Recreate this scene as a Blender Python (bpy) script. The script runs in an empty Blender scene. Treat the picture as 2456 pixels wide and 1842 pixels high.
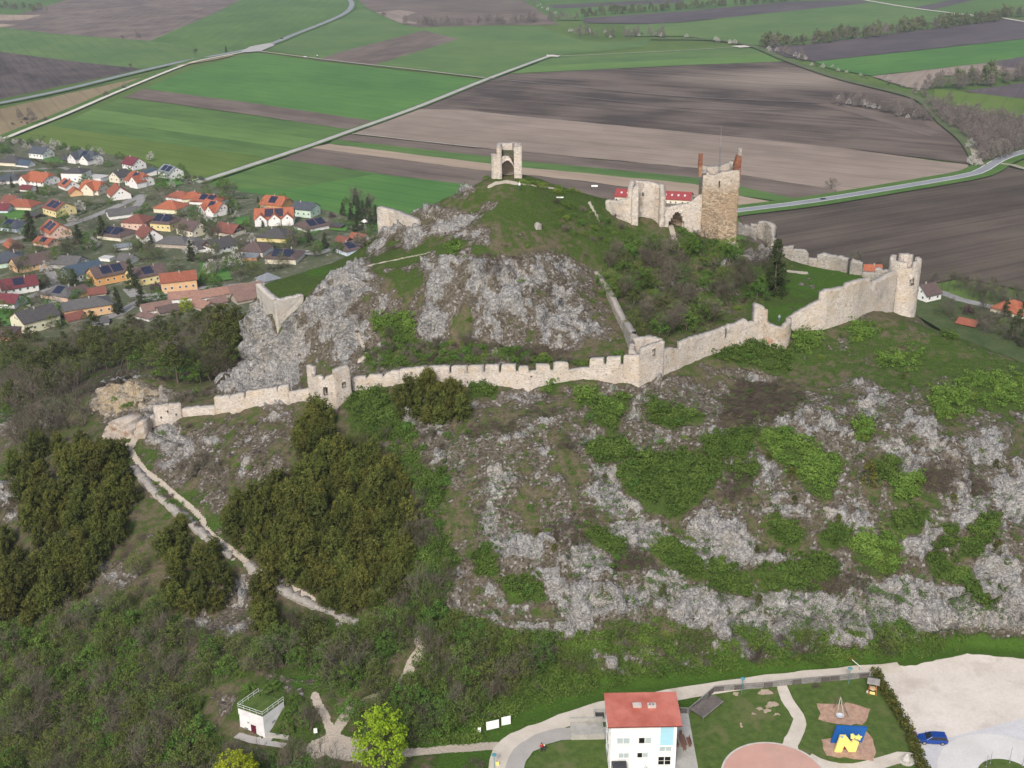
import bpy, math, random
import numpy as np
from mathutils import Vector, Matrix
from mathutils.geometry import delaunay_2d_cdt
# --- camera, light
sc = bpy.context.scene
col = sc.collection
F = 2750.0; CX = 1228.0; CY = 921.0; PITCH = math.radians(22.9); ROLL = math.radians(-1.1); CAMZ = 190.0
cam_d = bpy.data.cameras.new('camera'); cam = bpy.data.objects.new('camera', cam_d); col.objects.link(cam)
cam_d.sensor_width = 36.0; cam_d.lens = F / 2456.0 * 36.0; cam_d.clip_end = 20000; cam_d.clip_start = 1
RM = Matrix.Rotation(math.pi / 2 - PITCH, 3, 'X') @ Matrix.Rotation(ROLL, 3, 'Z')
cam.matrix_world = Matrix.Translation((0, 0, CAMZ)) @ RM.to_4x4()
sc.camera = cam
SUN_EL = math.radians(42); SUN_AZ = math.radians(194)      # azimuth clockwise from +Y
w = bpy.data.worlds.new("World"); sc.world = w; w.use_nodes = True
wn = w.node_tree.nodes; wl = w.node_tree.links
bg = wn.get('Background') or wn.new('ShaderNodeBackground')
sky = wn.new('ShaderNodeTexSky'); sky.sky_type = 'NISHITA'; sky.sun_disc = False
sky.sun_elevation = SUN_EL; sky.sun_rotation = SUN_AZ; sky.dust_density = 4.0; sky.air_density = 1.0; sky.ozone_density = 0.6
wl.new(sky.outputs[0], bg.inputs[0]); bg.inputs[1].default_value = 0.088
sun_d = bpy.data.lights.new('sun', 'SUN'); sun_d.energy = 1.5; sun_d.angle = math.radians(10); sun_d.color = (1.0, 0.96, 0.9)
sun = bpy.data.objects.new('sun', sun_d); col.objects.link(sun)
sdir = Vector((math.sin(SUN_AZ) * math.cos(SUN_EL), math.cos(SUN_AZ) * math.cos(SUN_EL), math.sin(SUN_EL)))
sun.rotation_euler = (-sdir).to_track_quat('-Z', 'Y').to_euler(); sun.location = (0, 0, 400)
vs = sc.view_settings; vs.view_transform = 'Standard'; vs.look = 'None'; vs.gamma = 1; vs.use_curve_mapping = False
vs.exposure = 0.95
sc.cycles.max_bounces = 6; sc.cycles.diffuse_bounces = 3; sc.cycles.glossy_bounces = 2; sc.cycles.transmission_bounces = 2
sc.cycles.volume_bounces = 0; sc.cycles.transparent_max_bounces = 6
RNP = np.array(RM)
def raydirs(u, v):
 u = np.asarray(u, float); v = np.asarray(v, float)
 d = np.stack([(u - CX) / F, -(v - CY) / F, -np.ones_like(u)], -1)
 return d @ RNP.T
def G(u, v, z=0.0):                       # point at height z seen at photo pixel (u, v)
 d = raydirs(u, v); t = (z - CAMZ) / d[..., 2]
 return np.array([d[..., 0] * t, d[..., 1] * t, z + 0 * t]).T if np.ndim(u) else np.array([d[0] * t, d[1] * t, z])
def ZT(u, v, y):                          # (x, z) of the ray through the pixel where it reaches depth y
 d = raydirs(u, v); t = y / d[1]
 return d[0] * t, CAMZ + d[2] * t
def proj(x, y, z):
 p = np.stack([x, y, z - CAMZ], -1) @ RNP
 return CX + F * p[..., 0] / -p[..., 2], CY - F * p[..., 1] / -p[..., 2]
# --- noise
_rs = np.random.RandomState(7)
_perm = _rs.permutation(4096)
_grad = _rs.normal(size=(4096, 3)); _grad /= np.linalg.norm(_grad, axis=1)[:, None]
def perlin(x, y, z=None):
 if z is None: z = np.zeros_like(x)
 xi = np.floor(x).astype(np.int64); yi = np.floor(y).astype(np.int64); zi = np.floor(z).astype(np.int64)
 xf = x - xi; yf = y - yi; zf = z - zi
 u = xf * xf * (3 - 2 * xf); v = yf * yf * (3 - 2 * yf); ww = zf * zf * (3 - 2 * zf)
 r = 0
 for a in (0, 1):
  for b in (0, 1):
   for c in (0, 1):
    g = _grad[_perm[(_perm[(_perm[(xi + a) & 4095] + yi + b) & 4095] + zi + c) & 4095]]
    d = g[..., 0] * (xf - a) + g[..., 1] * (yf - b) + g[..., 2] * (zf - c)
    r = r + d * (u if a else 1 - u) * (v if b else 1 - v) * (ww if c else 1 - ww)
 return r
def fbm(x, y, z=None, o=4, s=1.0):
 r = 0; a = 1.0; f = 1.0 / s
 for i in range(o):
  r = r + a * perlin(x * f + 13.7 * i, y * f + 5.1 * i, None if z is None else z * f)
  a *= .5; f *= 2.03
 return r
def sstep(a, b, x):
 t = np.clip((x - a) / (b - a), 0, 1); return t * t * (3 - 2 * t)
# --- terrain height field
CP = []
def cp(*rows):
 for u, v, z in rows:
  CP.append(tuple(G(u, v, z)))
cp((-150, 2050, 50), (300, 2050, 58), (700, 2050, 64), (1228, 2050, 65), (1900, 2050, 65), (2700, 2050, 65))
cp((0, 1842, 52), (-250, 1842, 44), (300, 1842, 58), (560, 1842, 63.5), (850, 1810, 65), (640, 1778, 65), (560, 1768, 64.9), (563, 1745, 65.2), (600, 1768, 65), (1200, 1760, 65.2), (1000, 1780, 65.4), (2700, 1842, 65), (2700, 1600, 66))
cp((1500, 1640, 65.4), (1800, 1615, 65.4), (2100, 1590, 65.4), (1250, 1700, 65.6), (1120, 1740, 65.6))
cp((620, 1660, 69.4), (690, 1665, 69.4), (560, 1690, 67.5), (720, 1725, 67), (700, 1780, 65.3), (620, 1600, 70.5), (880, 1700, 66.3), (860, 1600, 69), (1000, 1600, 69.3), (1000, 1700, 66.3))
cp((1100, 1560, 70), (1400, 1575, 68.5), (1700, 1565, 68), (1950, 1558, 67.5), (2200, 1545, 66.5), (2330, 1530, 67.5), (2456, 1530, 68), (2700, 1520, 68))
cp((1100, 1480, 74.5), (1500, 1515, 72), (1800, 1500, 72), (2100, 1490, 71), (2456, 1480, 71.5), (1300, 1520, 71.5))
cp((1300, 1430, 77), (1500, 1420, 77.5), (1800, 1400, 78), (2100, 1400, 77), (2456, 1400, 76.5), (2700, 1400, 74))
for u in (1150, 1350, 1550, 1750, 1950, 2150):
 cp((u, 1300, 83 - (u > 2100) * .8), (u, 1200, 87.5 - (u > 2100)), (u, 1100, 92 - (u > 2100) * 1.2), (u, 1000, 96 - (u > 2100) * 1.5))
cp((2300, 1250, 84.5), (2300, 1100, 90), (2300, 1000, 93), (2300, 900, 96), (2456, 1280, 81.5), (2456, 1100, 88), (2456, 950, 93), (2700, 1280, 79), (2700, 1050, 86))
cp((300, 1045, 82.5), (366, 1022, 84.5), (518, 994, 87), (695, 966, 90.5), (849, 940, 93.3), (925, 928, 95), (1083, 918, 97.2), (1200, 930, 98), (1400, 912, 99), (1540, 912, 100),
 (1667, 865, 100.6), (1745, 840, 101), (1826, 822, 101), (1886, 797, 101), (1976, 789, 100.6), (2053, 764, 101), (2138, 752, 101.6))
cp((2000, 850, 98), (1900, 900, 96), (2100, 850, 97.3), (1750, 940, 95.5), (2200, 860, 97))
for (u, v, z) in ((2205, 768, 101), (2300, 800, 99.4), (2380, 830, 98), (2456, 860, 96), (2600, 930, 90)):
 p = G(u, v, z); CP.append(tuple(p))
 CP.append((p[0] + 3, p[1] + 9, z - 5)); CP.append((p[0] + 22, p[1] + 55, z - 55)); CP.append((p[0] + 50, p[1] + 120, 0))
cp((310, 1080, 81), (340, 1130, 79), (450, 1230, 76), (530, 1340, 73.5), (620, 1400, 72), (720, 1450, 70.6), (850, 1490, 69.5))
cp((480, 1080, 83), (600, 1100, 84), (800, 1080, 88), (1000, 1080, 91), (700, 1250, 79), (850, 1250, 81), (1000, 1200, 86.5), (1000, 1300, 82), (1000, 1400, 77.5), (850, 1380, 75), (950, 1490, 72), (700, 1020, 88.5), (900, 1000, 92))
cp((200, 1200, 75), (0, 1200, 67), (0, 1050, 63), (150, 1060, 75), (100, 1300, 70), (300, 1300, 73), (0, 1400, 62), (300, 1430, 69), (0, 1600, 57), (300, 1600, 63), (500, 1500, 69), (450, 1650, 66), (-250, 1600, 48), (-250, 1300, 52), (-250, 1100, 40), (160, 1500, 63))
cp((300, 1000, 79), (240, 1000, 78), (355, 985, 80), (210, 985, 77), (235, 912, 85), (300, 902, 86.5), (360, 898, 86), (200, 935, 79), (150, 945, 72), (100, 985, 67), (420, 920, 83))
cp((430, 965, 86), (600, 945, 89), (480, 915, 82), (450, 880, 76), (520, 905, 82), (540, 930, 87))
cp((0, 900, 38), (0, 1000, 56), (150, 900, 50), (300, 860, 52), (400, 800, 26), (200, 820, 18), (0, 820, 12), (520, 800, 22), (-250, 950, 20), (450, 840, 50), (560, 840, 45))
for x, y in ((-330, 470), (-260, 520), (-180, 540), (-120, 540), (-60, 500), (-10, 470), (50, 440), (110, 430), (180, 420), (260, 400), (340, 300), (300, 560), (-340, 560), (0, 560), (150, 560), (-330, 350), (340, 150), (-150, 560)):
 CP.append((x, y, -4.0))
cp((613, 683, 106), (658, 722, 106.3), (725, 705, 107), (700, 650, 106), (800, 615, 106.5), (900, 578, 107.5), (760, 680, 107.5))
CP.append(tuple(G(613, 683, 106) + np.array([-2.5, -0.5, -16]))); CP.append(tuple(G(658, 722, 106.3) + np.array([-1.0, -3.0, -10])))
CP.append(tuple(G(613, 683, 106) + np.array([-3.5, 5, -22]))); CP.append(tuple(G(700, 640, 106) + np.array([-2, 5, -14]))); CP.append(tuple(G(700, 640, 106) + np.array([-8, 22, -50])))
cp((560, 900, 84), (555, 860, 86), (600, 880, 88), (575, 800, 92))
cp((640, 800, 99), (700, 800, 99.5), (700, 880, 93), (620, 930, 89), (800, 850, 96.5), (790, 770, 103), (850, 700, 107.5), (880, 640, 110.5), (900, 900, 95))
cp((980, 600, 113), (1000, 700, 109), (1000, 800, 102), (1000, 865, 97.8), (1200, 865, 99), (1200, 800, 103), (1200, 700, 110.5), (1200, 600, 117), (1200, 500, 123), (1220, 440, 126.4), (1240, 426, 126.6),
 (1060, 500, 121), (1100, 450, 124.8), (1000, 492, 120), (930, 524, 116), (1000, 575, 113.5), (906, 562, 110.5), (865, 612, 107.5), (1080, 600, 117), (1350, 860, 99.6), (1350, 780, 104), (900, 800, 100.5))
cp((1300, 440, 124.6), (1400, 452, 122.3), (1460, 470, 119.5), (1500, 552, 114.3), (1650, 548, 113.4), (1690, 565, 113), (1770, 600, 110.2), (1650, 605, 110), (1500, 650, 108), (1425, 655, 109), (1400, 550, 117), (1300, 650, 112.5), (1300, 550, 119), (1430, 750, 104.5), (1480, 800, 102.3), (1510, 862, 100.6))
cp((1600, 700, 104), (1700, 750, 102), (1850, 700, 102.3), (1900, 620, 103.4), (1800, 600, 106), (1950, 640, 101.8), (2050, 645, 100.9), (2110, 652, 100.8), (1850, 587, 106.5), (1620, 800, 101.5), (2000, 700, 101.2), (1800, 560, 108.5))
cp((1190, 437, 126.5), (1262, 437, 126.3), (1225, 446, 126.0), (1160, 445, 125.8)); p_ = G(1222, 430, 126.4); CP += [(p_[0] + a, p_[1] + b, 126.6) for a, b in ((0, 6), (-5, 6), (5, 6), (-5, 2), (5, 2))]
cp((642, 1668, 69.7), (690, 1674, 69.5), (604, 1672, 69.6), (690, 1700, 68.3), (672, 1718, 67.7), (656, 1746, 66.2))
def back(u, v, z, k=1.0):
 p = G(u, v, z); CP.append((p[0] * 1.01, p[1] + 9, z - 5 * k)); CP.append((p[0] * 1.15, p[1] + 60, z - 62))
for a in ((1240, 426, 126.6), (1100, 450, 124.8), (1000, 492, 120), (900, 560, 108), (1400, 452, 122.3), (1530, 470, 116), (1700, 545, 112), (1860, 580, 106), (1960, 630, 101.5), (2050, 640, 100.9), (2110, 645, 100.8)):
 back(*a)
PLAT = np.array([G(u, v, 65)[:2] for u, v in ((1060, 1900), (1085, 1800), (1180, 1765), (1250, 1730), (1450, 1668), (1750, 1628), (1950, 1608), (2080, 1596), (2150, 1588), (2240, 1570), (2320, 1556), (2456, 1564), (2700, 1590), (2700, 2150), (1000, 2150))])
def poly_sd(px, py, poly):
 n = len(poly); d = np.full(px.shape, 1e9); ins = np.zeros(px.shape, bool)
 for i in range(n):
  ax, ay = poly[i]; bx, by = poly[(i + 1) % n]
  ex, ey = bx - ax, by - ay
  t = np.clip(((px - ax) * ex + (py - ay) * ey) / (ex * ex + ey * ey + 1e-9), 0, 1)
  d = np.minimum(d, np.hypot(px - ax - t * ex, py - ay - t * ey))
  c = ((ay > py) != (by > py)) & (px < (bx - ax) * (py - ay) / (by - ay + 1e-12) + ax)
  ins ^= c
 return np.where(ins, -d, d)
GX0, GX1, GY0, GY1 = -345, 345, 60, 575
hx = np.arange(GX0, GX1 + 1.0); hy = np.arange(GY0, GY1 + 1.0)
def tin():
 for x, y, z in ((GX0 - 5, GY0 - 5, 20), (GX1 + 5, GY0 - 5, 50), (GX0 - 5, GY1 + 5, -5), (GX1 + 5, GY1 + 5, -5), (0, GY0 - 5, 62), (GX0 - 5, 300, -4), (GX1 + 5, 300, -4)):
  CP.append((x, y, z))
 P = np.array(CP)
 keep = []                                        # thin out points that nearly coincide
 for i, p in enumerate(P):
  if all(math.hypot(p[0] - P[j][0], p[1] - P[j][1]) > 1.6 for j in keep): keep.append(i)
 P = P[keep]
 r = delaunay_2d_cdt([Vector((p[0], p[1])) for p in P], [], [], 0, 1e-5)
 vo = [v for v in r[0]]; zi = np.array([P[o[0]][2] for o in r[3]])
 Z = np.zeros((len(hy), len(hx)))
 for f in r[2]:
  (x0, y0), (x1, y1), (x2, y2) = [vo[i] for i in f]; z0, z1, z2 = zi[list(f)]
  ia = max(0, int(math.floor(min(x0, x1, x2) - GX0))); ib = min(len(hx), int(math.ceil(max(x0, x1, x2) - GX0)) + 1)
  ja = max(0, int(math.floor(min(y0, y1, y2) - GY0))); jb = min(len(hy), int(math.ceil(max(y0, y1, y2) - GY0)) + 1)
  if ib <= ia or jb <= ja: continue
  X, Y = np.meshgrid(hx[ia:ib], hy[ja:jb])
  den = (y1 - y2) * (x0 - x2) + (x2 - x1) * (y0 - y2)
  if abs(den) < 1e-9: continue
  a = ((y1 - y2) * (X - x2) + (x2 - x1) * (Y - y2)) / den
  b = ((y2 - y0) * (X - x2) + (x0 - x2) * (Y - y2)) / den
  m = (a >= -1e-6) & (b >= -1e-6) & (a + b <= 1 + 1e-6)
  zz = a * z0 + b * z1 + (1 - a - b) * z2
  Z[ja:jb, ia:ib][m] = zz[m]
 return Z
def blur(Z, s):
 r = int(3 * s) + 1; k = np.exp(-.5 * (np.arange(-r, r + 1) / s) ** 2); k /= k.sum()
 Zp = np.pad(Z, r, mode='edge')
 Zp = sum(k[i] * Zp[i:i + Z.shape[0], :] for i in range(2 * r + 1))
 return sum(k[i] * Zp[:, i:i + Z.shape[1]] for i in range(2 * r + 1))
Zr = tin()
HXg, HYg = np.meshgrid(hx, hy)
Zs = blur(Zr, 3.6); Zc = blur(Zr, 1.0)
bc = G(640, 760, 100); qc = G(290, 950, 82)
mk = np.maximum(np.exp(-(((HXg - bc[0]) / 16) ** 2 + ((HYg - bc[1] - 4) / 16) ** 2) ** 1.5), np.exp(-(((HXg - qc[0]) / 12) ** 2 + ((HYg - qc[1]) / 10) ** 2) ** 1.5))
sc_ = G(1222, 428, 126); uc_ = G(640, 1700, 68)
mk = np.maximum(mk, np.maximum(np.exp(-(((HXg - sc_[0]) / 12) ** 2 + ((HYg - sc_[1]) / 10) ** 2) ** 1.5), np.exp(-(((HXg - uc_[0]) / 9) ** 2 + ((HYg - uc_[1]) / 8) ** 2) ** 1.5)))
HF = Zs * (1 - mk) + Zc * mk
sd = poly_sd(HXg, HYg, PLAT)
k = sstep(5.0, 0.3, sd)
HF = HF * (1 - k) + 65.0 * k
def H(x, y):
 x = np.asarray(x, float); y = np.asarray(y, float)
 fx = np.clip(x - GX0, 0, len(hx) - 1.001); fy = np.clip(y - GY0, 0, len(hy) - 1.001)
 i = fx.astype(int); j = fy.astype(int); a = fx - i; b = fy - j
 z = HF[j, i] * (1 - a) * (1 - b) + HF[j, i + 1] * a * (1 - b) + HF[j + 1, i] * (1 - a) * b + HF[j + 1, i + 1] * a * b
 out = (x < GX0) | (x > GX1) | (y < GY0) | (y > GY1)
 return np.maximum(np.where(out, 0, z), 0)
def HIT(u, v):                            # first ground point seen at each photo pixel
 u = np.atleast_1d(np.asarray(u, float)); v = np.atleast_1d(np.asarray(v, float))
 d = raydirs(u, v); t = np.full(u.shape, 120.0); done = np.zeros(u.shape, bool); step = .8
 tt = (0 - CAMZ) / d[:, 2]
 for i in range(900):
  p = d * t[:, None]; below = CAMZ + p[:, 2] <= H(p[:, 0], p[:, 1])
  done |= below
  if done.all(): break
  t = np.where(done, t, t + step)
  far = p[:, 1] > GY1; t = np.where(~done & far, tt, t); done |= far
 t = np.minimum(t, tt)
 p = d * t[:, None]
 return np.stack([p[:, 0], p[:, 1], H(p[:, 0], p[:, 1])], -1)
def H1(u, v): return HIT([u], [v])[0]
# --- mesh helpers
def tag(o, label=None, cat=None, group=None, kind=None):
 if label: o['label'] = label
 if cat: o['category'] = cat; o['kind'] = 'thing'
 if group: o['group'] = group
 if kind: o['kind'] = kind
 return o
def empty(name, loc, rz=0.0, label=None, cat=None, group=None):
 o = bpy.data.objects.new(name, None); o.empty_display_size = .5; col.objects.link(o)
 o.location = tuple(float(a) for a in loc); o.rotation_euler = (0, 0, rz)
 return tag(o, label, cat, group)
def put(me, name, parent=None, loc=(0, 0, 0), rot=(0, 0, 0), scale=None):
 o = bpy.data.objects.new(name, me); col.objects.link(o)
 o.location = tuple(float(a) for a in loc); o.rotation_euler = rot
 if scale is not None: o.scale = (scale,) * 3 if np.isscalar(scale) else scale
 if parent: o.parent = parent
 return o
def copy_tree(o, parent=None):
 c = o.copy(); col.objects.link(c); c.parent = parent
 for ch in list(o.children):
  copy_tree(ch, c)
 return c
def fastmesh(name, V, Q, mats, midx=None, attrs=None, smooth=False, nside=4):
 me = bpy.data.meshes.new(name); V = np.asarray(V, np.float32); Q = np.asarray(Q, np.int32)
 me.vertices.add(len(V)); me.vertices.foreach_set('co', V.ravel())
 me.loops.add(Q.size); me.loops.foreach_set('vertex_index', Q.ravel())
 me.polygons.add(len(Q)); me.polygons.foreach_set('loop_start', np.arange(0, Q.size, nside, dtype=np.int32))
 if smooth: me.polygons.foreach_set('use_smooth', np.ones(len(Q), bool))
 for m in mats: me.materials.append(m)
 if midx is not None: me.polygons.foreach_set('material_index', np.asarray(midx, np.int32))
 for (nm, typ, dom, data) in attrs or []:
  a = me.attributes.new(nm, typ, dom)
  a.data.foreach_set('value' if typ == 'FLOAT' else 'color', np.asarray(data, np.float32).ravel())
 me.update(); me.validate()
 return me
class MB:
 def __init__(s): s.v = []; s.f = []; s.m = []
 def add(s, vs, fs, m=0):
  b = len(s.v); s.v += [tuple(float(c) for c in p) for p in vs]
  for f in fs: s.f.append(tuple(i + b for i in f)); s.m.append(m)
  return s
 def box(s, c, d, m=0, rz=0.0, tilt=0.0):
  x, y, z = d[0] / 2, d[1] / 2, d[2] / 2
  P = [Vector(p) for p in ((-x, -y, -z), (x, -y, -z), (x, y, -z), (-x, y, -z), (-x, -y, z), (x, -y, z), (x, y, z), (-x, y, z))]
  R = Matrix.Rotation(rz, 3, 'Z') @ Matrix.Rotation(tilt, 3, 'X')
  return s.add([R @ p + Vector(c) for p in P], [(0, 3, 2, 1), (4, 5, 6, 7), (0, 1, 5, 4), (1, 2, 6, 5), (2, 3, 7, 6), (3, 0, 4, 7)], m)
 def tube(s, a, b, ra, rb=None, n=6, m=0, cap=True):
  rb = ra if rb is None else rb
  a = Vector(a); b = Vector(b); d = (b - a).normalized(); q = d.to_track_quat('Z', 'Y')
  vs = []
  for p, r in ((a, ra), (b, rb)):
   for i in range(n):
    t = 2 * math.pi * i / n; vs.append(p + q @ Vector((r * math.cos(t), r * math.sin(t), 0)))
  fs = [(i, (i + 1) % n, n + (i + 1) % n, n + i) for i in range(n)]
  if cap: fs += [tuple(range(n - 1, -1, -1)), tuple(range(n, 2 * n))]
  return s.add(vs, fs, m)
 def lathe(s, c, prof, n=16, m=0):
  vs = []
  for r, z in prof:
   for i in range(n):
    t = 2 * math.pi * i / n; vs.append((c[0] + r * math.cos(t), c[1] + r * math.sin(t), c[2] + z))
  fs = []
  for k in range(len(prof) - 1):
   for i in range(n): fs.append((k * n + i, k * n + (i + 1) % n, (k + 1) * n + (i + 1) % n, (k + 1) * n + i))
  return s.add(vs, fs, m)
 def prism(s, poly, z0, z1, m=0, mtop=None):      # poly ccw
  n = len(poly)
  vs = [(p[0], p[1], z0) for p in poly] + [(p[0], p[1], z1) for p in poly]
  s.add(vs, [(i, (i + 1) % n, n + (i + 1) % n, n + i) for i in range(n)] + [tuple(range(n - 1, -1, -1))], m)
  s.add(vs[n:], [tuple(range(n))], m if mtop is None else mtop)
  return s
 def mesh(s, name, mats, smooth=False, bevel=0):
  me = bpy.data.meshes.new(name); me.from_pydata(s.v, [], s.f)
  for m in mats: me.materials.append(m)
  me.polygons.foreach_set('material_index', s.m)
  if smooth: me.polygons.foreach_set('use_smooth', [True] * len(s.f))
  me.update(); return me
 def build(s, name, mats, parent=None, loc=(0, 0, 0), rot=(0, 0, 0), smooth=False, bevel=0):
  o = put(s.mesh(name, mats if isinstance(mats, (list, tuple)) else [mats], smooth), name, parent, loc, rot)
  if bevel:
   b = o.modifiers.new('bevel', 'BEVEL'); b.width = bevel; b.segments = 2; b.limit_method = 'ANGLE'
  return o
# --- materials
class N:
 def __init__(s, name):
  s.m = bpy.data.materials.new(name); s.m.use_nodes = True; s.t = s.m.node_tree; s.t.nodes.clear()
  s.out = s.new('ShaderNodeOutputMaterial'); s.b = s.new('ShaderNodeBsdfPrincipled'); s.t.links.new(s.b.outputs[0], s.out.inputs[0])
  s.b.inputs['Specular IOR Level'].default_value = .25
 def new(s, t, **k):
  n = s.t.nodes.new(t)
  for a, b in k.items(): setattr(n, a, b)
  return n
 def put(s, sock, v):
  if hasattr(v, 'is_output') or isinstance(v, bpy.types.NodeSocket): s.t.links.new(v, sock)
  else:
   if isinstance(v, (tuple, list)) and len(v) == 3 and sock.type == 'RGBA': v = (*v, 1)
   sock.default_value = v
 def coord(s, kind='Object', scale=(1, 1, 1), rot=(0, 0, 0)):
  if kind == 'World': c = s.new('ShaderNodeNewGeometry').outputs['Position']
  else: c = s.new('ShaderNodeTexCoord').outputs[kind]
  m = s.new('ShaderNodeMapping'); s.put(m.inputs[0], c); m.inputs['Scale'].default_value = scale; m.inputs['Rotation'].default_value = rot
  return m.outputs[0]
 def noise(s, c, scale, detail=4, rough=.55, dist=0):
  n = s.new('ShaderNodeTexNoise'); s.put(n.inputs['Vector'], c); n.inputs['Scale'].default_value = scale
  n.inputs['Detail'].default_value = detail; n.inputs['Roughness'].default_value = rough; n.inputs['Distortion'].default_value = dist
  return n.outputs[0]
 def vor(s, c, scale, feature='F1', out='Distance', rnd=1.0):
  n = s.new('ShaderNodeTexVoronoi', feature=feature); s.put(n.inputs['Vector'], c); n.inputs['Scale'].default_value = scale; n.inputs['Randomness'].default_value = rnd
  return n.outputs[out]
 def ramp(s, f, stops, interp='LINEAR'):
  n = s.new('ShaderNodeValToRGB'); s.put(n.inputs[0], f); cr = n.color_ramp; cr.interpolation = interp
  while len(cr.elements) < len(stops): cr.elements.new(.5)
  for e, (p, c) in zip(cr.elements, stops):
   e.position = p; e.color = (c, c, c, 1) if np.isscalar(c) else (*c, 1)
  return n.outputs[0]
 def mix(s, f, a, b, mode='MIX'):
  n = s.new('ShaderNodeMix', data_type='RGBA', blend_type=mode); n.clamp_factor = True
  s.put(n.inputs[0], f); s.put(n.inputs[6], a); s.put(n.inputs[7], b); return n.outputs[2]
 def math(s, op, a, b=0.0, c=None, clamp=False):
  n = s.new('ShaderNodeMath', operation=op); n.use_clamp = clamp; s.put(n.inputs[0], a); s.put(n.inputs[1], b)
  if c is not None: s.put(n.inputs[2], c)
  return n.outputs[0]
 def bump(s, h, dist=.1, strength=1.0, nrm=None):
  n = s.new('ShaderNodeBump'); s.put(n.inputs['Height'], h); n.inputs['Distance'].default_value = dist; n.inputs['Strength'].default_value = strength
  if nrm is not None: s.put(n.inputs['Normal'], nrm)
  return n.outputs[0]
 def done(s, color, rough=.85, normal=None, metal=None, spec=None):
  s.put(s.b.inputs['Base Color'], color); s.put(s.b.inputs['Roughness'], rough)
  if normal is not None: s.put(s.b.inputs['Normal'], normal)
  if metal is not None: s.put(s.b.inputs['Metallic'], metal)
  if spec is not None: s.b.inputs['Specular IOR Level'].default_value = spec
  return s.m
_mc = {}
def paint(c, rough=.6, var=.12, scale=1.5, metal=0.0, spec=.3, name=None):     # plain painted or plastered surface with slight wear
 key = (tuple(c), rough, var, scale, metal)
 if key in _mc: return _mc[key]
 n = N(name or 'paint'); co = n.coord()
 f = n.noise(co, scale, 5); f2 = n.noise(co, scale * 9, 3)
 d = tuple(x * (1 - var * 2) for x in c); l = tuple(min(1, x * (1 + var * .6)) for x in c)
 colr = n.mix(n.ramp(f, [(.3, 0.), (.7, 1.)]), d, l)
 colr = n.mix(.25, colr, n.mix(f2, d, l))
 m = n.done(colr, rough, n.bump(f2, .01, .4), metal, spec); _mc[key] = m; return m
def roofmat(c, kind='tile'):
 key = ('roof', tuple(c))
 if key in _mc: return _mc[key]
 n = N('roof_tiles'); co = n.coord()
 f = n.noise(co, .7, 6, .65); f2 = n.noise(co, 7, 3)
 wv = n.new('ShaderNodeTexWave', wave_type='BANDS', bands_direction='Z'); n.put(wv.inputs['Vector'], co); wv.inputs['Scale'].default_value = 1.3; wv.inputs['Distortion'].default_value = .4
 d = tuple(x * .68 for x in c); l = tuple(min(1, x * 1.2 + .01) for x in c)
 colr = n.mix(n.ramp(f, [(.3, 0.), (.7, 1.)]), d, l); colr = n.mix(n.math('MULTIPLY', f2, .45), colr, d)
 colr = n.mix(n.math('MULTIPLY', wv.outputs[1], .18), colr, d)
 m = n.done(colr, .75, n.bump(wv.outputs[1], .05, .5)); _mc[key] = m; return m
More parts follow.
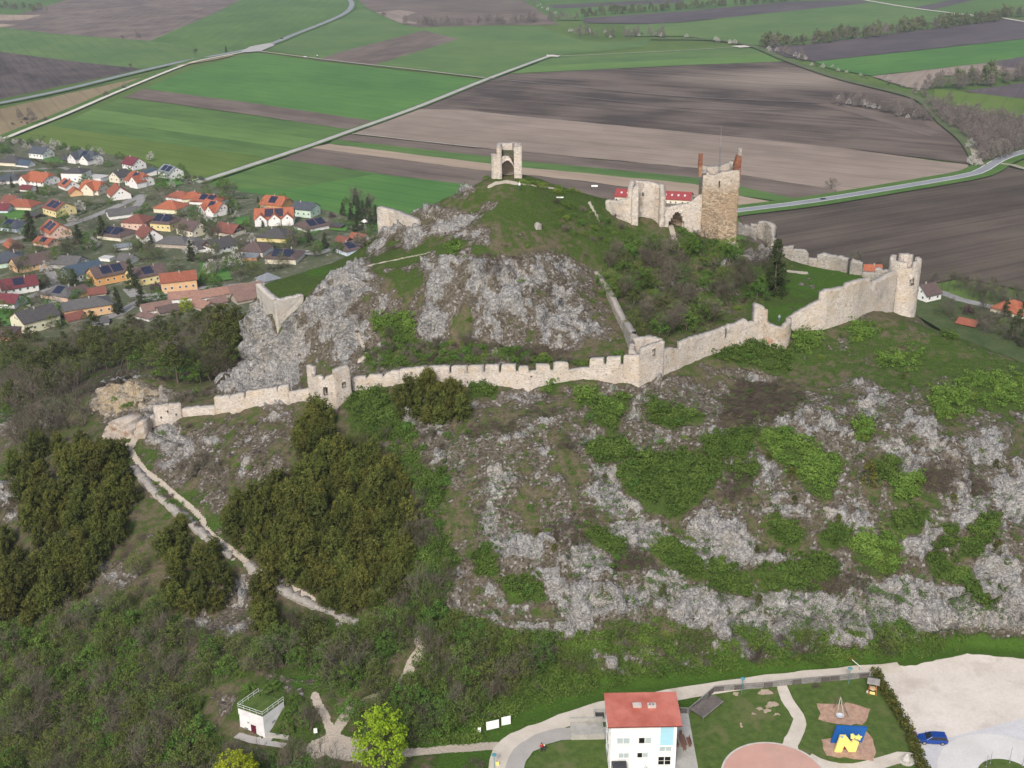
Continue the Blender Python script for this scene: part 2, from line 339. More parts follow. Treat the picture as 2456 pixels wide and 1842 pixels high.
def mat_terrain():
 n = N('hillside'); co = n.coord('World')
 at = n.new('ShaderNodeAttribute', attribute_name='mask'); sep = n.new('ShaderNodeSeparateColor'); n.put(sep.inputs[0], at.outputs['Color'])
 R, Gm, B = sep.outputs; A = at.outputs['Alpha']
 n1 = n.noise(co, .12, 5, .6); n2 = n.noise(co, .55, 6, .65); n3 = n.noise(co, 2.2, 5, .7); n4 = n.noise(co, 6.0, 4, .7)
 dry = n.mix(n.ramp(n3, [(.35, 0.), (.65, 1.)]), (.085, .070, .042), (.165, .140, .092))
 grn = n.mix(n.ramp(n3, [(.3, 0.), (.7, 1.)]), (.036, .062, .014), (.078, .118, .026))
 gsel = n.math('ADD', n.math('MULTIPLY', n2, 1.1), n.math('MULTIPLY', Gm, .62))
 grass = n.mix(n.ramp(gsel, [(.50, 0.), (.68, 1.)]), dry, grn)
 lush = n.mix(n.ramp(n3, [(.3, 0.), (.7, 1.)]), (.040, .088, .012), (.072, .138, .022))
 grass = n.mix(n.ramp(n.math('ADD', Gm, n.math('MULTIPLY', n2, .5)), [(.92, 0.), (1.15, 1.)]), grass, lush)
 cw = n.coord('World', (1, 1, 1.15))
 cellc = n.vor(cw, .85, out='Color'); cs = n.new('ShaderNodeSeparateColor'); n.put(cs.inputs[0], cellc)
 cell2 = n.vor(cw, 2.6, out='Color'); cs2 = n.new('ShaderNodeSeparateColor'); n.put(cs2.inputs[0], cell2)
 nb = n.noise(co, .22, 4, .6); nv = n.noise(cw, 1.1, 6, .72, .8)
 g1 = n.ramp(nv, [(.33, (.15, .15, .15)), (.47, (.31, .307, .298)), (.62, (.49, .482, .465))])
 g1 = n.mix(n.ramp(cs.outputs[0], [(.5, 0.), (.95, .55)]), g1, (.40, .388, .37))
 g1 = n.mix(n.ramp(cs2.outputs[1], [(.70, 0.), (.85, .55)]), g1, (.12, .118, .125))
 g1 = n.mix(n.ramp(n3, [(.54, 0.), (.68, .55)]), g1, (.15, .142, .12))
 g1 = n.mix(n.ramp(nb, [(.52, 0.), (.70, .55)]), g1, (.46, .42, .36))
 gq = n.new('ShaderNodeTexGradient', gradient_type='SPHERICAL'); mq = n.new('ShaderNodeMapping'); mq.vector_type = 'TEXTURE'
 n.put(mq.inputs[0], n.new('ShaderNodeNewGeometry').outputs['Position']); mq.inputs['Location'].default_value = tuple(G(292, 950, 82)); mq.inputs['Scale'].default_value = (12, 12, 12); n.put(gq.inputs[0], mq.outputs[0])
 g1 = n.mix(n.math('MULTIPLY', n.ramp(gq.outputs[1], [(0., 0.), (.45, .85)]), n.ramp(n2, [(.35, .3), (.6, 1.)])), g1, (.50, .39, .24))
 crack = n.vor(cw, .8, 'DISTANCE_TO_EDGE'); crack2 = n.vor(cw, 2.2, 'DISTANCE_TO_EDGE')
 g1 = n.mix(n.ramp(crack, [(.0, .6), (.05, 0.)]), g1, (.07, .068, .06))
 cell3 = n.vor(co, 2.3, out='Color'); cs3 = n.new('ShaderNodeSeparateColor'); n.put(cs3.inputs[0], cell3)
 scr = n.mix(cs3.outputs[0], (.085, .070, .050), (.200, .178, .145))
 scr = n.mix(n.ramp(cs3.outputs[1], [(.88, 0.), (.94, .9)]), scr, (.36, .345, .33))
 scr = n.mix(n.ramp(n.math('ADD', cs3.outputs[2], n2), [(1.18, 0.), (1.30, .8)]), scr, (.065, .080, .026))
 rk = n.math('ADD', R, n.math('MULTIPLY', n.math('SUBTRACT', n3, .5), .8))
 fs = n.ramp(rk, [(.12, 0.), (.32, 1.)]); fr = n.ramp(rk, [(.52, 0.), (.70, 1.)])
 c = n.mix(fs, grass, scr); c = n.mix(fr, c, g1)
 br = n.math('ADD', A, n.math('MULTIPLY', n.math('SUBTRACT', n3, .5), 1.2))
 c = n.mix(n.ramp(br, [(.45, 0.), (.62, 1.)]), c, n.mix(n3, (.045, .038, .026), (.12, .10, .070)))
 pb = n.math('ADD', B, n.math('MULTIPLY', n.math('SUBTRACT', n3, .5), .8))
 c = n.mix(n.ramp(pb, [(.45, 0.), (.6, 1.)]), c, n.mix(n3, (.36, .31, .25), (.56, .50, .43)))
 h = n.math('ADD', n.math('MULTIPLY', n3, .6), n.math('MULTIPLY', n4, .3))
 hr = n.math('ADD', h, n.math('MULTIPLY', n.math('MINIMUM', crack, .25), 1.6)); hr = n.math('ADD', hr, n.math('MULTIPLY', n.math('MINIMUM', crack2, .15), 1.6))
 hh = n.mix(fs, h, hr)
 nr = n.bump(hh, .8, .8)
 return n.done(c, .95, nr, spec=.1)
def mat_masonry(name, light, dark, warm, stone=2.2, flat=.0, patch=None, upper=None):
 n = N(name); co = n.coord('World', (1, 1, 1.5)); cw = n.coord('World')
 n1 = n.noise(cw, .28, 5, .6); n2 = n.noise(cw, 1.3, 5, .65); n3 = n.noise(cw, 5, 4, .7)
 cell = n.vor(co, stone, out='Color'); cs = n.new('ShaderNodeSeparateColor'); n.put(cs.inputs[0], cell)
 ed = n.vor(co, stone, 'DISTANCE_TO_EDGE')
 c = n.mix(n.ramp(cs.outputs[0], [(.1, 0.), (.9, 1.)]), dark, light)
 c = n.mix(n.ramp(n2, [(.38, .0), (.70, .75)]), c, light) if flat else c
 c = n.mix(n.ramp(n.noise(cw, .16, 4, .6), [(.52, 0.), (.66, .5)]), c, tuple(x * .72 for x in dark))
 c = n.mix(n.ramp(n1, [(.48, 0.), (.66, .7)]), c, warm)
 c = n.mix(n.ramp(n3, [(.50, 0.), (.80, .5)]), c, tuple(x * .6 for x in dark))
 c = n.mix(n.ramp(n.math('MULTIPLY', n2, n.math('ADD', .5, cs.outputs[1])), [(.70, 0.), (.80, .6)]), c, (.20, .18, .16))
 c = n.mix(n.ramp(ed, [(.0, .55), (.06, 0.)]), c, tuple(x * .6 for x in light))
 if upper:                                          # the upper storeys keep their pale render
  sp = n.new('ShaderNodeSeparateXYZ'); n.put(sp.inputs[0], cw); uf = n.math('ADD', n.math('SUBTRACT', sp.outputs[2], upper), n.math('MULTIPLY', n2, 7.0))
  c = n.mix(n.ramp(n.math('MULTIPLY', uf, .2), [(.35, 0.), (.9, .75)]), c, n.mix(cs.outputs[0], (.42, .375, .32), (.56, .51, .45)))
 at = n.new('ShaderNodeAttribute', attribute_name='weather')       # weathered grey crust near the wall tops
 wf = n.math('ADD', at.outputs['Fac'], n.math('MULTIPLY', n.math('SUBTRACT', n2, .5), 1.0))
 c = n.mix(n.ramp(wf, [(.72, 0.), (1.05, .7)]), c, n.mix(n3, (.20, .185, .17), (.42, .40, .37)))
 if patch: c = n.mix(n.ramp(n.noise(cw, .45, 3), [(.60, 0.), (.66, .8)]), c, patch)
 h = n.math('ADD', n.math('MULTIPLY', n.math('MINIMUM', ed, .2), 2.5), n3)
 return n.done(c, .93, n.bump(h, .14, .8), spec=.1)
def mat_leaf(name, a, b, rough=.75, var=.35, c3=None):
 n = N(name); at = n.new('ShaderNodeAttribute', attribute_name='tone'); oi = n.new('ShaderNodeObjectInfo')
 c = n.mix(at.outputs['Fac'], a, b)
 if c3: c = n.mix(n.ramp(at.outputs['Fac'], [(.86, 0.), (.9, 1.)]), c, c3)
 hs = n.new('ShaderNodeHueSaturation'); n.put(hs.inputs['Color'], c)
 n.put(hs.inputs['Value'], n.math('MULTIPLY_ADD', oi.outputs['Random'], var, 1 - var / 2))
 n.put(hs.inputs['Hue'], n.math('MULTIPLY_ADD', n.math('FRACT', n.math('MULTIPLY', oi.outputs['Random'], 7.31)), .035, .4825))
 return n.done(hs.outputs[0], rough, spec=.15)
def mat_field(name, a, b, stripe=(.02, .9), amt=.5, patch=None, fine=.35):
 k = (1.34, 1.28, 1.20) if a[0] > a[1] else (1.42, 1.30, 1.12); a = tuple(x * q for x, q in zip(a, k)); b = tuple(x * q for x, q in zip(b, k))
 n = N(name); co = n.coord('Object', (stripe[0], stripe[1], 1)); cw = n.coord('Object')
 s1 = n.noise(co, 1.0, 5, .6); s2 = n.noise(n.coord('Object', (stripe[0] * 2.0, stripe[1] * .16, 1)), 1.0, 3, .5)
 big = n.noise(cw, .007, 4, .55); f = n.noise(cw, fine, 4, .7)
 wv = n.new('ShaderNodeTexWave', wave_type='BANDS', bands_direction='Y'); n.put(wv.inputs['Vector'], cw); wv.inputs['Scale'].default_value = .017; wv.inputs['Distortion'].default_value = .6; wv.inputs['Detail'].default_value = 2
 t = n.math('ADD', n.math('MULTIPLY', s1, amt), n.math('MULTIPLY', s2, amt * 1.1)); t = n.math('ADD', t, n.math('MULTIPLY', big, .9)); t = n.math('ADD', t, n.math('MULTIPLY', f, .25))
 lo = (amt * 2.1 + 1.15) * .5
 c = n.mix(n.ramp(n.math('SUBTRACT', t, lo - .5), [(.30, 0.), (.70, 1.)]), a, b)
 c = n.mix(n.ramp(wv.outputs[1], [(.93, 0.), (.99, .28)]), c, tuple(x * .6 for x in a))
 if patch:
  (px, py, rx, ry, pc) = patch
  g = n.new('ShaderNodeTexGradient', gradient_type='SPHERICAL'); m = n.new('ShaderNodeMapping'); m.vector_type = 'TEXTURE'
  n.put(m.inputs[0], n.new('ShaderNodeNewGeometry').outputs['Position']); m.inputs['Location'].default_value = (px, py, 0); m.inputs['Scale'].default_value = (rx, ry, 1e4)
  n.put(g.inputs[0], m.outputs[0])
  c = n.mix(n.math('MULTIPLY', n.ramp(g.outputs[1], [(0., 0.), (.7, 1.)]), n.ramp(s1, [(.25, .4), (.6, 1.)])), c, pc)
 return n.done(c, .95, n.bump(f, .15, .5), spec=.08)
def mat_ground(name, a, b, sc1=.4, sc2=3.0, bump=.05, rough=.9, stain=None):
 n = N(name); co = n.coord('World'); f1 = n.noise(co, sc1, 5, .6); f2 = n.noise(co, sc2, 5, .7)
 c = n.mix(n.ramp(n.math('MULTIPLY_ADD', f2, .5, n.math('MULTIPLY', f1, .5)), [(.38, 0.), (.62, 1.)]), a, b)
 if stain: c = n.mix(n.ramp(n.noise(co, .22, 5, .55, .4), [(.54, 0.), (.70, stain[1])]), c, stain[0])
 return n.done(c, rough, n.bump(f2, bump, .6), spec=.12)
# --- terrain
def seg_px(u, v, pts, w):                  # soft band along a pixel polyline: pts (u, v, halfwidth)
 r = np.zeros_like(u)
 for (a, b) in zip(pts[:-1], pts[1:]):
  ex, ey = b[0] - a[0], b[1] - a[1]
  t = np.clip(((u - a[0]) * ex + (v - a[1]) * ey) / (ex * ex + ey * ey), 0, 1)
  d = np.hypot(u - a[0] - t * ex, v - a[1] - t * ey)
  r = np.maximum(r, sstep(1.5, .6, d / w))
 return r
ROCK = [(590, 830, 62, 120, 1.1), (660, 840, 90, 90, .9), (700, 780, 110, 100, .85), (770, 720, 90, 85, .85), (840, 665, 60, 50, .9), (640, 920, 110, 50, .8), (850, 800, 80, 80, .62),
 (950, 780, 90, 60, .5), (900, 880, 60, 30, .4), (1060, 650, 40, 60, .8), (1090, 615, 40, 30, .9), (1040, 780, 40, 50, .7), (1200, 700, 120, 70, .72), (1320, 640, 70, 40, .65), (1340, 750, 100, 80, .68), (1200, 790, 90, 40, .66), (1280, 830, 120, 40, .55),
 (1100, 545, 80, 35, .95), (1060, 515, 50, 22, .8), (1130, 560, 60, 30, .8), (1010, 505, 45, 16, .8), (930, 540, 50, 40, .9), (980, 570, 50, 30, .9), (890, 590, 40, 22, .9), (1170, 500, 25, 15, .6), (1120, 455, 35, 12, .8), (1100, 470, 30, 10, .6),
 (760, 615, 60, 8, .8), (1560, 650, 40, 12, .6), (1640, 690, 50, 20, .45), (1700, 680, 30, 20, .4), (1740, 625, 50, 10, .8), (1820, 615, 40, 14, .75), (1290, 700, 80, 60, .6),
 (400, 1050, 50, 40, .8), (450, 1090, 80, 60, .45), (580, 1080, 120, 80, .40), (560, 1160, 120, 60, .38), (680, 1010, 60, 25, .5), (450, 1120, 90, 50, .4), (660, 1120, 60, 40, .4),
 (1020, 1010, 60, 18, .8), (1060, 1030, 30, 20, .7), (1100, 1050, 120, 80, .30), (1250, 1040, 200, 90, .42), (1420, 1050, 120, 60, .45), (1180, 1150, 120, 60, .45), (1130, 960, 60, 20, .5), (1500, 940, 100, 30, .5), (1650, 940, 120, 40, .45), (1800, 900, 80, 30, .4), (1560, 1000, 100, 60, .5),
 (1750, 1030, 90, 40, .45), (1900, 1000, 90, 50, .55), (2080, 960, 60, 40, .66), (2000, 1020, 90, 50, .66), (2200, 1060, 120, 70, .55), (2330, 1080, 110, 60, .62), (2420, 1180, 80, 80, .85), (2330, 1200, 80, 80, .74), (2230, 1270, 80, 60, .68), (2380, 1380, 70, 70, .9), (2440, 1480, 60, 50, .75), (2300, 1490, 60, 30, .8),
 (1440, 1130, 60, 60, .82), (1490, 1190, 60, 50, .9), (1520, 1270, 70, 40, 1.0), (1580, 1285, 40, 30, .9), (1700, 1240, 60, 50, .85), (1740, 1310, 80, 55, 1.1), (1690, 1290, 50, 40, .9), (1830, 1150, 60, 50, .6), (1900, 1200, 80, 60, .6), (2050, 1240, 70, 50, .75), (2020, 1330, 90, 40, .6), (1860, 1340, 80, 25, .85),
 (1270, 1310, 90, 40, .8), (1420, 1350, 70, 50, .95), (1330, 1400, 100, 40, .85), (1230, 1430, 80, 40, .8), (1440, 1430, 110, 50, 1.0), (1600, 1400, 80, 40, .85), (1700, 1450, 120, 55, .95), (1780, 1500, 70, 30, 1.0), (1900, 1440, 110, 45, .95), (2020, 1480, 90, 45, .95), (2170, 1430, 70, 50, .95), (2110, 1500, 60, 30, .8), (1330, 1500, 120, 22, .8), (1150, 1480, 60, 30, .6), (1530, 1580, 130, 40, .62), (1640, 1590, 60, 20, .5),
 (1150, 1300, 60, 60, .4), (1060, 1420, 60, 40, .5), (1020, 1370, 50, 40, .35), (2150, 1150, 90, 50, .5), (2000, 1130, 60, 40, .5), (2150, 1350, 60, 40, .5), (1960, 1100, 80, 40, .45), (1650, 1180, 60, 30, .3),
 (300, 1380, 50, 25, .75), (270, 1370, 40, 25, .6), (560, 1430, 40, 60, .6), (530, 1510, 60, 40, .5), (600, 1500, 50, 40, .5), (250, 960, 25, 40, .95), (300, 950, 60, 45, 1.0), (355, 960, 45, 50, .8), (20, 1190, 25, 30, .8), (50, 1235, 30, 15, .5), (20, 1020, 20, 30, .6), (60, 960, 30, 10, .4), (540, 905, 30, 30, .8), (570, 880, 40, 40, .9), (2180, 1600, 1, 1, 0)]
LUSH = [(1150, 470, 200, 60, .2), (1300, 500, 120, 50, .3), (1400, 480, 90, 40, .45), (1500, 590, 120, 40, .3), (1800, 560, 60, 40, .7), (2000, 680, 150, 45, .95), (1900, 760, 80, 40, .9), (1950, 650, 60, 30, .8), (1780, 690, 70, 20, .5), (800, 640, 120, 35, .45), (770, 650, 50, 18, .8), (1100, 600, 60, 30, .3), (900, 620, 60, 25, .45), (1000, 640, 90, 60, .3), (980, 500, 60, 20, .5),
 (2250, 850, 200, 60, .22), (2350, 900, 120, 50, .35), (2050, 830, 120, 30, .25), (1900, 850, 100, 30, .3), (2400, 960, 80, 40, .4), (2200, 920, 120, 40, .2), (1200, 1530, 60, 20, .6),
 (1500, 1630, 300, 16, 1.0), (1250, 1680, 130, 25, .9), (1700, 1600, 200, 22, .9), (1900, 1580, 150, 22, .9), (2200, 1540, 120, 28, 1.0), (2080, 1560, 120, 25, .9), (1150, 1760, 120, 30, .9), (1230, 1620, 120, 40, .7),
 (700, 1640, 80, 25, .8), (620, 1690, 60, 30, .9), (760, 1770, 80, 30, .6), (1050, 1780, 80, 25, .8), (350, 1110, 40, 30, .5), (460, 1200, 60, 20, .5), (530, 1260, 40, 20, .7), (520, 1050, 60, 20, .25), (250, 900, 60, 14, .6), (120, 960, 90, 20, .5), (2350, 720, 1, 1, 0), (860, 1500, 60, 30, .5), (380, 1080, 20, 30, .4),
 (1000, 900, 100, 40, .3), (1300, 910, 60, 20, .3)]
SCRUB = [(1830, 950, 110, 50, .7), (1760, 1000, 60, 30, .6), (1990, 1440, 60, 25, .5), (2000, 1410, 70, 30, .7), (1530, 1340, 60, 30, .7), (1430, 1230, 50, 20, .6), (1760, 1190, 50, 20, .5), (2260, 1150, 60, 30, .7), (2330, 1170, 50, 30, .6), (1340, 1300, 70, 30, .5), (1180, 1010, 100, 40, .5), (1280, 980, 120, 30, .45), (1230, 1090, 100, 30, .3), (1650, 1490, 60, 20, .5),
 (150, 900, 200, 90, .6), (350, 830, 250, 80, .6), (500, 830, 100, 100, .6), (200, 1600, 260, 250, .4), (450, 1600, 150, 200, .4), (150, 1250, 200, 200, .5), (500, 1350, 120, 80, .4), (780, 1250, 180, 180, .6), (900, 1550, 200, 100, .3), (1650, 730, 130, 70, .25), (1200, 850, 250, 30, .7), (1580, 1560, 100, 30, .4), (1400, 720, 60, 30, .3), (1080, 860, 200, 30, .5), (2000, 1000, 60, 20, .3)]
R8 = lambda X, Y: (1400 + X / 2.074, 900 + Y / 2.074)
TH = [([R8(180, 500), R8(260, 410), (1690, 1095), R8(690, 430), R8(650, 530), R8(560, 620), R8(470, 700), R8(340, 660), R8(220, 580)], 70, 'shrub', 'leafy green shrub in the large thicket in the middle of the slope', 'shrubs of the large middle thicket'),
 ([R8(600, 330), R8(860, 290), R8(800, 390), R8(640, 410)], 24, 'shrub', 'green shrub in the patch above the large thicket', 'shrubs above the large thicket'),
 ([R8(870, 310), R8(1000, 285), R8(1120, 360), R8(1270, 440), R8(1240, 530), R8(1220, 620), R8(1120, 540), R8(960, 420)], 40, 'lime', 'yellow green shrub in the bright band right of the thicket', 'bright shrubs right of the thicket'),
 ([R8(720, 470), R8(860, 480), R8(800, 530)], 8, 'shrub', 'green shrub in the small patch right of the large thicket', 'shrubs of the small right patch'),
 ([R8(350, 860), R8(450, 830), R8(620, 1000), R8(560, 1010), R8(400, 920)], 22, 'shrub', 'green shrub in the diagonal strip above the grey cliff', 'shrubs of the diagonal strip'),
 ([R8(620, 960), R8(830, 1000), R8(810, 1100), R8(650, 1070)], 22, 'shrub', 'green shrub under the pale rock face', 'shrubs under the pale rock face'),
 ([R8(850, 970), R8(1000, 940), R8(1230, 930), R8(1250, 1000), R8(1080, 1080), R8(900, 1070)], 36, 'shrub', 'green shrub in the long band over the cliff', 'shrubs of the long band over the cliff'),
 ([R8(910, 720), R8(1030, 720), R8(1080, 820), R8(990, 860)], 16, 'shrub', 'green shrub in the patch right of the pale rock face', 'shrubs right of the pale rock face'),
 ([R8(1190, 800), R8(1310, 790), R8(1320, 840), R8(1210, 850)], 9, 'shrub', 'green shrub between the two right patches', 'shrubs between the right patches'),
 ([R8(1340, 840), R8(1560, 800), R8(1570, 960), R8(1480, 990), R8(1380, 920)], 34, 'lime', 'light green shrub in the wide right patch', 'shrubs of the wide right patch'),
 ([R8(1540, 720), R8(1690, 690), R8(1690, 770), R8(1570, 780)], 14, 'shrub', 'green shrub above the wide right patch', 'shrubs above the wide right patch'),
 ([R8(1880, 900), R8(1930, 820), R8(1990, 740), R8(2080, 690), R8(2040, 800), R8(1950, 900)], 20, 'shrub', 'green shrub in the far right streak', 'shrubs of the far right streak'),
 ([R8(1720, 890), R8(1800, 880), R8(1850, 980), R8(1920, 1010), R8(1880, 1050), R8(1760, 1000)], 20, 'shrub', 'green shrub in the right hollow', 'shrubs of the right hollow'),
 ([R8(1880, 1100), R8(2000, 1090), R8(2100, 1110), R8(2000, 1150)], 12, 'shrub', 'green shrub at the lower right rocks', 'shrubs at the lower right rocks'),
 ([R8(20, 350), R8(240, 350), R8(240, 400), R8(60, 430)], 16, 'shrub', 'green shrub left of the large thicket', 'shrubs left of the large thicket'),
 ([R8(60, 150), R8(190, 150), R8(170, 200), R8(150, 290), R8(80, 240)], 12, 'shrub', 'green shrub below the right merlons', 'shrubs below the right merlons'),
 ([R8(330, 140), R8(380, 150), R8(440, 190), R8(580, 200), R8(560, 230), R8(420, 260), R8(330, 220)], 18, 'shrub', 'green shrub in the curved patch below the bend tower', 'shrubs below the bend tower'),
 ([R8(0, 780), R8(200, 840), R8(180, 900), R8(60, 840)], 12, 'shrub', 'green shrub along the left ledge', 'shrubs along the left ledge'),
 ([R8(1350, 240), R8(1420, 240), R8(1420, 310), R8(1370, 310)], 6, 'lime', 'bright shrub high on the right scree', 'bright shrubs on the right scree'),
 ([R8(1540, 540), R8(1680, 500), R8(1650, 610), R8(1560, 620)], 10, 'lime', 'bright shrub beside the dark thorn patch', 'bright shrubs beside the dark thorn patch'),
 ([R8(1470, 450), R8(1550, 430), R8(1540, 520), R8(1480, 520)], 6, 'shrub', 'green shrub beside the large solitary juniper', 'shrubs beside the large solitary juniper'),
 ([R8(1790, 800), R8(1850, 790), R8(1850, 840), R8(1790, 840)], 4, 'shrub', 'green shrub on the right bare slab', 'shrubs on the right bare slab'),
 ([R8(1730, 90), R8(1900, 60), R8(1910, 190), R8(1760, 210)], 18, 'lime', 'light green shrub on the upper right grass slope', 'bright shrubs on the upper right slope'),
 ([R8(1900, 20), R8(2190, 10), R8(2190, 160), R8(1960, 150)], 22, 'lime', 'light green shrub at the upper right picture edge', 'bright shrubs at the upper right edge'),
 ([(2035, 785), (2080, 780), (2100, 815), (2050, 820)], 7, 'lime', 'bright shrub below the tall smooth wall', 'bright shrubs below the tall smooth wall'),
 ([(2100, 850), (2200, 850), (2200, 880), (2110, 880)], 8, 'lime', 'bright shrub below the round tower', 'bright shrubs below the round tower'), ([(2265, 790), (2290, 790), (2290, 815), (2270, 812)], 3, 'shrub', 'green shrub on the right shoulder', 'shrubs on the right shoulder'),
 ([(1760, 830), (1860, 815), (1900, 845), (1890, 890), (1790, 875), (1700, 855)], 28, 'shrub', 'green shrub under the half round turret', 'shrubs under the half round turret'),
 ([(1900, 805), (1960, 800), (1970, 830), (1920, 845)], 8, 'lime', 'bright shrub right of the half round turret', 'bright shrubs right of the turret'),
 ([(1385, 940), (1425, 935), (1420, 975), (1390, 970)], 4, 'lime', 'bright round shrub below the merlon wall', 'bright shrubs below the merlon wall'), ([(1440, 960), (1500, 950), (1490, 1000), (1445, 1000)], 6, 'lime', 'bright shrub left of the bend tower foot', 'bright shrubs at the bend tower foot'),
 ([(1305, 915), (1330, 912), (1330, 940), (1305, 940)], 2, 'lime', 'bright little shrub against the merlon wall', 'bright shrubs against the merlon wall'), ([(1130, 925), (1190, 930), (1190, 950), (1130, 950)], 6, 'shrub', 'green shrub at the left foot of the merlon wall', 'shrubs at the foot of the merlon wall'),
 ([(820, 960), (900, 935), (930, 960), (980, 1020), (990, 1050), (900, 1060), (850, 1010)], 34, 'shrub', 'green shrub between wall tower and dark juniper clump', 'shrubs between tower and juniper clump'),
 ([(895, 768), (985, 765), (990, 800), (905, 805)], 14, 'lime', 'bright shrub on the inner rock slope', 'bright shrubs on the inner rock slope'), ([(1060, 590), (1100, 588), (1100, 612), (1065, 612)], 3, 'lime', 'bright shrub below the upper boulders', 'bright shrubs below the boulders'),
 ([(1000, 1300), (1060, 1290), (1100, 1350), (1030, 1380)], 10, 'shrub', 'green shrub right of the big juniper grove', 'shrubs right of the juniper grove'), ([(1010, 1160), (1060, 1130), (1070, 1180), (1020, 1230)], 8, 'shrub', 'green shrub on the upper side of the juniper grove', 'shrubs beside the juniper grove'),
 ([(1200, 1400), (1300, 1390), (1310, 1430), (1220, 1440)], 8, 'shrub', 'green shrub on the lower left ledge', 'shrubs on the lower left ledge'), ([(1140, 1330), (1180, 1320), (1190, 1380), (1150, 1380)], 6, 'shrub', 'green shrub beside the lower left rocks', 'shrubs beside the lower left rocks')]
T1 = [(325, 1050), (310, 1076), (330, 1107), (350, 1132), (381, 1152), (421, 1188), (457, 1218), (487, 1249), (488, 1264), (528, 1300), (563, 1325), (609, 1360), (670, 1396), (751, 1439)]
T2 = [(1007, 1538), (1015, 1554), (988, 1590), (972, 1630), (939, 1655), (885, 1682), (839, 1706), (820, 1733), (800, 1760)]
T3 = [(755, 1668), (763, 1690), (782, 1717), (790, 1750), (800, 1765)]
T4 = [(955, 1806), (1030, 1800), (1100, 1795), (1190, 1788)]
TRAILS = [(T1, 7), (T2, 12), (T3, 10), (T4, 9), ([(758, 1798), (800, 1778), (850, 1795), (862, 1806)], 22), ([(800, 1800), (840, 1808)], 18),
 ([(700, 640), (680, 650)], 1), ([(1610, 545), (1617, 575), (1640, 603)], 6), ([(1760, 612), (1800, 618)], 5), ([(1890, 650), (1935, 655)], 3), ([(1415, 485), (1430, 515), (1438, 530)], 3), ([(860, 800), (870, 830), (880, 850), (860, 870)], 4), ([(1172, 447), (1190, 439), (1215, 435), (1240, 440)], 4), ([(1250, 440), (1330, 452)], 2), ([(1030, 605), (870, 640)], 1.2), ([(1015, 515), (1060, 530)], 1.5), ([(250, 1062), (320, 1068)], 4)]
def blobs(u, v, L, lo=1.75, hi=.35):
 r = np.zeros_like(u)
 for (a, b, ru, rv, s) in L:
  d = np.hypot((u - a) / ru, (v - b) / rv); r = np.maximum(r, s * sstep(lo, hi, d))
 return r
def facets(X, Y, s, q, tilt=.55):             # broken rock: tilted random plates with cracks between them
 x = X / s + q; y = Y / s + q * 1.7; xi = np.floor(x).astype(np.int64); yi = np.floor(y).astype(np.int64)
 d1 = np.full(X.shape, 9.0); d2 = np.full(X.shape, 9.0); h = np.zeros_like(X)
 for a in (-1, 0, 1):
  for b in (-1, 0, 1):
   k = _perm[(_perm[(xi + a) & 4095] + yi + b) & 4095]; g = _grad[k]; g2 = _grad[(k * 7 + 11) & 4095]
   dx = x - (xi + a + .5 + g[..., 0] * .45); dy = y - (yi + b + .5 + g[..., 1] * .45); d = np.hypot(dx, dy)
   hh = g2[..., 2] * .6 + tilt * 2 * (g2[..., 0] * dx + g2[..., 1] * dy)
   n = d < d1; d2 = np.where(n, d1, np.minimum(d2, d)); h = np.where(n, hh, h); d1 = np.where(n, d, d1)
 return (h - .55 * sstep(.16, .0, d2 - d1)) * s
def spaced(*segs):
 out = []
 for a, b, s in segs: out += list(np.arange(a, b, s))
 return np.array(out + [segs[-1][1]])
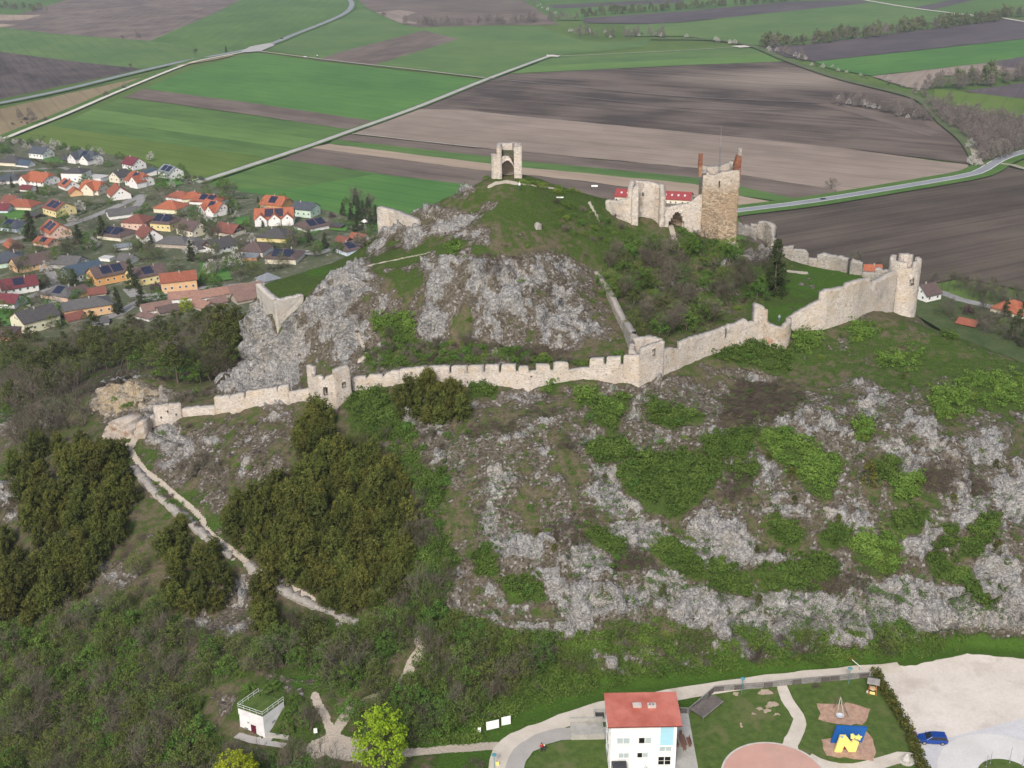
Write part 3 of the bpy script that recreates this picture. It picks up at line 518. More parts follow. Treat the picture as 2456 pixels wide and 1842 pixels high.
def terrain():
 xs = spaced((GX0, -118, 2.2), (-118, 136, .46), (136, GX1, 2.2)); ys = spaced((GY0, 138, 2.0), (138, 296, .46), (296, 340, .9), (340, GY1, 2.4))
 X, Y = np.meshgrid(xs, ys)
 fx = np.clip(X - GX0, 0, len(hx) - 1.001); fy = np.clip(Y - GY0, 0, len(hy) - 1.001); i = fx.astype(int); j = fy.astype(int); a = fx - i; b = fy - j
 Z = HF[j, i] * (1 - a) * (1 - b) + HF[j, i + 1] * a * (1 - b) + HF[j + 1, i] * (1 - a) * b + HF[j + 1, i + 1] * a * b
 U, V = proj(X, Y, Z)
 wu = 26 * fbm(X, Y, None, 3, 11.0); wv = 18 * fbm(X + 77, Y, None, 3, 11.0)
 n6 = fbm(X, Y, None, 4, 7.0); n2 = fbm(X + 9, Y, None, 3, 2.4); n8 = fbm(X, Y + 55, None, 4, 9.0); n1 = fbm(X, Y + 5, None, 2, 1.3)
 plat = poly_sd(X, Y, PLAT); kp = sstep(3.5, 1.0, plat)
 Rs = blobs(U + wu, V + wv, ROCK)
 Rs = np.maximum(Rs, .34 * sstep(960, 1060, U) * sstep(900, 960, V) * sstep(1540, 1490, V))
 gy, gx = np.gradient(HF); sl = np.hypot(gx[j, i], gy[j, i])
 Rs = np.maximum(Rs, sstep(1.1, 1.9, sl) * 1.0 * (V > 600) * (Y < 300))
 TER = np.array([G(a, b, 106.5)[:2] for a, b in ((610, 680), (660, 730), (735, 712), (800, 668), (900, 612), (905, 570), (800, 600), (700, 636))]); ter = sstep(.5, -1.2, poly_sd(X, Y, TER)); Rs = Rs * (1 - ter)
 rk = Rs * .92 + .70 * n6 + .42 * n2 + .15 * n1 - 2 * ter
 TH_ = np.zeros_like(U)
 for poly, *_r in TH: TH_ = np.maximum(TH_, sstep(16, -14, poly_sd(U + wu * .9, V + wv * .9, poly)))
 rk = rk - 1.1 * TH_ - .22 * sstep(640, 590, V)
 B = np.zeros_like(U)
 for pts, wd in TRAILS: B = np.maximum(B, seg_px(U + wu * .12, V + wv * .12, pts, wd))
 B = B * np.clip(1.0 + .5 * n2, 0, 1)
 R = sstep(.48, .66, rk) * (1 - kp) * (1 - B); SC = sstep(.12, .36, rk) * (1 - kp) * (1 - B)
 Lh = np.clip(blobs(U + wu, V + wv, LUSH) + .30 * n8 + .2 * n2, 0, 1); S = sstep(.35, .7, blobs(U + wu, V + wv, SCRUB) + .6 * n8 + .25 * n2)
 Lh = np.maximum(np.maximum(np.maximum(Lh, TH_ * (.55 + .4 * n2)), kp * .95), ter * (.45 + .3 * n8)); S = S * (1 - kp)
 Nx, Ny, Nz = -gx[j, i], -gy[j, i], np.ones_like(X); L = np.sqrt(Nx ** 2 + Ny ** 2 + 1); Nx /= L; Ny /= L; Nz /= L
 Wc = .55 * Y + .85 * Z
 d = .16 * facets(X + 1.5 * n2, Wc, 10.0, 5.1, .35) + .42 * facets(X + .8 * n2, Wc, 4.6, 3.3, .4) + .36 * facets(X, Wc + .4 * n1, 2.1, 8.1, .45) + .30 * facets(X, Wc, 1.15, 1.9, .45) + .15 * n1
 cliff = sstep(1.0, 2.2, sl)
 d = d * (R * (1 + .7 * cliff) + .22 * SC * (1 - R)) + .35 * R
 soft = (.28 * fbm(X, Y, None, 3, 3.2) + .16 * perlin(X / .9, Y / .9)) * (1 - kp) * (1 - .8 * B)
 fad = (1 - kp)
 X2 = X + Nx * d * fad; Y2 = Y + Ny * d * fad; Z2 = Z + Nz * d * fad + soft
 m, n = X.shape
 V3 = np.stack([X2, Y2, Z2], -1).reshape(-1, 3)
 idx = np.arange(m * n).reshape(m, n); Q = np.stack([idx[:-1, :-1], idx[:-1, 1:], idx[1:, 1:], idx[1:, :-1]], -1).reshape(-1, 4)
 C = np.stack([R * .6 + SC * .4, Lh, B, S], -1).reshape(-1, 4)
 me = fastmesh('hillside', V3, Q, [mat_terrain()], None, [('mask', 'FLOAT_COLOR', 'POINT', C)], smooth=False)
 tag(put(me, 'hillside'), kind='structure')
terrain()
# --- the plain: ground, fields, roads
mg = mat_field('meadow', (.045, .085, .022), (.075, .125, .035), (.02, .08), .4, fine=.25)
g = MB().add([(-9000, -1500, 0), (9000, -1500, 0), (9000, 14000, 0), (-9000, 14000, 0)], [(0, 1, 2, 3)]).build('ground', mg); tag(g, kind='structure')
_lay = [0.0]
def field(pts, m, ang=None, name='field'):
 P = np.array([G(u, v, 0) for u, v in pts]); _lay[0] += .03
 c = P.mean(0)
 if ang is None:                                   # stripes run along the longest edge
  e = np.roll(P, -1, 0) - P; k = np.argmax(np.hypot(e[:, 0], e[:, 1])); ang = math.atan2(e[k, 1], e[k, 0])
 elif isinstance(ang, tuple):
  a, b = G(*ang[0]), G(*ang[1]); ang = math.atan2(b[1] - a[1], b[0] - a[0])
 out = []
 for a, b in zip(P, np.roll(P, -1, 0)):
  L = math.hypot(b[0] - a[0], b[1] - a[1]); n = max(1, min(60, int(L / 12)))
  for i in range(n):
   p = a + (b - a) * i / n
   if i: p = p + np.array([_rs.normal() * .5, _rs.normal() * .5, 0])
   out.append(p)
 ca, sa = math.cos(-ang), math.sin(-ang)
 vs = [((p[0] - c[0]) * ca - (p[1] - c[1]) * sa, (p[0] - c[0]) * sa + (p[1] - c[1]) * ca, 0) for p in out]
 A = sum(vs[i][0] * vs[(i + 1) % len(vs)][1] - vs[(i + 1) % len(vs)][0] * vs[i][1] for i in range(len(vs)))
 if A < 0: vs = vs[::-1]
 o = MB().add(vs, [tuple(range(len(vs)))]).build(name, m, None, (c[0], c[1], _lay[0]), (0, 0, ang)); tag(o, kind='structure'); return o
GR = lambda nm, a, b, **k: mat_field(nm, a, b, (.012, .30), .45, **k)
f_green = GR('crop_green', (.042, .092, .030), (.074, .140, .042)); f_lite = GR('crop_light', (.062, .130, .038), (.090, .165, .052)); f_dull = GR('crop_dull', (.050, .105, .038), (.085, .145, .052))
f_oliv = GR('crop_olive', (.060, .105, .025), (.085, .135, .035)); f_brig = GR('crop_bright', (.038, .108, .030), (.064, .152, .040))
f_dark = mat_field('soil_dark', (.040, .034, .034), (.085, .072, .068), (.010, .22), .8); f_purp = mat_field('soil_purple', (.052, .045, .052), (.085, .074, .080), (.010, .22), .6)
f_brow = mat_field('soil_brown', (.078, .064, .056), (.135, .113, .098), (.010, .25), .7); f_lbrn = mat_field('soil_pale', (.150, .125, .108), (.215, .183, .158), (.010, .25), .7)
f_tan = mat_field('stubble', (.135, .110, .068), (.190, .160, .100), (.010, .3), .5)
f_pale = mat_field('soil_beige', (.20, .165, .13), (.27, .225, .18), (.010, .3), .5)
field([(-400, -60), (1300, -60), (1340, 40), (1000, 66), (600, 120), (-400, 140)], f_green)
field([(-300, 55), (0, 68), (120, 82), (360, 98), (556, 119), (560, 124), (341, 165), (167, 146), (0, 124), (-300, 100)], f_dull)
field([(-300, 96), (0, 124), (167, 146), (341, 165), (300, 176), (148, 206), (0, 238), (-300, 300)], f_dark)
field([(175, -5), (-40, 60), (120, 80), (260, 91), (360, 98), (520, 30), (590, -8), (640, -50), (250, -60)], mat_field('soil_mottled', (.085, .070, .066), (.150, .126, .108), (.010, .14), .9, patch=None), ((360, 98, 0), (590, -8, 0)))
field([(-60, 34), (60, 36), (98, 36), (60, 48), (-60, 50)], f_pale)
field([(-60, 56), (0, 57), (38, 60), (0, 66), (-60, 66)], f_pale)
field([(590, -8), (520, 30), (360, 98), (480, 108), (556, 115), (640, 100), (700, 78), (790, 40), (836, 10), (830, -12)], f_green, ((360, 98, 0), (590, -8, 0)))
field([(-300, 335), (0, 262), (148, 228), (350, 184), (352, 188), (300, 210), (222, 240), (110, 295), (0, 338), (-300, 480)], f_tan)
field([(880, 20), (860, 0), (880, -8), (1257, 2), (1300, 30), (1340, 60), (1190, 61), (1005, 66), (960, 57)], f_brow)
field([(900, 30), (960, 24), (1000, 30), (960, 44), (1010, 58), (960, 56)], f_lbrn)
field([(836, 30), (870, 22), (960, 60), (1005, 66), (1190, 62), (1290, 62), (1400, 100), (1500, 100), (1560, 96), (1550, 112), (1317, 135), (1168, 189), (820, 152), (640, 118), (700, 90)], f_dull, ((622, 125, 0), (1168, 191, 0)))
field([(1016, 74), (1100, 94), (895, 157), (760, 145), (820, 124)], f_brow)
field([(1331, 134), (1640, 119), (1810, 112), (1850, 134), (1640, 142), (1270, 160)], f_dull)
field([(1270, 160), (1640, 142), (1850, 134), (1885, 148), (1640, 157), (1224, 177)], f_lite)
field([(612, 128), (820, 155), (1165, 194), (1050, 245), (905, 295), (620, 250), (345, 214), (460, 165)], f_brig, ((345, 214, 0), (905, 293, 0)))
field([(345, 214), (620, 250), (905, 293), (862, 314), (820, 309), (560, 270), (296, 234)], f_brow, ((345, 214, 0), (905, 293, 0)))
field([(296, 236), (560, 272), (862, 315), (785, 338), (500, 300), (222, 262)], f_green, ((222, 262, 0), (785, 338, 0)))
field([(222, 262), (500, 300), (785, 338), (720, 360), (450, 322), (180, 284)], f_lite, ((222, 262, 0), (785, 338, 0)))
field([(180, 284), (450, 322), (720, 360), (660, 383), (400, 345), (120, 303)], f_green, ((222, 262, 0), (785, 338, 0)))
field([(120, 303), (400, 345), (660, 383), (470, 445), (440, 425), (330, 385), (220, 368), (120, 352), (22, 335)], f_oliv, ((222, 262, 0), (785, 338, 0)))
field([(1172, 195), (1224, 179), (1640, 158), (1885, 149), (2010, 192), (2190, 238), (2250, 300), (2320, 345), (2325, 395), (2009, 355), (1640, 318), (1230, 278), (1000, 263)],
  mat_field('soil_big', (.045, .037, .033), (.112, .093, .080), (.006, .11), 1.0, patch=(*G(1880, 190, 0)[:2], 150, 95, (.26, .215, .17))), ((1000, 262, 0), (2009, 355, 0)), 'field')
field([(1000, 263), (1116, 265), (1230, 278), (1640, 318), (2009, 355), (2267, 391), (2322, 396), (2318, 412), (2290, 428), (2127, 457), (2030, 466), (1776, 421), (1670, 405), (1254, 366), (1040, 345), (845, 322)], f_lbrn, ((1000, 262, 0), (2009, 355, 0)))
field([(840, 324), (1040, 346), (1254, 367), (1400, 381), (1670, 406), (1776, 421), (2009, 458), (1975, 484), (1911, 480), (1773, 449), (1665, 428), (1400, 402), (1254, 388), (1150, 375), (800, 336)], f_brow, ((1254, 367, 0), (1776, 421, 0)))
field([(800, 336), (1150, 375), (1254, 388), (1400, 402), (1665, 428), (1773, 449), (1911, 480), (1900, 490), (1773, 472), (1665, 444), (1400, 417), (1254, 404), (1150, 392), (790, 347)], f_green, ((1254, 367, 0), (1776, 421, 0)))
field([(790, 347), (1150, 392), (1254, 404), (1400, 417), (1665, 444), (1773, 472), (1880, 492), (1760, 508), (1665, 475), (1400, 436), (1254, 421), (1150, 410), (742, 356)], f_pale, ((1254, 367, 0), (1776, 421, 0)))
field([(742, 356), (1150, 410), (1254, 421), (1400, 436), (1665, 475), (1700, 520), (1500, 500), (1254, 460), (950, 425), (673, 384)], f_brow, ((673, 384, 0), (950, 425, 0)))
field([(673, 384), (950, 425), (1254, 460), (1500, 500), (1500, 560), (1100, 640), (905, 575), (800, 512), (640, 470), (560, 468), (455, 466)], f_brig, ((673, 384, 0), (950, 425, 0)))
field([(590, 412), (673, 384), (800, 402), (900, 420), (700, 455), (600, 455), (470, 452)], f_green, ((673, 384, 0), (950, 425, 0)))
field([(1953, 252), (2009, 250), (2212, 291), (2249, 322), (2230, 330), (2100, 290)], f_brow, ((1953, 252, 0), (2249, 322, 0)))
field([(1770, 522), (2000, 490), (2127, 470), (2341, 431), (2400, 400), (2456, 412), (2700, 440), (2700, 760), (2456, 700), (2300, 670), (2200, 690), (2000, 640), (1800, 600)],
  mat_field('soil_striped', (.042, .035, .030), (.092, .077, .064), (.005, .28), .6), ((1900, 620, 0), (2456, 520, 0)))
field([(1257, -40), (3000, -40), (3000, 40), (2456, 40), (1340, 50)], f_green)
field([(1315, 13), (1640, -1), (1640, 8), (1330, 22)], f_purp)
field([(1400, 45), (1640, 28), (1900, 5), (2062, 2), (2085, 8), (1640, 54), (1560, 58), (1400, 56)], f_purp)
field([(1500, 62), (1640, 55), (2090, 8), (2200, 24), (2350, 40), (1830, 112), (1640, 88), (1500, 88)], f_dull)
field([(2190, 20), (2320, -6), (2456, -12), (2330, 3), (2230, 26)], f_purp)
field([(1824, 114), (1935, 109), (2415, 47), (2600, 58), (2600, 80), (2500, 90), (1953, 149), (1885, 138)], f_purp)
field([(1953, 150), (2500, 91), (2700, 76), (2700, 130), (2500, 137), (2200, 172), (2090, 184), (1990, 166)], f_brig)
field([(2090, 185), (2200, 173), (2456, 142), (2700, 120), (2700, 170), (2500, 178), (2250, 184), (2226, 216), (2175, 212)], f_lbrn)
field([(2360, 154), (2456, 138), (2700, 112), (2700, 160), (2456, 170)], f_purp)
field([(2311, 221), (2500, 195), (2700, 175), (2700, 250), (2500, 240), (2400, 236)], f_purp)
field([(2240, 215), (2300, 222), (2456, 240), (2700, 255), (2700, 310), (2456, 290), (2240, 245)], f_oliv)
field([(2215, 238), (2285, 260), (2456, 297), (2700, 330), (2700, 370), (2480, 362), (2396, 391), (2337, 402), (2330, 343), (2249, 293)], mat_field('wood_floor', (.10, .078, .062), (.17, .135, .11), (.05, .05), .5))
def ribbon(pts, wd, m, name='road', z=None, zg=0.0, kind='structure', drape=False, smooth=True, w2=None):
 P = np.array([G(u, v, zg) for u, v in pts])
 if smooth:                                        # Catmull-Rom
  Q = np.vstack([P[0] * 2 - P[1], P, P[-1] * 2 - P[-2]]); out = []
  for i in range(1, len(Q) - 2):
   L = np.linalg.norm(Q[i + 1] - Q[i]); n = max(2, min(24, int(L / (3 if zg else 15))))
   for t in np.arange(n) / n:
    out.append(.5 * (2 * Q[i] + (Q[i + 1] - Q[i - 1]) * t + (2 * Q[i - 1] - 5 * Q[i] + 4 * Q[i + 1] - Q[i + 2]) * t * t + (3 * Q[i] - Q[i - 1] - 3 * Q[i + 1] + Q[i + 2]) * t ** 3))
  out.append(P[-1]); P = np.array(out)
 if z is None: _lay[0] += .03; z = _lay[0]
 T = np.gradient(P, axis=0); T /= np.linalg.norm(T[:, :2], axis=1)[:, None] + 1e-9
 W = np.full(len(P), wd) if w2 is None else np.linspace(wd, w2, len(P))
 j1 = 1 + .06 * _rs.normal(size=len(P)) * (1 if wd < 4 else .2); j2 = 1 + .06 * _rs.normal(size=len(P)) * (1 if wd < 4 else .2)
 Lf = P[:, :2] + np.stack([-T[:, 1], T[:, 0]], -1) * (W / 2 * j1)[:, None]; Rt = P[:, :2] - np.stack([-T[:, 1], T[:, 0]], -1) * (W / 2 * j2)[:, None]
 vs = [(a[0], a[1], z) for a in Lf] + [(a[0], a[1], z) for a in Rt]; n = len(P)
 o = MB().add(vs, [(n + i, n + i + 1, i + 1, i) for i in range(n - 1)]).build(name, m); tag(o, kind=kind); return o
m_asph = mat_ground('asphalt_far', (.20, .21, .23), (.27, .28, .30), .05, .5); m_vrg = mat_ground('verge', (.05, .11, .02), (.09, .16, .035), .08, .6)
m_lane = mat_ground('lane_concrete', (.32, .31, .29), (.43, .42, .395), .08, .6); m_chalk = mat_ground('chalk_track', (.50, .47, .40), (.62, .59, .51), .08, .5)
m_dirt = mat_ground('dirt_track', (.24, .22, .16), (.36, .33, .26), .1, .6); m_line = paint((.70, .70, .68), .7)
HW = [(-400, 345), (-30, 256), (0, 250), (148, 219), (315, 178), (445, 148), (556, 128), (649, 107), (704, 85), (778, 56), (820, 37), (838, 24), (844, 10), (836, -2), (815, -20)]
ribbon(HW, 19, m_vrg, 'verge'); ribbon(HW, 10, m_asph)
WP = [(-250, 450), (22, 331), (159, 276), (296, 217), (445, 157), (500, 143), (589, 126), (630, 118)]
ribbon([(u, v - 4) for u, v in WP[:6]], 15, m_vrg, 'verge'); ribbon(WP, 5.5, m_chalk, 'track')
field([(575, 128), (600, 114), (649, 105), (660, 110), (626, 125), (600, 127)], m_lane, 0.0, 'road')
ribbon([(425, 160), (480, 150), (510, 145), (560, 134)], 6, mat_ground('earth_heap', (.25, .17, .11), (.42, .32, .22), .3, 1.0), 'track')
ribbon([(622, 125), (820, 150), (1000, 170), (1176, 191)], 4.5, m_dirt, 'track')
LN = [(258, 512), (345, 474), (400, 461), (450, 449), (560, 414), (751, 350), (820, 325), (995, 262), (1172, 191), (1317, 137), (1330, 134)]
ribbon(LN[2:], 12, m_vrg, 'verge'); ribbon(LN, 6.5, m_lane, 'road')
ribbon([(1325, 136), (1345, 137), (1480, 131), (1640, 123), (1760, 115)], 3, m_dirt, 'track'); field([(1310, 134), (1345, 136), (1338, 139), (1312, 138)], m_chalk, 0.0, 'track'); field([(1755, 113), (1800, 110), (1815, 114), (1775, 117)], m_chalk, 0.0, 'track')
ribbon([(1172, 191), (1400, 213), (1640, 235), (1960, 250)], 3, mat_ground('field_line', (.13, .11, .10), (.19, .165, .15), .05, .4), 'track'); ribbon([(1140, 214), (1300, 226), (1640, 262), (1900, 268)], 2, bpy.data.materials['field_line'], 'track')
ribbon([(845, 324), (1040, 346), (1150, 358)], 3, m_dirt, 'track')
ribbon([(2040, -6), (2064, 0), (2125, 11), (2193, 22), (2280, 33), (2345, 40), (2400, 45), (2470, 56), (2600, 70)], 7, m_chalk, 'track')
RR = [(1600, 548), (1700, 523), (1769, 511), (1900, 495), (2000, 480), (2127, 459), (2250, 438), (2341, 420), (2396, 389), (2440, 373), (2500, 362), (2700, 350)]
ribbon(RR, 24, m_vrg, 'verge'); ribbon(RR, 8.5, m_asph)
for s in (-3.7, 3.7):
 P = np.array([G(u, v, 0) for u, v in RR]); T = np.gradient(P, axis=0); T /= np.linalg.norm(T[:, :2], axis=1)[:, None]
 Pq = P + np.stack([-T[:, 1], T[:, 0], 0 * T[:, 0]], -1) * s; uu, vv = proj(Pq[:, 0], Pq[:, 1], Pq[:, 2])
 ribbon(list(zip(uu, vv)), .55, m_line, 'road_marking')
ribbon([(2400, 398), (2430, 402), (2456, 410), (2520, 420)], 5, m_dirt, 'track')
ribbon([(2345, 400), (2337, 370), (2310, 335), (2262, 296), (2240, 270), (2190, 236), (2010, 190), (1885, 146), (1800, 112), (1700, 98), (1560, 96)], 12, mat_ground('rough_verge', (.055, .10, .03), (.13, .14, .07), .06, .5), 'verge')
ribbon([(2350, 400), (2342, 385), (2335, 360)], 6, m_dirt, 'track')
field([(-300, 350), (22, 337), (120, 352), (220, 368), (330, 387), (450, 440), (560, 462), (650, 478), (800, 515), (905, 560), (905, 700), (700, 800), (-300, 900)], mat_ground('gardens', (.05, .075, .03), (.12, .12, .075), .06, .5, stain=((.22, .20, .17), .9)), 0.0, 'garden_ground')
m_st = mat_ground('street', (.20, .195, .19), (.30, .29, .28), .08, .6)
for pts, wd in (([(345, 473), (258, 512), (200, 535), (130, 557), (40, 580), (-60, 600)], 6.5), ([(0, 417), (60, 415), (150, 408), (200, 425)], 5), ([(345, 473), (330, 500), (300, 510)], 6), ([(120, 660), (135, 690), (90, 715), (-30, 755)], 5.5), ([(220, 782), (290, 760), (340, 730), (420, 722), (470, 715)], 6), ([(310, 700), (330, 720)], 7),
     ([(330, 720), (400, 712), (480, 700), (600, 690), (640, 676)], 5), ([(480, 500), (500, 522), (560, 560), (600, 568)], 5), ([(700, 610), (760, 618), (820, 600), (905, 640)], 6.5), ([(60, 490), (40, 520), (50, 560), (65, 575)], 4.5), ([(640, 540), (700, 530), (745, 520)], 5)):
 ribbon(pts, wd, m_st, 'street')
field([(70, 568), (120, 560), (165, 560), (180, 580), (90, 590)], m_st, 0.0, 'street')
for pts in ([(95, 375), (150, 385), (160, 398), (110, 395)], [(385, 425), (430, 432), (440, 448), (400, 460), (370, 450)], [(700, 552), (740, 545), (770, 560), (740, 590), (700, 580)], [(0, 750), (30, 755), (30, 790), (-40, 800)], [(95, 715), (130, 720), (145, 745), (110, 755)], [(560, 530), (600, 528), (600, 545), (570, 548)], [(800, 540), (840, 545), (830, 565), (790, 560)], [(480, 640), (540, 640), (560, 680), (480, 690)], [(0, 520), (60, 500), (90, 520), (30, 540)]):
 field(pts, f_brig, 0.0, 'lawn')
field([(2180, 690), (2260, 715), (2400, 750), (2700, 800), (2700, 1000), (2456, 900), (2250, 800), (2180, 760)], mat_ground('garden_far', (.038, .065, .020), (.085, .105, .040), .12, .6), 0.0, 'lawn')
ribbon([(2235, 716), (2256, 713), (2300, 730), (2360, 744), (2420, 760)], 6, m_st, 'street')
# --- masonry
M_wall = mat_masonry('rubble_plaster', (.67, .61, .55), (.46, .41, .36), (.54, .43, .31), 2.6, 1)
M_keep = mat_masonry('keep_stone', (.50, .41, .30), (.23, .165, .11), (.34, .24, .155), 1.9, 0, upper=124.5)
M_grey = mat_masonry('grey_rubble', (.46, .43, .39), (.28, .26, .24), (.40, .34, .26), 2.0, 0)
M_bast = mat_masonry('bastion_stone', (.58, .545, .50), (.44, .41, .375), (.52, .46, .38), 2.6, 1)
M_brick = mat_masonry('old_brick', (.33, .14, .085), (.20, .08, .05), (.44, .34, .22), 3.0, 0)
M_dark = paint((.02, .018, .016), .95, .1)
def wallmesh(path, thick, zb, zt, closed=False, holes=(), step=.5, rough=.17, rag=.3, side=0, uniform_top=None):
 """solid rubble wall along path [(x, y)]; zb(s), zt(s) heights, holes (s0, s1, z0, z1) go right through. side: 0 centred, 1 path is the front (right-hand) face"""
 P = [np.array(p[:2], float) for p in path]
 if closed: P = P + [P[0]]
 segs = []; s = 0
 for a, b in zip(P[:-1], P[1:]):
  L = np.linalg.norm(b - a); segs.append((s, L, a, (b - a) / max(L, 1e-6))); s += L
 T = s
 S = set()
 for (s0, L, a, d) in segs:
  n = max(1, int(round(L / step)))
  for i in range(n + 1): S.add(round(s0 + L * i / n, 3))
 for q in getattr(zt, 'knots', []): S.add(round(min(max(q, 0), T), 3))
 for h in holes: S.add(round(h[0], 3)); S.add(round(h[1], 3))
 S = sorted(S); S2 = [S[0]]
 for q in S[1:]:
  if q - S2[-1] > .04: S2.append(q)
 S = S2
 def at(q):
  for (s0, L, a, d) in segs:
   if q <= s0 + L + 1e-6: return a + d * (q - s0), d, s0, L
  s0, L, a, d = segs[-1]; return a + d * L, d, s0, L
 cols = []
 for q in S:
  p, d, s0, L = at(q)
  nr = np.array([d[1], -d[0]])
  for k, (t0, tL, ta, td) in enumerate(segs):
   if abs(q - t0) < .03 and (k > 0 or closed):
    pd = segs[k - 1][3]; nn = nr * 0 + np.array([td[1], -td[0]]) + np.array([pd[1], -pd[0]]); nn /= max(np.linalg.norm(nn), .3)
    c = max(.45, np.dot(nn, np.array([td[1], -td[0]]))); nr = nn / c
  if closed and q > T - .03:
   td = segs[0][3]; pd = segs[-1][3]; nn = np.array([td[1], -td[0]]) + np.array([pd[1], -pd[0]]); nn /= max(np.linalg.norm(nn), .3)
   nr = nn / max(.45, np.dot(nn, np.array([td[1], -td[0]])))
  cols.append((q, p, nr))
 zB = [zb(q) for q, _, _ in cols]; zTt = [zt(q) for q, _, _ in cols]
 hmax = max(b - a for a, b in zip(zB, zTt)); nr_ = max(2, int(round(hmax / step)))
 zlo = min(zB)
 V = []; W = []; nc = len(cols)
 f0, f1 = (-.5, .5) if side == 0 else (-1.0, 0.0)
 q3 = np.array([[c[1][0], c[1][1], 0] for c in cols]); jag = rag * (perlin(q3[:, 0] * 1.1 + 3, q3[:, 1] * 1.1, q3[:, 2]) * 1.4 + perlin(q3[:, 0] * 3.1, q3[:, 1] * 3.1 + 9, q3[:, 2]))
 for sd_ in (1, 0):                                  # 1 outer (right-hand), 0 inner
  for i, (q, p, nn) in enumerate(cols):
   off = nn * thick * (f1 if sd_ else f0)
   for r in range(nr_ + 1):
    z = zB[i] + (zTt[i] + jag[i] * (1 if sd_ else .7) - zB[i]) * r / nr_
    V.append((p[0] + off[0], p[1] + off[1], z)); W.append(max(0, 1 - (zTt[i] - z) / 1.3))
 V = np.array(V); W = np.array(W)
 n1 = perlin(V[:, 0] * .9, V[:, 1] * .9, V[:, 2] * .9) + .6 * perlin(V[:, 0] * 2.3 + 5, V[:, 1] * 2.3, V[:, 2] * 2.3)
 nrm = np.concatenate([np.repeat(np.array([c[2] for c in cols]), nr_ + 1, 0), -np.repeat(np.array([c[2] for c in cols]), nr_ + 1, 0)])
 V[:, :2] += nrm * (rough * n1)[:, None]
 ix = lambda sd_, i, r: (0 if sd_ else 1) * nc * (nr_ + 1) + i * (nr_ + 1) + r
 Q = []; ln = nc - 1
 def inhole(i, r):
  sm = (cols[i][0] + cols[i + 1][0]) / 2; z0 = zB[i] + (zTt[i] - zB[i]) * (r + .5) / nr_
  return any(h[0] < sm < h[1] and h[2] < z0 < h[3] for h in holes)
 hid = {}
 for i in range(ln):
  for r in range(nr_):
   if inhole(i, r): hid[(i, r)] = 1; continue
   Q.append((ix(1, i, r), ix(1, i + 1, r), ix(1, i + 1, r + 1), ix(1, i, r + 1)))
   Q.append((ix(0, i + 1, r), ix(0, i, r), ix(0, i, r + 1), ix(0, i + 1, r + 1)))
  Q.append((ix(1, i, nr_), ix(1, i + 1, nr_), ix(0, i + 1, nr_), ix(0, i, nr_)))
  Q.append((ix(0, i, 0), ix(0, i + 1, 0), ix(1, i + 1, 0), ix(1, i, 0)))
 for (i, r) in hid:                                  # reveals round the openings
  if (i - 1, r) not in hid: Q.append((ix(1, i, r), ix(1, i, r + 1), ix(0, i, r + 1), ix(0, i, r)))
  if (i + 1, r) not in hid: Q.append((ix(1, i + 1, r + 1), ix(1, i + 1, r), ix(0, i + 1, r), ix(0, i + 1, r + 1)))
  if (i, r - 1) not in hid: Q.append((ix(1, i + 1, r), ix(1, i, r), ix(0, i, r), ix(0, i + 1, r)))
  if (i, r + 1) not in hid and r < nr_ - 1: Q.append((ix(1, i, r + 1), ix(1, i + 1, r + 1), ix(0, i + 1, r + 1), ix(0, i, r + 1)))
 if not closed:
  for r in range(nr_):
   Q.append((ix(0, 0, r), ix(1, 0, r), ix(1, 0, r + 1), ix(0, 0, r + 1)))
   Q.append((ix(1, nc - 1, r), ix(0, nc - 1, r), ix(0, nc - 1, r + 1), ix(1, nc - 1, r + 1)))
 return V, Q, W
def build_wall(name, mat, *a, parent=None, origin=None, **k):
 V, Q, W = wallmesh(*a, **k)
 o0 = np.array(origin if origin is not None else (V[:, 0].mean(), V[:, 1].mean(), V[:, 2].min()))
 me = fastmesh(name, V - o0, Q, [mat], None, [('weather', 'FLOAT', 'POINT', W)])
 return put(me, name, parent, (0, 0, 0) if parent else o0), o0
class Prof:                                            # piecewise-linear profile with steps
 def __init__(s, k): s.k = k; s.knots = [q for q, _ in k]; s.q = [a for a, _ in k]; s.z = [b for _, b in k]
 def __call__(s, q): return float(np.interp(q, s.q, s.z))
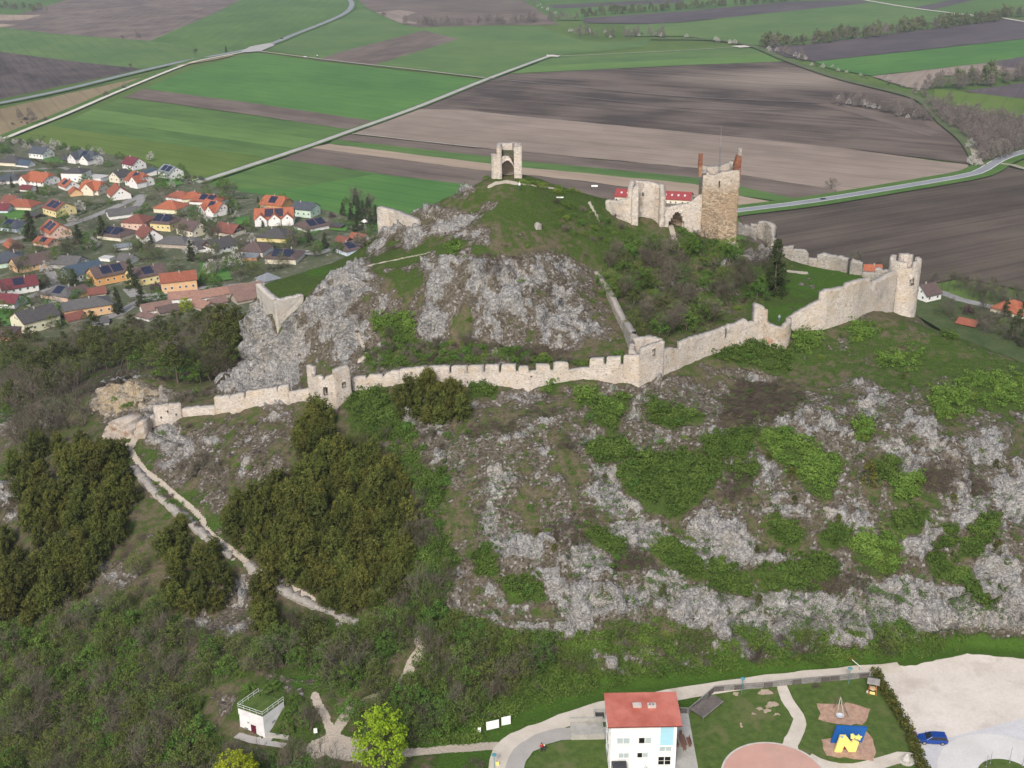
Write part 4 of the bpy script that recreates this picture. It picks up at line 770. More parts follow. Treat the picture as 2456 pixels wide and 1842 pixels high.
def pxwall(name, label, cat, base, top, thick=1.3, mat=None, merlon=None, group=None, holes=(), sink=1.5, step=.5, lift=0, rag=.32, rough=.17):
 """curtain wall from the photo: base = pixel polyline on the ground, top = pixel polyline of the crest (steps allowed)"""
 B = [H1(*b) if len(b) == 2 else G(*b) for b in base]
 P = np.array(B); S = np.concatenate([[0], np.cumsum(np.hypot(np.diff(P[:, 0]), np.diff(P[:, 1])))])
 kn = []
 for j, (u, v) in enumerate(top):
  best = None
  for i in range(len(P) - 1):
   d = raydirs(u, v); ex = P[i + 1] - P[i]
   A = np.array([[d[0], -ex[0]], [d[1], -ex[1]]]); t, r = np.linalg.solve(A, P[i][:2])
   lo = -.001 if i else -9; hi = 1.001 if i < len(P) - 2 else 9
   if lo <= r <= hi and t > 0:
    q = S[i] + r * (S[i + 1] - S[i]); best = (min(max(q, 0), S[-1]), CAMZ + d[2] * t); break
  if best is None: continue
  q, z = best
  if kn and q <= kn[-1][0] + .02: q = kn[-1][0] + .12
  kn.append((q, z))
 zt = Prof(kn); zbp = Prof([(S[i], P[i][2] - sink) for i in range(len(P))])
 zb = lambda q: min(zbp(q), zt(q) - .4)
 hl = []
 for (u0, u1, v0, v1) in holes:
  d0 = raydirs((u0 + u1) / 2, (v0 + v1) / 2); qq = []
  for (u, v) in ((u0, v1), (u1, v0)):
   d = raydirs(u, v)
   for i in range(len(P) - 1):
    ex = P[i + 1] - P[i]; A = np.array([[d[0], -ex[0]], [d[1], -ex[1]]]); t, r = np.linalg.solve(A, P[i][:2])
    if -.2 <= r <= 1.2: qq.append((S[i] + r * (S[i + 1] - S[i]), CAMZ + d[2] * t)); break
  if len(qq) == 2: hl.append((qq[0][0], qq[1][0], qq[0][1], qq[1][1]))
 o, _ = build_wall(name, mat or M_wall, P[:, :2], thick, zb, zt, holes=hl, side=1, step=step, rag=rag, rough=rough)
 tag(o, label, cat, group); return o, P, zt
def steps(*rows):                                     # merlon rows ((u0, v0, u1, v1), ...) -> crest polyline
 out = []
 for r in rows:
  out += [(r[0], r[1]), (r[2], r[3])]
 return out
pxwall('curtain_wall', 'low rubble stub of curtain wall climbing right from the ruined gate', 'wall', [(345, 1030), (368, 1026), (374, 1022)], [(345, 1006), (360, 1000), (374, 997)], 1.6)
pxwall('curtain_wall', 'pale double merlon wall piece with small putlog holes just right of the ruined gate', 'wall', [(374, 1023), (405, 1015), (439, 1005)], [(374, 975), (403, 970), (404, 974), (406, 970), (439, 968)], 1.4, holes=[(385, 388, 999, 1003), (401, 404, 987, 991), (421, 424, 991, 995)])
pxwall('curtain_wall', 'low broken pale wall between the double merlon piece and the slotted stretch', 'wall', [(439, 1005), (480, 1000), (518, 996)], [(439, 982), (470, 977), (480, 979), (518, 975)], 1.5)
pxwall('curtain_wall', 'tall pale wall stretch with three narrow slots left of the small open tower', 'wall', [(518, 996), (560, 989), (610, 981), (660, 973), (695, 968)],
  [(518, 953), (549, 950), (550, 958), (552, 950), (584, 944), (586, 957), (588, 957), (590, 941), (662, 930), (663, 940), (666, 938), (667, 929), (695, 925)], 1.4)
pxwall('curtain_wall', 'lowered wall stretch joining the small open tower on its left side', 'wall', [(695, 968), (720, 964), (745, 962)], [(695, 941), (720, 937), (745, 931)], 1.4)
def ring(cx, cy, r, n, a0=0, a1=360, sy=1.0):
 return [(cx + r * math.cos(math.radians(a)), cy + sy * r * math.sin(math.radians(a))) for a in np.linspace(a0, a1, n)]
pl = [G(u, v, z) for u, v, z in ((742, 962, 91.0), (770, 985, 90.3), (808, 984, 90.8), (846, 960, 92.1))]
def hz(p, u, v): return ZT(u, v, p[1])[1]
def towerE():
 root = empty('wall_tower', H1(790, 985), 0, 'small open backed wall tower with two dark windows and broken merlons', 'tower')
 S = np.concatenate([[0], np.cumsum([math.hypot(b[0] - a[0], b[1] - a[1]) for a, b in zip(pl[:-1], pl[1:])])])
 zA, zBq, zC, zD = hz(pl[0], 744, 905), hz(pl[1], 772, 905), hz(pl[2], 813, 900), hz(pl[3], 844, 893)
 zt = Prof([(0, zA + 2.8), (S[1] * .45, zA + 2.9), (S[1] * .48, zA + .8), (S[1], zBq + .2), (S[1] + .9, zBq + .2), (S[1] + 1, zBq - .5), (S[1] + 1.5, zBq - .5), (S[1] + 1.6, zBq + .1), (S[2] - .2, zC + .2), (S[2], zC - .3), (S[2] + .3, zC + 1.0), (S[3] - .4, zD + 1.5), (S[3], zD + .4)])
 zmid = hz(pl[1], 786, 936)
 o, _ = build_wall('wall', M_wall, [p[:2] for p in pl], 1.3, lambda q: 88.0, zt, holes=[(S[1] + .9, S[1] + 2.0, zmid - .9, zmid + .8), (S[2] + 1.6, S[2] + 2.5, zmid + .5, zmid + 1.7)], side=1, parent=root, origin=root.location, step=.4)
towerE()
pxwall('curtain_wall', 'short pale wall with low merlons between the small open tower and the dark trees', 'wall', [(846, 942), (880, 935), (925, 930), (960, 925)],
  [(846, 907), (875, 904), (877, 909), (884, 901), (915, 900), (917, 905), (924, 898), (937, 892), (955, 891), (960, 897)], 1.4)
pxwall('curtain_wall', 'wall stretch half hidden behind the dark evergreen trees', 'wall', [(960, 925), (1020, 921), (1078, 919)], [(960, 888), (1000, 883), (1018, 881), (1076, 880)], 1.4)
mer = [(1083, 1115, 879), (1123, 1155, 878), (1164, 1195, 877), (1203, 1235, 876), (1244, 1267, 881), (1288, 1319, 876), (1330, 1363, 871)]
tp = [(1078, 896)]
for a, b, v in mer: tp += [(a - 1, 896 - (a - 1083) * .025), (a, v), (b, v), (b + 1, 896 - (a - 1083) * .025)]
tp += [(1366, 889), (1412, 884)]
for a, b, v in ((1412, 1446, 861), (1455, 1487, 858), (1496, 1533, 854)): tp += [(a - 1, 877), (a, v), (b, v - 1), (b + 1, 875)]
pxwall('curtain_wall', 'long pale curtain wall with ten square merlons across the middle of the hill', 'wall', [(1078, 917), (1123, 924), (1163, 930), (1268, 934), (1325, 924), (1400, 911), (1450, 918), (1533, 924)], tp, 1.2, step=.45, rag=.12, holes=[(1272, 1276, 901, 906)])
def towerG():
 A, Bq = H1(1533, 924), H1(1594, 903)
 d = (Bq - A)[:2]; L = np.linalg.norm(d); d /= L; n = np.array([-d[1], d[0]])
 zt = hz(A, 1560, 836)
 root = empty('bend_tower', A, 0, 'square hollow tower at the bend where the cross wall meets the curtain wall', 'tower')
 pts = [A[:2], A[:2] + d * (L - .3), Bq[:2] + d * .2 + n * 1.2, Bq[:2] + n * 4.6 - d * .6, A[:2] + n * 5.4 + d * 1.8, A[:2] + n * 3.4 - d * .2]
 Ls = np.cumsum([0] + [float(np.linalg.norm(b - a)) for a, b in zip(pts, pts[1:] + pts[:1])])
 pr = Prof([(0, zt - 2.4), (Ls[1] * .06, zt - 2.2), (Ls[1] * .12, zt - .2), (Ls[1] * .55, zt), (Ls[1], zt + .2), (Ls[2], zt + .3), (Ls[3], zt + .3), (Ls[4] - .6, zt + .2), (Ls[4], zt - .8), (Ls[5], zt - 1.2), (Ls[6] - .1, zt - 2.2)])
 build_wall('wall', M_wall, pts, 1.1, lambda q: A[2] - 3, pr, closed=True, holes=[(Ls[1] * .50, Ls[1] * .62, zt - 2.0, zt - .8)], side=1, parent=root, origin=root.location, step=.45)
towerG()
pxwall('curtain_wall', 'long wall rising to the right with a tall dark slit, right of the bend tower', 'wall', [(1590, 905), (1667, 867), (1745, 842), (1800, 828), (1828, 822)],
  [(1590, 840), (1625, 836), (1628, 839), (1634, 838), (1636, 822), (1660, 813), (1735, 790), (1750, 782), (1768, 778), (1790, 767), (1793, 770), (1795, 773), (1812, 773), (1828, 772)], 1.3, holes=[(1738, 1742, 783, 808)], step=.45)
pxwall('wall_pillar', 'tall narrow stone pillar standing up from the curtain wall beside the half round turret', 'pillar', [(1810, 826), (1837, 822)], [(1810, 742), (1813, 736), (1822, 733), (1833, 736), (1837, 745)], 2.2, step=.4, sink=1, rag=.3)
def turretJ():
 A, Bq = H1(1830, 824), H1(1886, 812); m = (A + Bq) / 2; r = np.linalg.norm((Bq - A)[:2]) / 2
 root = empty('wall_turret', (m[0], m[1], min(A[2], Bq[2]) - 1), 0, 'half round turret with reddish stained foot projecting from the rising curtain wall', 'tower')
 pts = ring(m[0], m[1] + .5, r * 1.0, 9, 185, 362, 1.05); zt = hz((m[0], m[1] - r), 1850, 787)
 Lq = r * math.pi
 build_wall('wall', mat_masonry('turret_stone', (.55, .49, .41), (.38, .33, .28), (.44, .33, .24), 2.0, 1, patch=(.38, .17, .10)), pts, 1.2, lambda q: root.location.z - 2.5, Prof([(0, zt + 1.1), (Lq * .3, zt + .3), (Lq * .6, zt - .2), (Lq * .62, zt + .3), (Lq, zt + .9)]), side=1, parent=root, origin=root.location, step=.4)
turretJ()
pxwall('curtain_wall', 'tall smooth wall with one deep notch running up to the round tower', 'wall', [(1884, 798), (1930, 795), (1976, 791), (2053, 766), (2142, 750)],
  [(1884, 782), (1893, 766), (1920, 748), (1968, 722), (1969, 703), (1985, 697), (2030, 690), (2033, 688), (2037, 681), (2060, 674), (2087, 668), (2089, 672), (2090, 697), (2097, 692), (2102, 678), (2132, 660), (2145, 655)], 1.5, step=.5)
def towerL():
 A, Bq = H1(2137, 752), H1(2196, 762); c0 = (A + Bq) / 2
 r = 69 / 2 * np.linalg.norm(np.array(c0) - [0, 0, CAMZ]) / F; c = np.array([c0[0] + .1, c0[1] + r * .85])
 zt = hz((c[0], c[1] - r), 2170, 633)
 root = empty('round_tower', (c[0], c[1], c0[2] - 1), 0, 'round pale tower with a dark window at the right end of the curtain wall', 'tower')
 n = 26; pts = ring(c[0], c[1], r, n + 1)[:-1]; per = 2 * math.pi * r
 def z(a):                                          # crown height by bearing (degrees, 0 = +x, ccw)
  a %= 360
  gaps = ((255, 283), (20, 40), (335, 352), (100, 130), (175, 200))
  return zt - 1.2 if any(g0 < a < g1 for g0, g1 in gaps) else zt + (.5 if 40 < a < 175 else .15)
 kn = []
 for a in np.arange(0, 360, 3): kn.append((per * a / 360, z(a)))
 wz = hz((c[0] + 1.5, c[1] - r), 2167, 678)
 ha = 282 / 360 * per
 build_wall('wall', M_wall, pts, 1.1, lambda q: root.location.z - 3, Prof(kn), closed=True, holes=[(ha - .55, ha + .55, wz - .8, wz + .8)], side=1, parent=root, origin=root.location, step=.42)
 MB().lathe((0, 0, 0), [(r - .9, zt - 3 - root.location.z), (0.02, zt - 3 - root.location.z)], 20).build('floor_slab', M_grey, root)
towerL()
pxwall('cross_wall', 'narrow weathered cross wall climbing from the bend tower over the rocky slope', 'wall', [(1540, 852), (1512, 850), (1494, 800), (1476, 762), (1455, 715), (1440, 685), (1424, 656)][::-1],
  [(1540, 815), (1517, 800), (1500, 778), (1490, 766), (1476, 740), (1458, 700), (1442, 675), (1424, 650)][::-1], 1.3, M_grey, rag=.12, step=.6)
for k, (b, t, lab) in enumerate([
 ([(1800, 545, 109.5), (1830, 560, 108), (1850, 583, 106.5)], [(1800, 538), (1817, 540), (1819, 532), (1835, 532), (1848, 540), (1850, 548), (1850, 572)], 'broken wall corner with a standing stump right of the tall keep'),
 ([(1771, 545, 111), (1800, 552, 109.5), (1815, 560, 108.5)], [(1771, 532), (1785, 540), (1800, 543), (1815, 550)], 'low crumbling wall running right from the foot of the keep'),
 ([(1876, 604, 105), (1900, 618, 104), (1938, 628, 102.5)], [(1876, 592), (1898, 590), (1900, 598), (1935, 600), (1938, 608)], 'grey back wall fragment with low merlon just right of the tall pine'),
 ([(1938, 628, 102.5), (1958, 634, 102)], [(1938, 620), (1958, 622)], 'lowest link of the grey back wall between its two broad fragments'),
 ([(1958, 634, 102), (1990, 642, 101.3), (2028, 654, 100.8)], [(1958, 613), (1975, 609), (1990, 612), (2005, 617), (2010, 615), (2028, 620)], 'longest grey back wall fragment with worn rounded top'),
 ([(2037, 657, 100.8), (2066, 661, 100.6)], [(2037, 631), (2045, 623), (2062, 628), (2066, 632)], 'single grey merlon block standing alone in the back wall'),
 ([(2066, 664, 100.6), (2097, 668, 100.6)], [(2070, 656), (2097, 655)], 'almost levelled back wall piece below the small red roof'),
 ([(2097, 668, 100.6), (2132, 669, 100.8)], [(2097, 644), (2110, 643), (2118, 650), (2132, 649)], 'last grey back wall piece touching the round tower')]):
 pxwall('back_wall', lab, 'wall', b, t, 1.6, M_grey, sink=2.0, rag=.35, rough=.22)
# --- the keep
def keep():
 Lb = H1(1683, 562); Rb = H1(1766, 595)
 y0 = (Lb[1] + Rb[1]) / 2 - 1.0
 xl = ZT(1683, 500, y0)[0]; xr = ZT(1769, 500, y0)[0]; wdt = xr - xl
 root = empty('castle_keep', (xl, y0, 106), 0, 'tall square brown stone keep with two red brick horns at its broken top', 'tower')
 z1 = hz((xl, y0), 1700, 412); zl = hz((xl, y0), 1690, 432)
 ff = .02                                            # slight turn of the tower
 a = math.radians(-3)
 ux = np.array([math.cos(a), math.sin(a)]); uy = np.array([-math.sin(a), math.cos(a)])
 A = np.array([xl, y0]); pts = [A, A + ux * wdt, A + ux * wdt + uy * wdt * .92, A + uy * wdt * .92]
 L = np.cumsum([0, wdt, wdt * .92, wdt, wdt * .92])
 zt = Prof([(0, z1 - .6), (wdt * .08, z1 - .7), (wdt * .1, z1 - .2), (wdt * .3, z1 - 1.1), (wdt * .55, z1 - .1), (wdt * .8, z1 + .15), (L[1], z1 + .3), (L[1] + .3, z1 + 1.2), (L[1] + wdt * .3, z1 + .6), (L[2] - 1, z1 + .8), (L[2], z1 + 1.0), (L[2] + 2.5, z1 + .4), (L[2] + 4.5, z1 - .4), (L[3], z1 - .2), (L[3] + 2, z1 - .6), (L[3] + 5, z1 - 1.3), (L[4], z1 - .6)])
 sz = hz((xl, y0), 1720, 441)
 build_wall('wall', M_keep, pts, 1.7, lambda q: 104.0, zt, closed=True, holes=[(wdt * .43, wdt * .47, sz - .9, sz + .9)], side=1, parent=root, origin=root.location, step=.45, rag=.4, rough=.2)
 def horn(mat_, x0, x1, x2, x3, zb, ztp, dep, lab):
  P = MB(); o = root.location
  q = lambda x, z, y: (x - o[0], y - o[1], z - o[2])
  yy = y0 + (x0 - xl) * math.tan(a) - .02
  n = 6; vs = []; fs = []
  for i in range(n + 1):
   t = i / n; l = x0 + (x2 - x0) * t ** 1.3 + .08 * _rs.normal(); r = x1 + (x3 - x1) * t; z = zb + (ztp - zb) * t
   d = dep * (1 - .5 * t)
   vs += [q(l, z, yy), q(r, z, yy), q(r, z, yy + d), q(l, z, yy + d)]
  for i in range(n):
   for k in range(4): fs.append((i * 4 + k, i * 4 + (k + 1) % 4, i * 4 + 4 + (k + 1) % 4, i * 4 + 4 + k))
  fs.append((4 * n, 4 * n + 1, 4 * n + 2, 4 * n + 3)); P.add(vs, fs)
  ob = P.build('brick_horn', mat_, root); ob['label'] = lab
 X = lambda u, v: ZT(u, v, y0)[0]
 horn(M_brick, X(1675, 404) , X(1685, 404) , X(1677, 370), X(1686, 370), z1 - 1.2, hz((xl, y0), 1680, 369), 1.3, 'narrow left brick horn')
 horn(M_brick, X(1752, 425), X(1775, 425), X(1769, 374), X(1779, 374), z1 - 2.6, hz((xl, y0), 1772, 372), 3.2, 'tapering right brick horn')
 horn(M_grey, X(1770, 374), X(1778, 374), X(1771, 356), X(1779, 356), hz((xl, y0), 1772, 373), hz((xl, y0), 1772, 355), 1.2, 'pale stone tip of the right horn')
 bl = H1(1650, 548)
 P = MB(); o = root.location
 lx = ZT(1650, 540, y0 + 1)[0]
 zb_, zu = 105, hz((xl, y0), 1662, 470)
 V, Q, W = wallmesh([(lx - 1.2, y0 + 3.2), (xl + .3, y0 + .2)], 2.2, lambda q: zb_, Prof([(0, hz((xl, y0), 1650, 512)), (1.5, hz((xl, y0), 1660, 494)), (4, hz((xl, y0), 1672, 470))]), side=1, step=.45, rough=.2)
 put(fastmesh('buttress', V - np.array(o), Q, [M_wall], None, [('weather', 'FLOAT', 'POINT', W)]), 'buttress', root)
 fb = H1(1770, 604)
 V, Q, W = wallmesh([(ZT(1738, 590, y0 - .6)[0], y0 - .6), (ZT(1771, 600, y0 - .6)[0], y0 - .6)], 1.6, lambda q: 104, lambda q: hz((xl, y0), 1750, 583), side=1, step=.4, rough=.35, rag=.7)
 put(fastmesh('footing', V - np.array(o), Q, [M_grey], None, [('weather', 'FLOAT', 'POINT', W)]), 'footing', root)
 MB().add([(.8, .8, z1 - 5 - 106), (wdt - .8, .8, z1 - 5 - 106), (wdt - .8, wdt - 1.4, z1 - 5 - 106), (.8, wdt - 1.4, z1 - 5 - 106)], [(0, 1, 2, 3)]).build('floor_slab', M_grey, root)
 mx = X(1733, 408); my = y0 + wdt * .5; mt = hz((mx, my), 1739, 303)
 mr = empty('antenna_mast', (mx, my, z1 - 4.9), 0, 'thin lattice antenna mast rising from inside the keep', 'mast')
 m = MB(); m1 = MB(); zb0 = 0; h = mt - (z1 - 4.9); hh = h * .68
 for k in range(3):
  t = k * 2.094; m.tube((.28 * math.cos(t), .28 * math.sin(t), 0), (.2 * math.cos(t), .2 * math.sin(t), hh), .035, n=4)
 for i in range(int(hh / .5)):
  for k in range(3):
   t = k * 2.094; t2 = (k + 1) * 2.094
   m.tube((.27 * math.cos(t), .27 * math.sin(t), i * .5), (.27 * math.cos(t2), .27 * math.sin(t2), i * .5 + .5), .02, n=3, cap=False)
 m.build('lattice', paint((.18, .20, .25), .5), mr)
 m1.tube((0, 0, hh - .3), (0, 0, h), .05, .02).build('whip_antenna', paint((.35, .35, .36), .5), mr)
keep()
# --- hall ruin left of the keep
def hall():
 b = H1(1550, 545); y0 = b[1]
 X = lambda u, v, y=y0: ZT(u, v, y)[0]
 Z = lambda u, v, y=y0: ZT(u, v, y)[1]
 root = empty('hall_ruin', (b[0], y0, b[2] - 2), 0, 'pale roofless ruin with a tall curved shell wall left of the keep', 'ruin')
 o = root.location
 def part(name, pts, zb, zt, th=1.3, holes=(), mat=None, rag=.65):
  V, Q, W = wallmesh(pts, th, zb, zt, side=1, step=.42, rough=.32, rag=rag, holes=holes)
  return put(fastmesh(name, V - np.array(o), Q, [mat or M_wall], None, [('weather', 'FLOAT', 'POINT', W)]), name, root)
 zb = lambda q: b[2] - 2.5
 l0, l1 = X(1460, 520), X(1514, 530)
 part('low_wall', [(l0 - .6, y0 + 3.5), (l0 + 1.6, y0 + 1.2), (l1, y0 + .2)], zb, Prof([(0, Z(1462, 490)), (1.6, Z(1463, 484)), (3.2, Z(1480, 486)), (6.0, Z(1512, 478))]))
 x0, x1 = X(1517, 500), X(1535, 500); r0, r1 = X(1586, 460), X(1584, 540)
 part('shell_wall', [(x0 - .2, y0 - .3), (x1 - .4, y0 - .3)], zb, Prof([(0, Z(1518, 455)), (.7, Z(1524, 447)), (1.9, Z(1533, 440))]), 1.4)
 part('shell_wall', [(x0 + .1, y0 + .6), (x0 + .9, y0 + 3.2), (x0 + 3.2, y0 + 4.6), (x0 + 5.6, y0 + 4.4), (r0, y0 + 2.6)], zb,
   Prof([(0, Z(1518, 450, y0 + 1)), (2.2, Z(1530, 434, y0 + 3)), (4.0, Z(1545, 432, y0 + 4)), (6.5, Z(1565, 438, y0 + 4)), (9.5, Z(1585, 446, y0 + 3))]), 1.3, holes=[(4.9, 5.4, Z(1541, 468, y0 + 4), Z(1541, 460, y0 + 4))])
 part('shell_wall', [(r0 - .2, y0 + 2.8), (r0 + .1, y0 + .9)], zb, Prof([(0, Z(1584, 447)), (1.2, Z(1586, 452)), (1.9, Z(1586, 470))]), 1.2)
 q0, q1 = X(1586, 520), X(1662, 520); ww = q1 - q0
 ah0, ah1 = (X(1606, 530) - q0) / ww, (X(1644, 530) - q0) / ww
 zt_ = Prof([(0, Z(1588, 500)), (ww * .15, Z(1595, 502)), (ww * .35, Z(1615, 498)), (ww * .6, Z(1640, 496)), (ww, Z(1662, 493))])
 hl = [(ww * (ah0 + (ah1 - ah0) * k / 8), ww * (ah0 + (ah1 - ah0) * (k + 1) / 8), b[2] - 3, Z(1622, 548) + (Z(1622, 513) - Z(1622, 548)) * math.sin(math.pi * (k + .5) / 8) ** .55) for k in range(8)]
 part('arch_wall', [(q0, y0 + 1.2), (q1, y0 + 2.0)], zb, zt_, 1.5, holes=hl)
 part('arch_back', [(q0 + 1, y0 + 5.4), (q1, y0 + 5.4)], zb, lambda q: Z(1622, 506, y0 + 4), 1.0, mat=M_keep)
hall()
# --- chapel-like tower on the summit
def summit():
 b = G(1222, 431, 126.2); y0 = b[1] - .3
 X = lambda u, v=400, y=y0: ZT(u, v, y)[0]
 Z = lambda u, v, y=y0: ZT(u, v, y)[1]
 root = empty('summit_tower', (b[0], y0, b[2] - 1), 0, 'roofless open fronted tower with a big arch on the grassy summit', 'tower')
 o = root.location
 def part(name, pts, zb, zt, th=1.2, holes=(), mat=None, rag=.22, step=.35):
  V, Q, W = wallmesh(pts, th, zb, zt, side=1, step=step, rough=.12, rag=rag, holes=holes)
  return put(fastmesh(name, V - np.array(o), Q, [mat or M_wall], None, [('weather', 'FLOAT', 'POINT', W)]), name, root)
 zb = lambda q: b[2] - 1.5; zt = Z(1220, 353)
 D = 5.2
 part('wall', [(X(1233), y0), (X(1252), y0)], zb, Prof([(0, zt - .1), (2.2, zt + .1)]))                                             # right pier
 part('wall', [(X(1252), y0 + .02), (X(1252), y0 + D)], zb, lambda q: zt + .1)                                                # right side
 part('wall', [(X(1192), y0 + D), (X(1192), y0)], zb, Prof([(0, zt), (D, zt - .2)]))                                          # left side
 part('wall', [(X(1192), y0), (X(1201), y0)], zb, Prof([(0, zt - .2), (1.1, zt - .6)]), rag=.5)                                 # left pier
 bw = X(1252) - X(1192) - .2
 part('wall', [(X(1192) + .1, y0 + D), (X(1252) - .1, y0 + D)], zb, lambda q: zt - .1, holes=[(bw * .63, bw * .72, zt - 1.6, zt - .1)])    # back wall with window
 a0, a1 = X(1201), X(1233); aw = a1 - a0; zs = Z(1217, 405); za = Z(1217, 386); zc = Z(1217, 366)
 hl = [(aw * k / 12, aw * (k + 1) / 12, b[2] - 2, zs + (za - zs) * math.sin(math.pi * (k + .5) / 12) ** .6) for k in range(12)]
 part('arch', [(a0, y0 + .5), (a1, y0 + .5)], zb, Prof([(0, za + .8), (aw * .3, za + 1.1), (aw * .6, za + 1.0), (aw * .8, za + .2), (aw, za - 1.3)]), .7, holes=hl, step=.25, rag=.1)
 MB().add([(a0 - o[0], y0 + .9 - o[1], za + .6 - o[2]), (a1 - o[0], y0 + .9 - o[1], za + .2 - o[2]), (a1 - o[0], y0 + D - .5 - o[1], zc - .4 - o[2]), (a0 - o[0], y0 + D - .5 - o[1], zc - .2 - o[2])], [(0, 1, 2, 3)]).build('mossy_vault', mat_ground('moss', (.035, .045, .02), (.12, .11, .08), .8, 3), root)
 part('wall_stub', [(X(1178), y0 + 1.2), (X(1185), y0 + .1), (X(1194), y0 + .2)], zb, Prof([(0, Z(1180, 372)), (.8, Z(1182, 371)), (1.0, Z(1186, 374)), (2.6, Z(1193, 372))]), 1.3, rag=.4)
summit()
# --- gate, fragments, bastion
pxwall('gate_ruin', 'rough masonry lump with reddish patch left of the narrow gate gap', 'ruin', [(246, 1056), (280, 1054), (317, 1053)], [(246, 1040), (258, 1018), (268, 1010), (290, 1008), (302, 1012), (306, 1022), (314, 1030), (317, 1044)], 5.0, mat_masonry('gate_stone', (.52, .46, .40), (.38, .33, .29), (.42, .31, .2), 1.6, 1, patch=(.36, .19, .12)), rough=.85, rag=.8, sink=2)
pxwall('gate_pier', 'red stained stone pier right of the narrow gate gap', 'pillar', [(324, 1058), (350, 1056)], [(324, 1036), (330, 1014), (342, 1012), (350, 1018)], 3.0, bpy.data.materials['gate_stone'], rough=.25, rag=.3)
pxwall('wall_fragment', 'bright triangular wall fragment standing on rock at the left shoulder of the hill', 'wall', [(907, 562, 110.5), (935, 560, 111.5), (965, 560, 113), (1000, 574, 113.5)], [(907, 497), (912, 498), (930, 503), (960, 514), (985, 524), (991, 528), (1000, 552)], 1.8, M_wall, sink=3, rag=.35, rough=.25)
pxwall('wall_stump', 'small lone stone stump on the grassy slope below the summit', 'ruin', [(1286, 556), (1300, 556)], [(1286, 540), (1291, 534), (1300, 538)], 1.0, M_grey, sink=1, rag=.4)
def bastion():
 A, Bq, C = G(613, 681, 106.9), G(658, 721, 107.2), G(728, 702, 107.7)
 o0 = (Bq[0], Bq[1], 92.0)
 root = empty('corner_bastion', o0, 0, 'sharp pale masonry corner bastion with a grass top above the cliff', 'bastion')
 L1 = np.linalg.norm((Bq - A)[:2]); L2 = np.linalg.norm((C - Bq)[:2])
 out = np.array([0, 0])
 V, Q, W = wallmesh([A[:2], Bq[:2], C[:2]], 1.6, Prof([(0, A[2] - 6.5), (L1 * .35, A[2] - 11), (L1, Bq[2] - 14), (L1 + L2 * .3, Bq[2] - 10.5), (L1 + L2 * .65, Bq[2] - 5), (L1 + L2, C[2] - 1.5)]), Prof([(0, A[2]), (L1 * .5, A[2] - .3), (L1, Bq[2]), (L1 + L2 * .5, Bq[2] - .2), (L1 + L2, C[2] - .6)]), side=1, step=.45, rough=.16, rag=.35)
 W *= .5
 put(fastmesh('wall', V - np.array(o0), Q, [M_bast], None, [('weather', 'FLOAT', 'POINT', W)]), 'wall', root)
bastion()
pxwall('parapet_ruin', 'low white rubble line along the far edge of the grass terrace', 'wall', [(700, 648), (740, 632), (790, 620)], [(700, 644), (740, 627), (790, 612)], 1.4, M_grey, sink=1, rag=.3, rough=.3)
pxwall('ruined_wall', 'long collapsed rubble wall running down beside the footpath', 'wall', [(310, 1128), (345, 1172), (386, 1213), (431, 1250), (482, 1296), (533, 1337), (560, 1352)], [(310, 1120), (345, 1162), (386, 1203), (431, 1239), (482, 1284), (533, 1325), (560, 1345)], 1.9, M_grey, sink=1.2, rag=.5, rough=.45, step=.45)
pxwall('ruined_wall', 'lower collapsed rubble wall ending among the shrubs near the trail', 'wall', [(584, 1366), (635, 1406), (685, 1436), (736, 1462), (792, 1482), (850, 1506)], [(584, 1353), (635, 1394), (685, 1424), (736, 1450), (792, 1472), (850, 1500)], 2.2, M_grey, sink=1.2, rag=.5, rough=.5, step=.45)
# --- houses of the village
WHITE = (.80, .79, .76)
C_ROOF = dict(red=(.29, .095, .055), orange=(.36, .115, .058), rust=(.20, .075, .055), maroon=(.15, .035, .042), brown=(.115, .080, .072), dark=(.075, .070, .070), grey=(.115, .110, .108), slate=(.070, .080, .098), blue=(.055, .085, .12), tile=(.31, .18, .135), oldtile=(.22, .14, .115), metal=(.22, .24, .26), crimson=(.30, .05, .05))
C_WALL = dict(white=(.78, .77, .75), cream=(.72, .66, .52), yellow=(.74, .62, .30), pale=(.72, .69, .50), pink=(.66, .46, .36), peach=(.70, .45, .25), orange=(.66, .36, .14), ice=(.58, .66, .74), mint=(.55, .70, .56), salmon=(.62, .30, .19), grey=(.45, .44, .42), wood=(.10, .06, .04), stone=(.42, .36, .30))
m_glass = paint((.03, .035, .045), .15, .1, 2, 0, .6, 'window_glass'); m_wframe = paint((.75, .75, .73), .5)
m_solar = paint((.018, .022, .045), .2, .1, 2, 0, .7, 'solar_glass'); m_alu = paint((.45, .46, .48), .4, .05, 1, .8)
m_chim = paint((.42, .38, .34), .9); m_doorb = paint((.12, .06, .035), .5); m_gutter = paint((.25, .16, .13), .5)
m_conc_far = mat_ground('yard_stone', (.26, .24, .21), (.38, .35, .31), .3, 1.5)
_wm = {}
def winmesh(w_, h_, fr=None):
 k = (w_, h_)
 if k not in _wm:
  m = MB(); m.box((0, -.03, 0), (w_ + .22, .10, h_ + .22), 0)
  m.box((-w_ / 4, -.085, 0), (w_ / 2 - .06, .03, h_ - .06), 1); m.box((w_ / 4, -.085, 0), (w_ / 2 - .06, .03, h_ - .06), 1)
  _wm[k] = m.mesh('window', [m_wframe, m_glass])
 return _wm[k]
def doormesh():
 if 'd' not in _wm:
  m = MB(); m.box((0, -.03, 1.05), (1.15, .1, 2.15), 0); m.box((0, -.09, 1.02), (.95, .04, 2.0), 1); _wm['d'] = m.mesh('door', [m_wframe, m_doorb])
 return _wm['d']
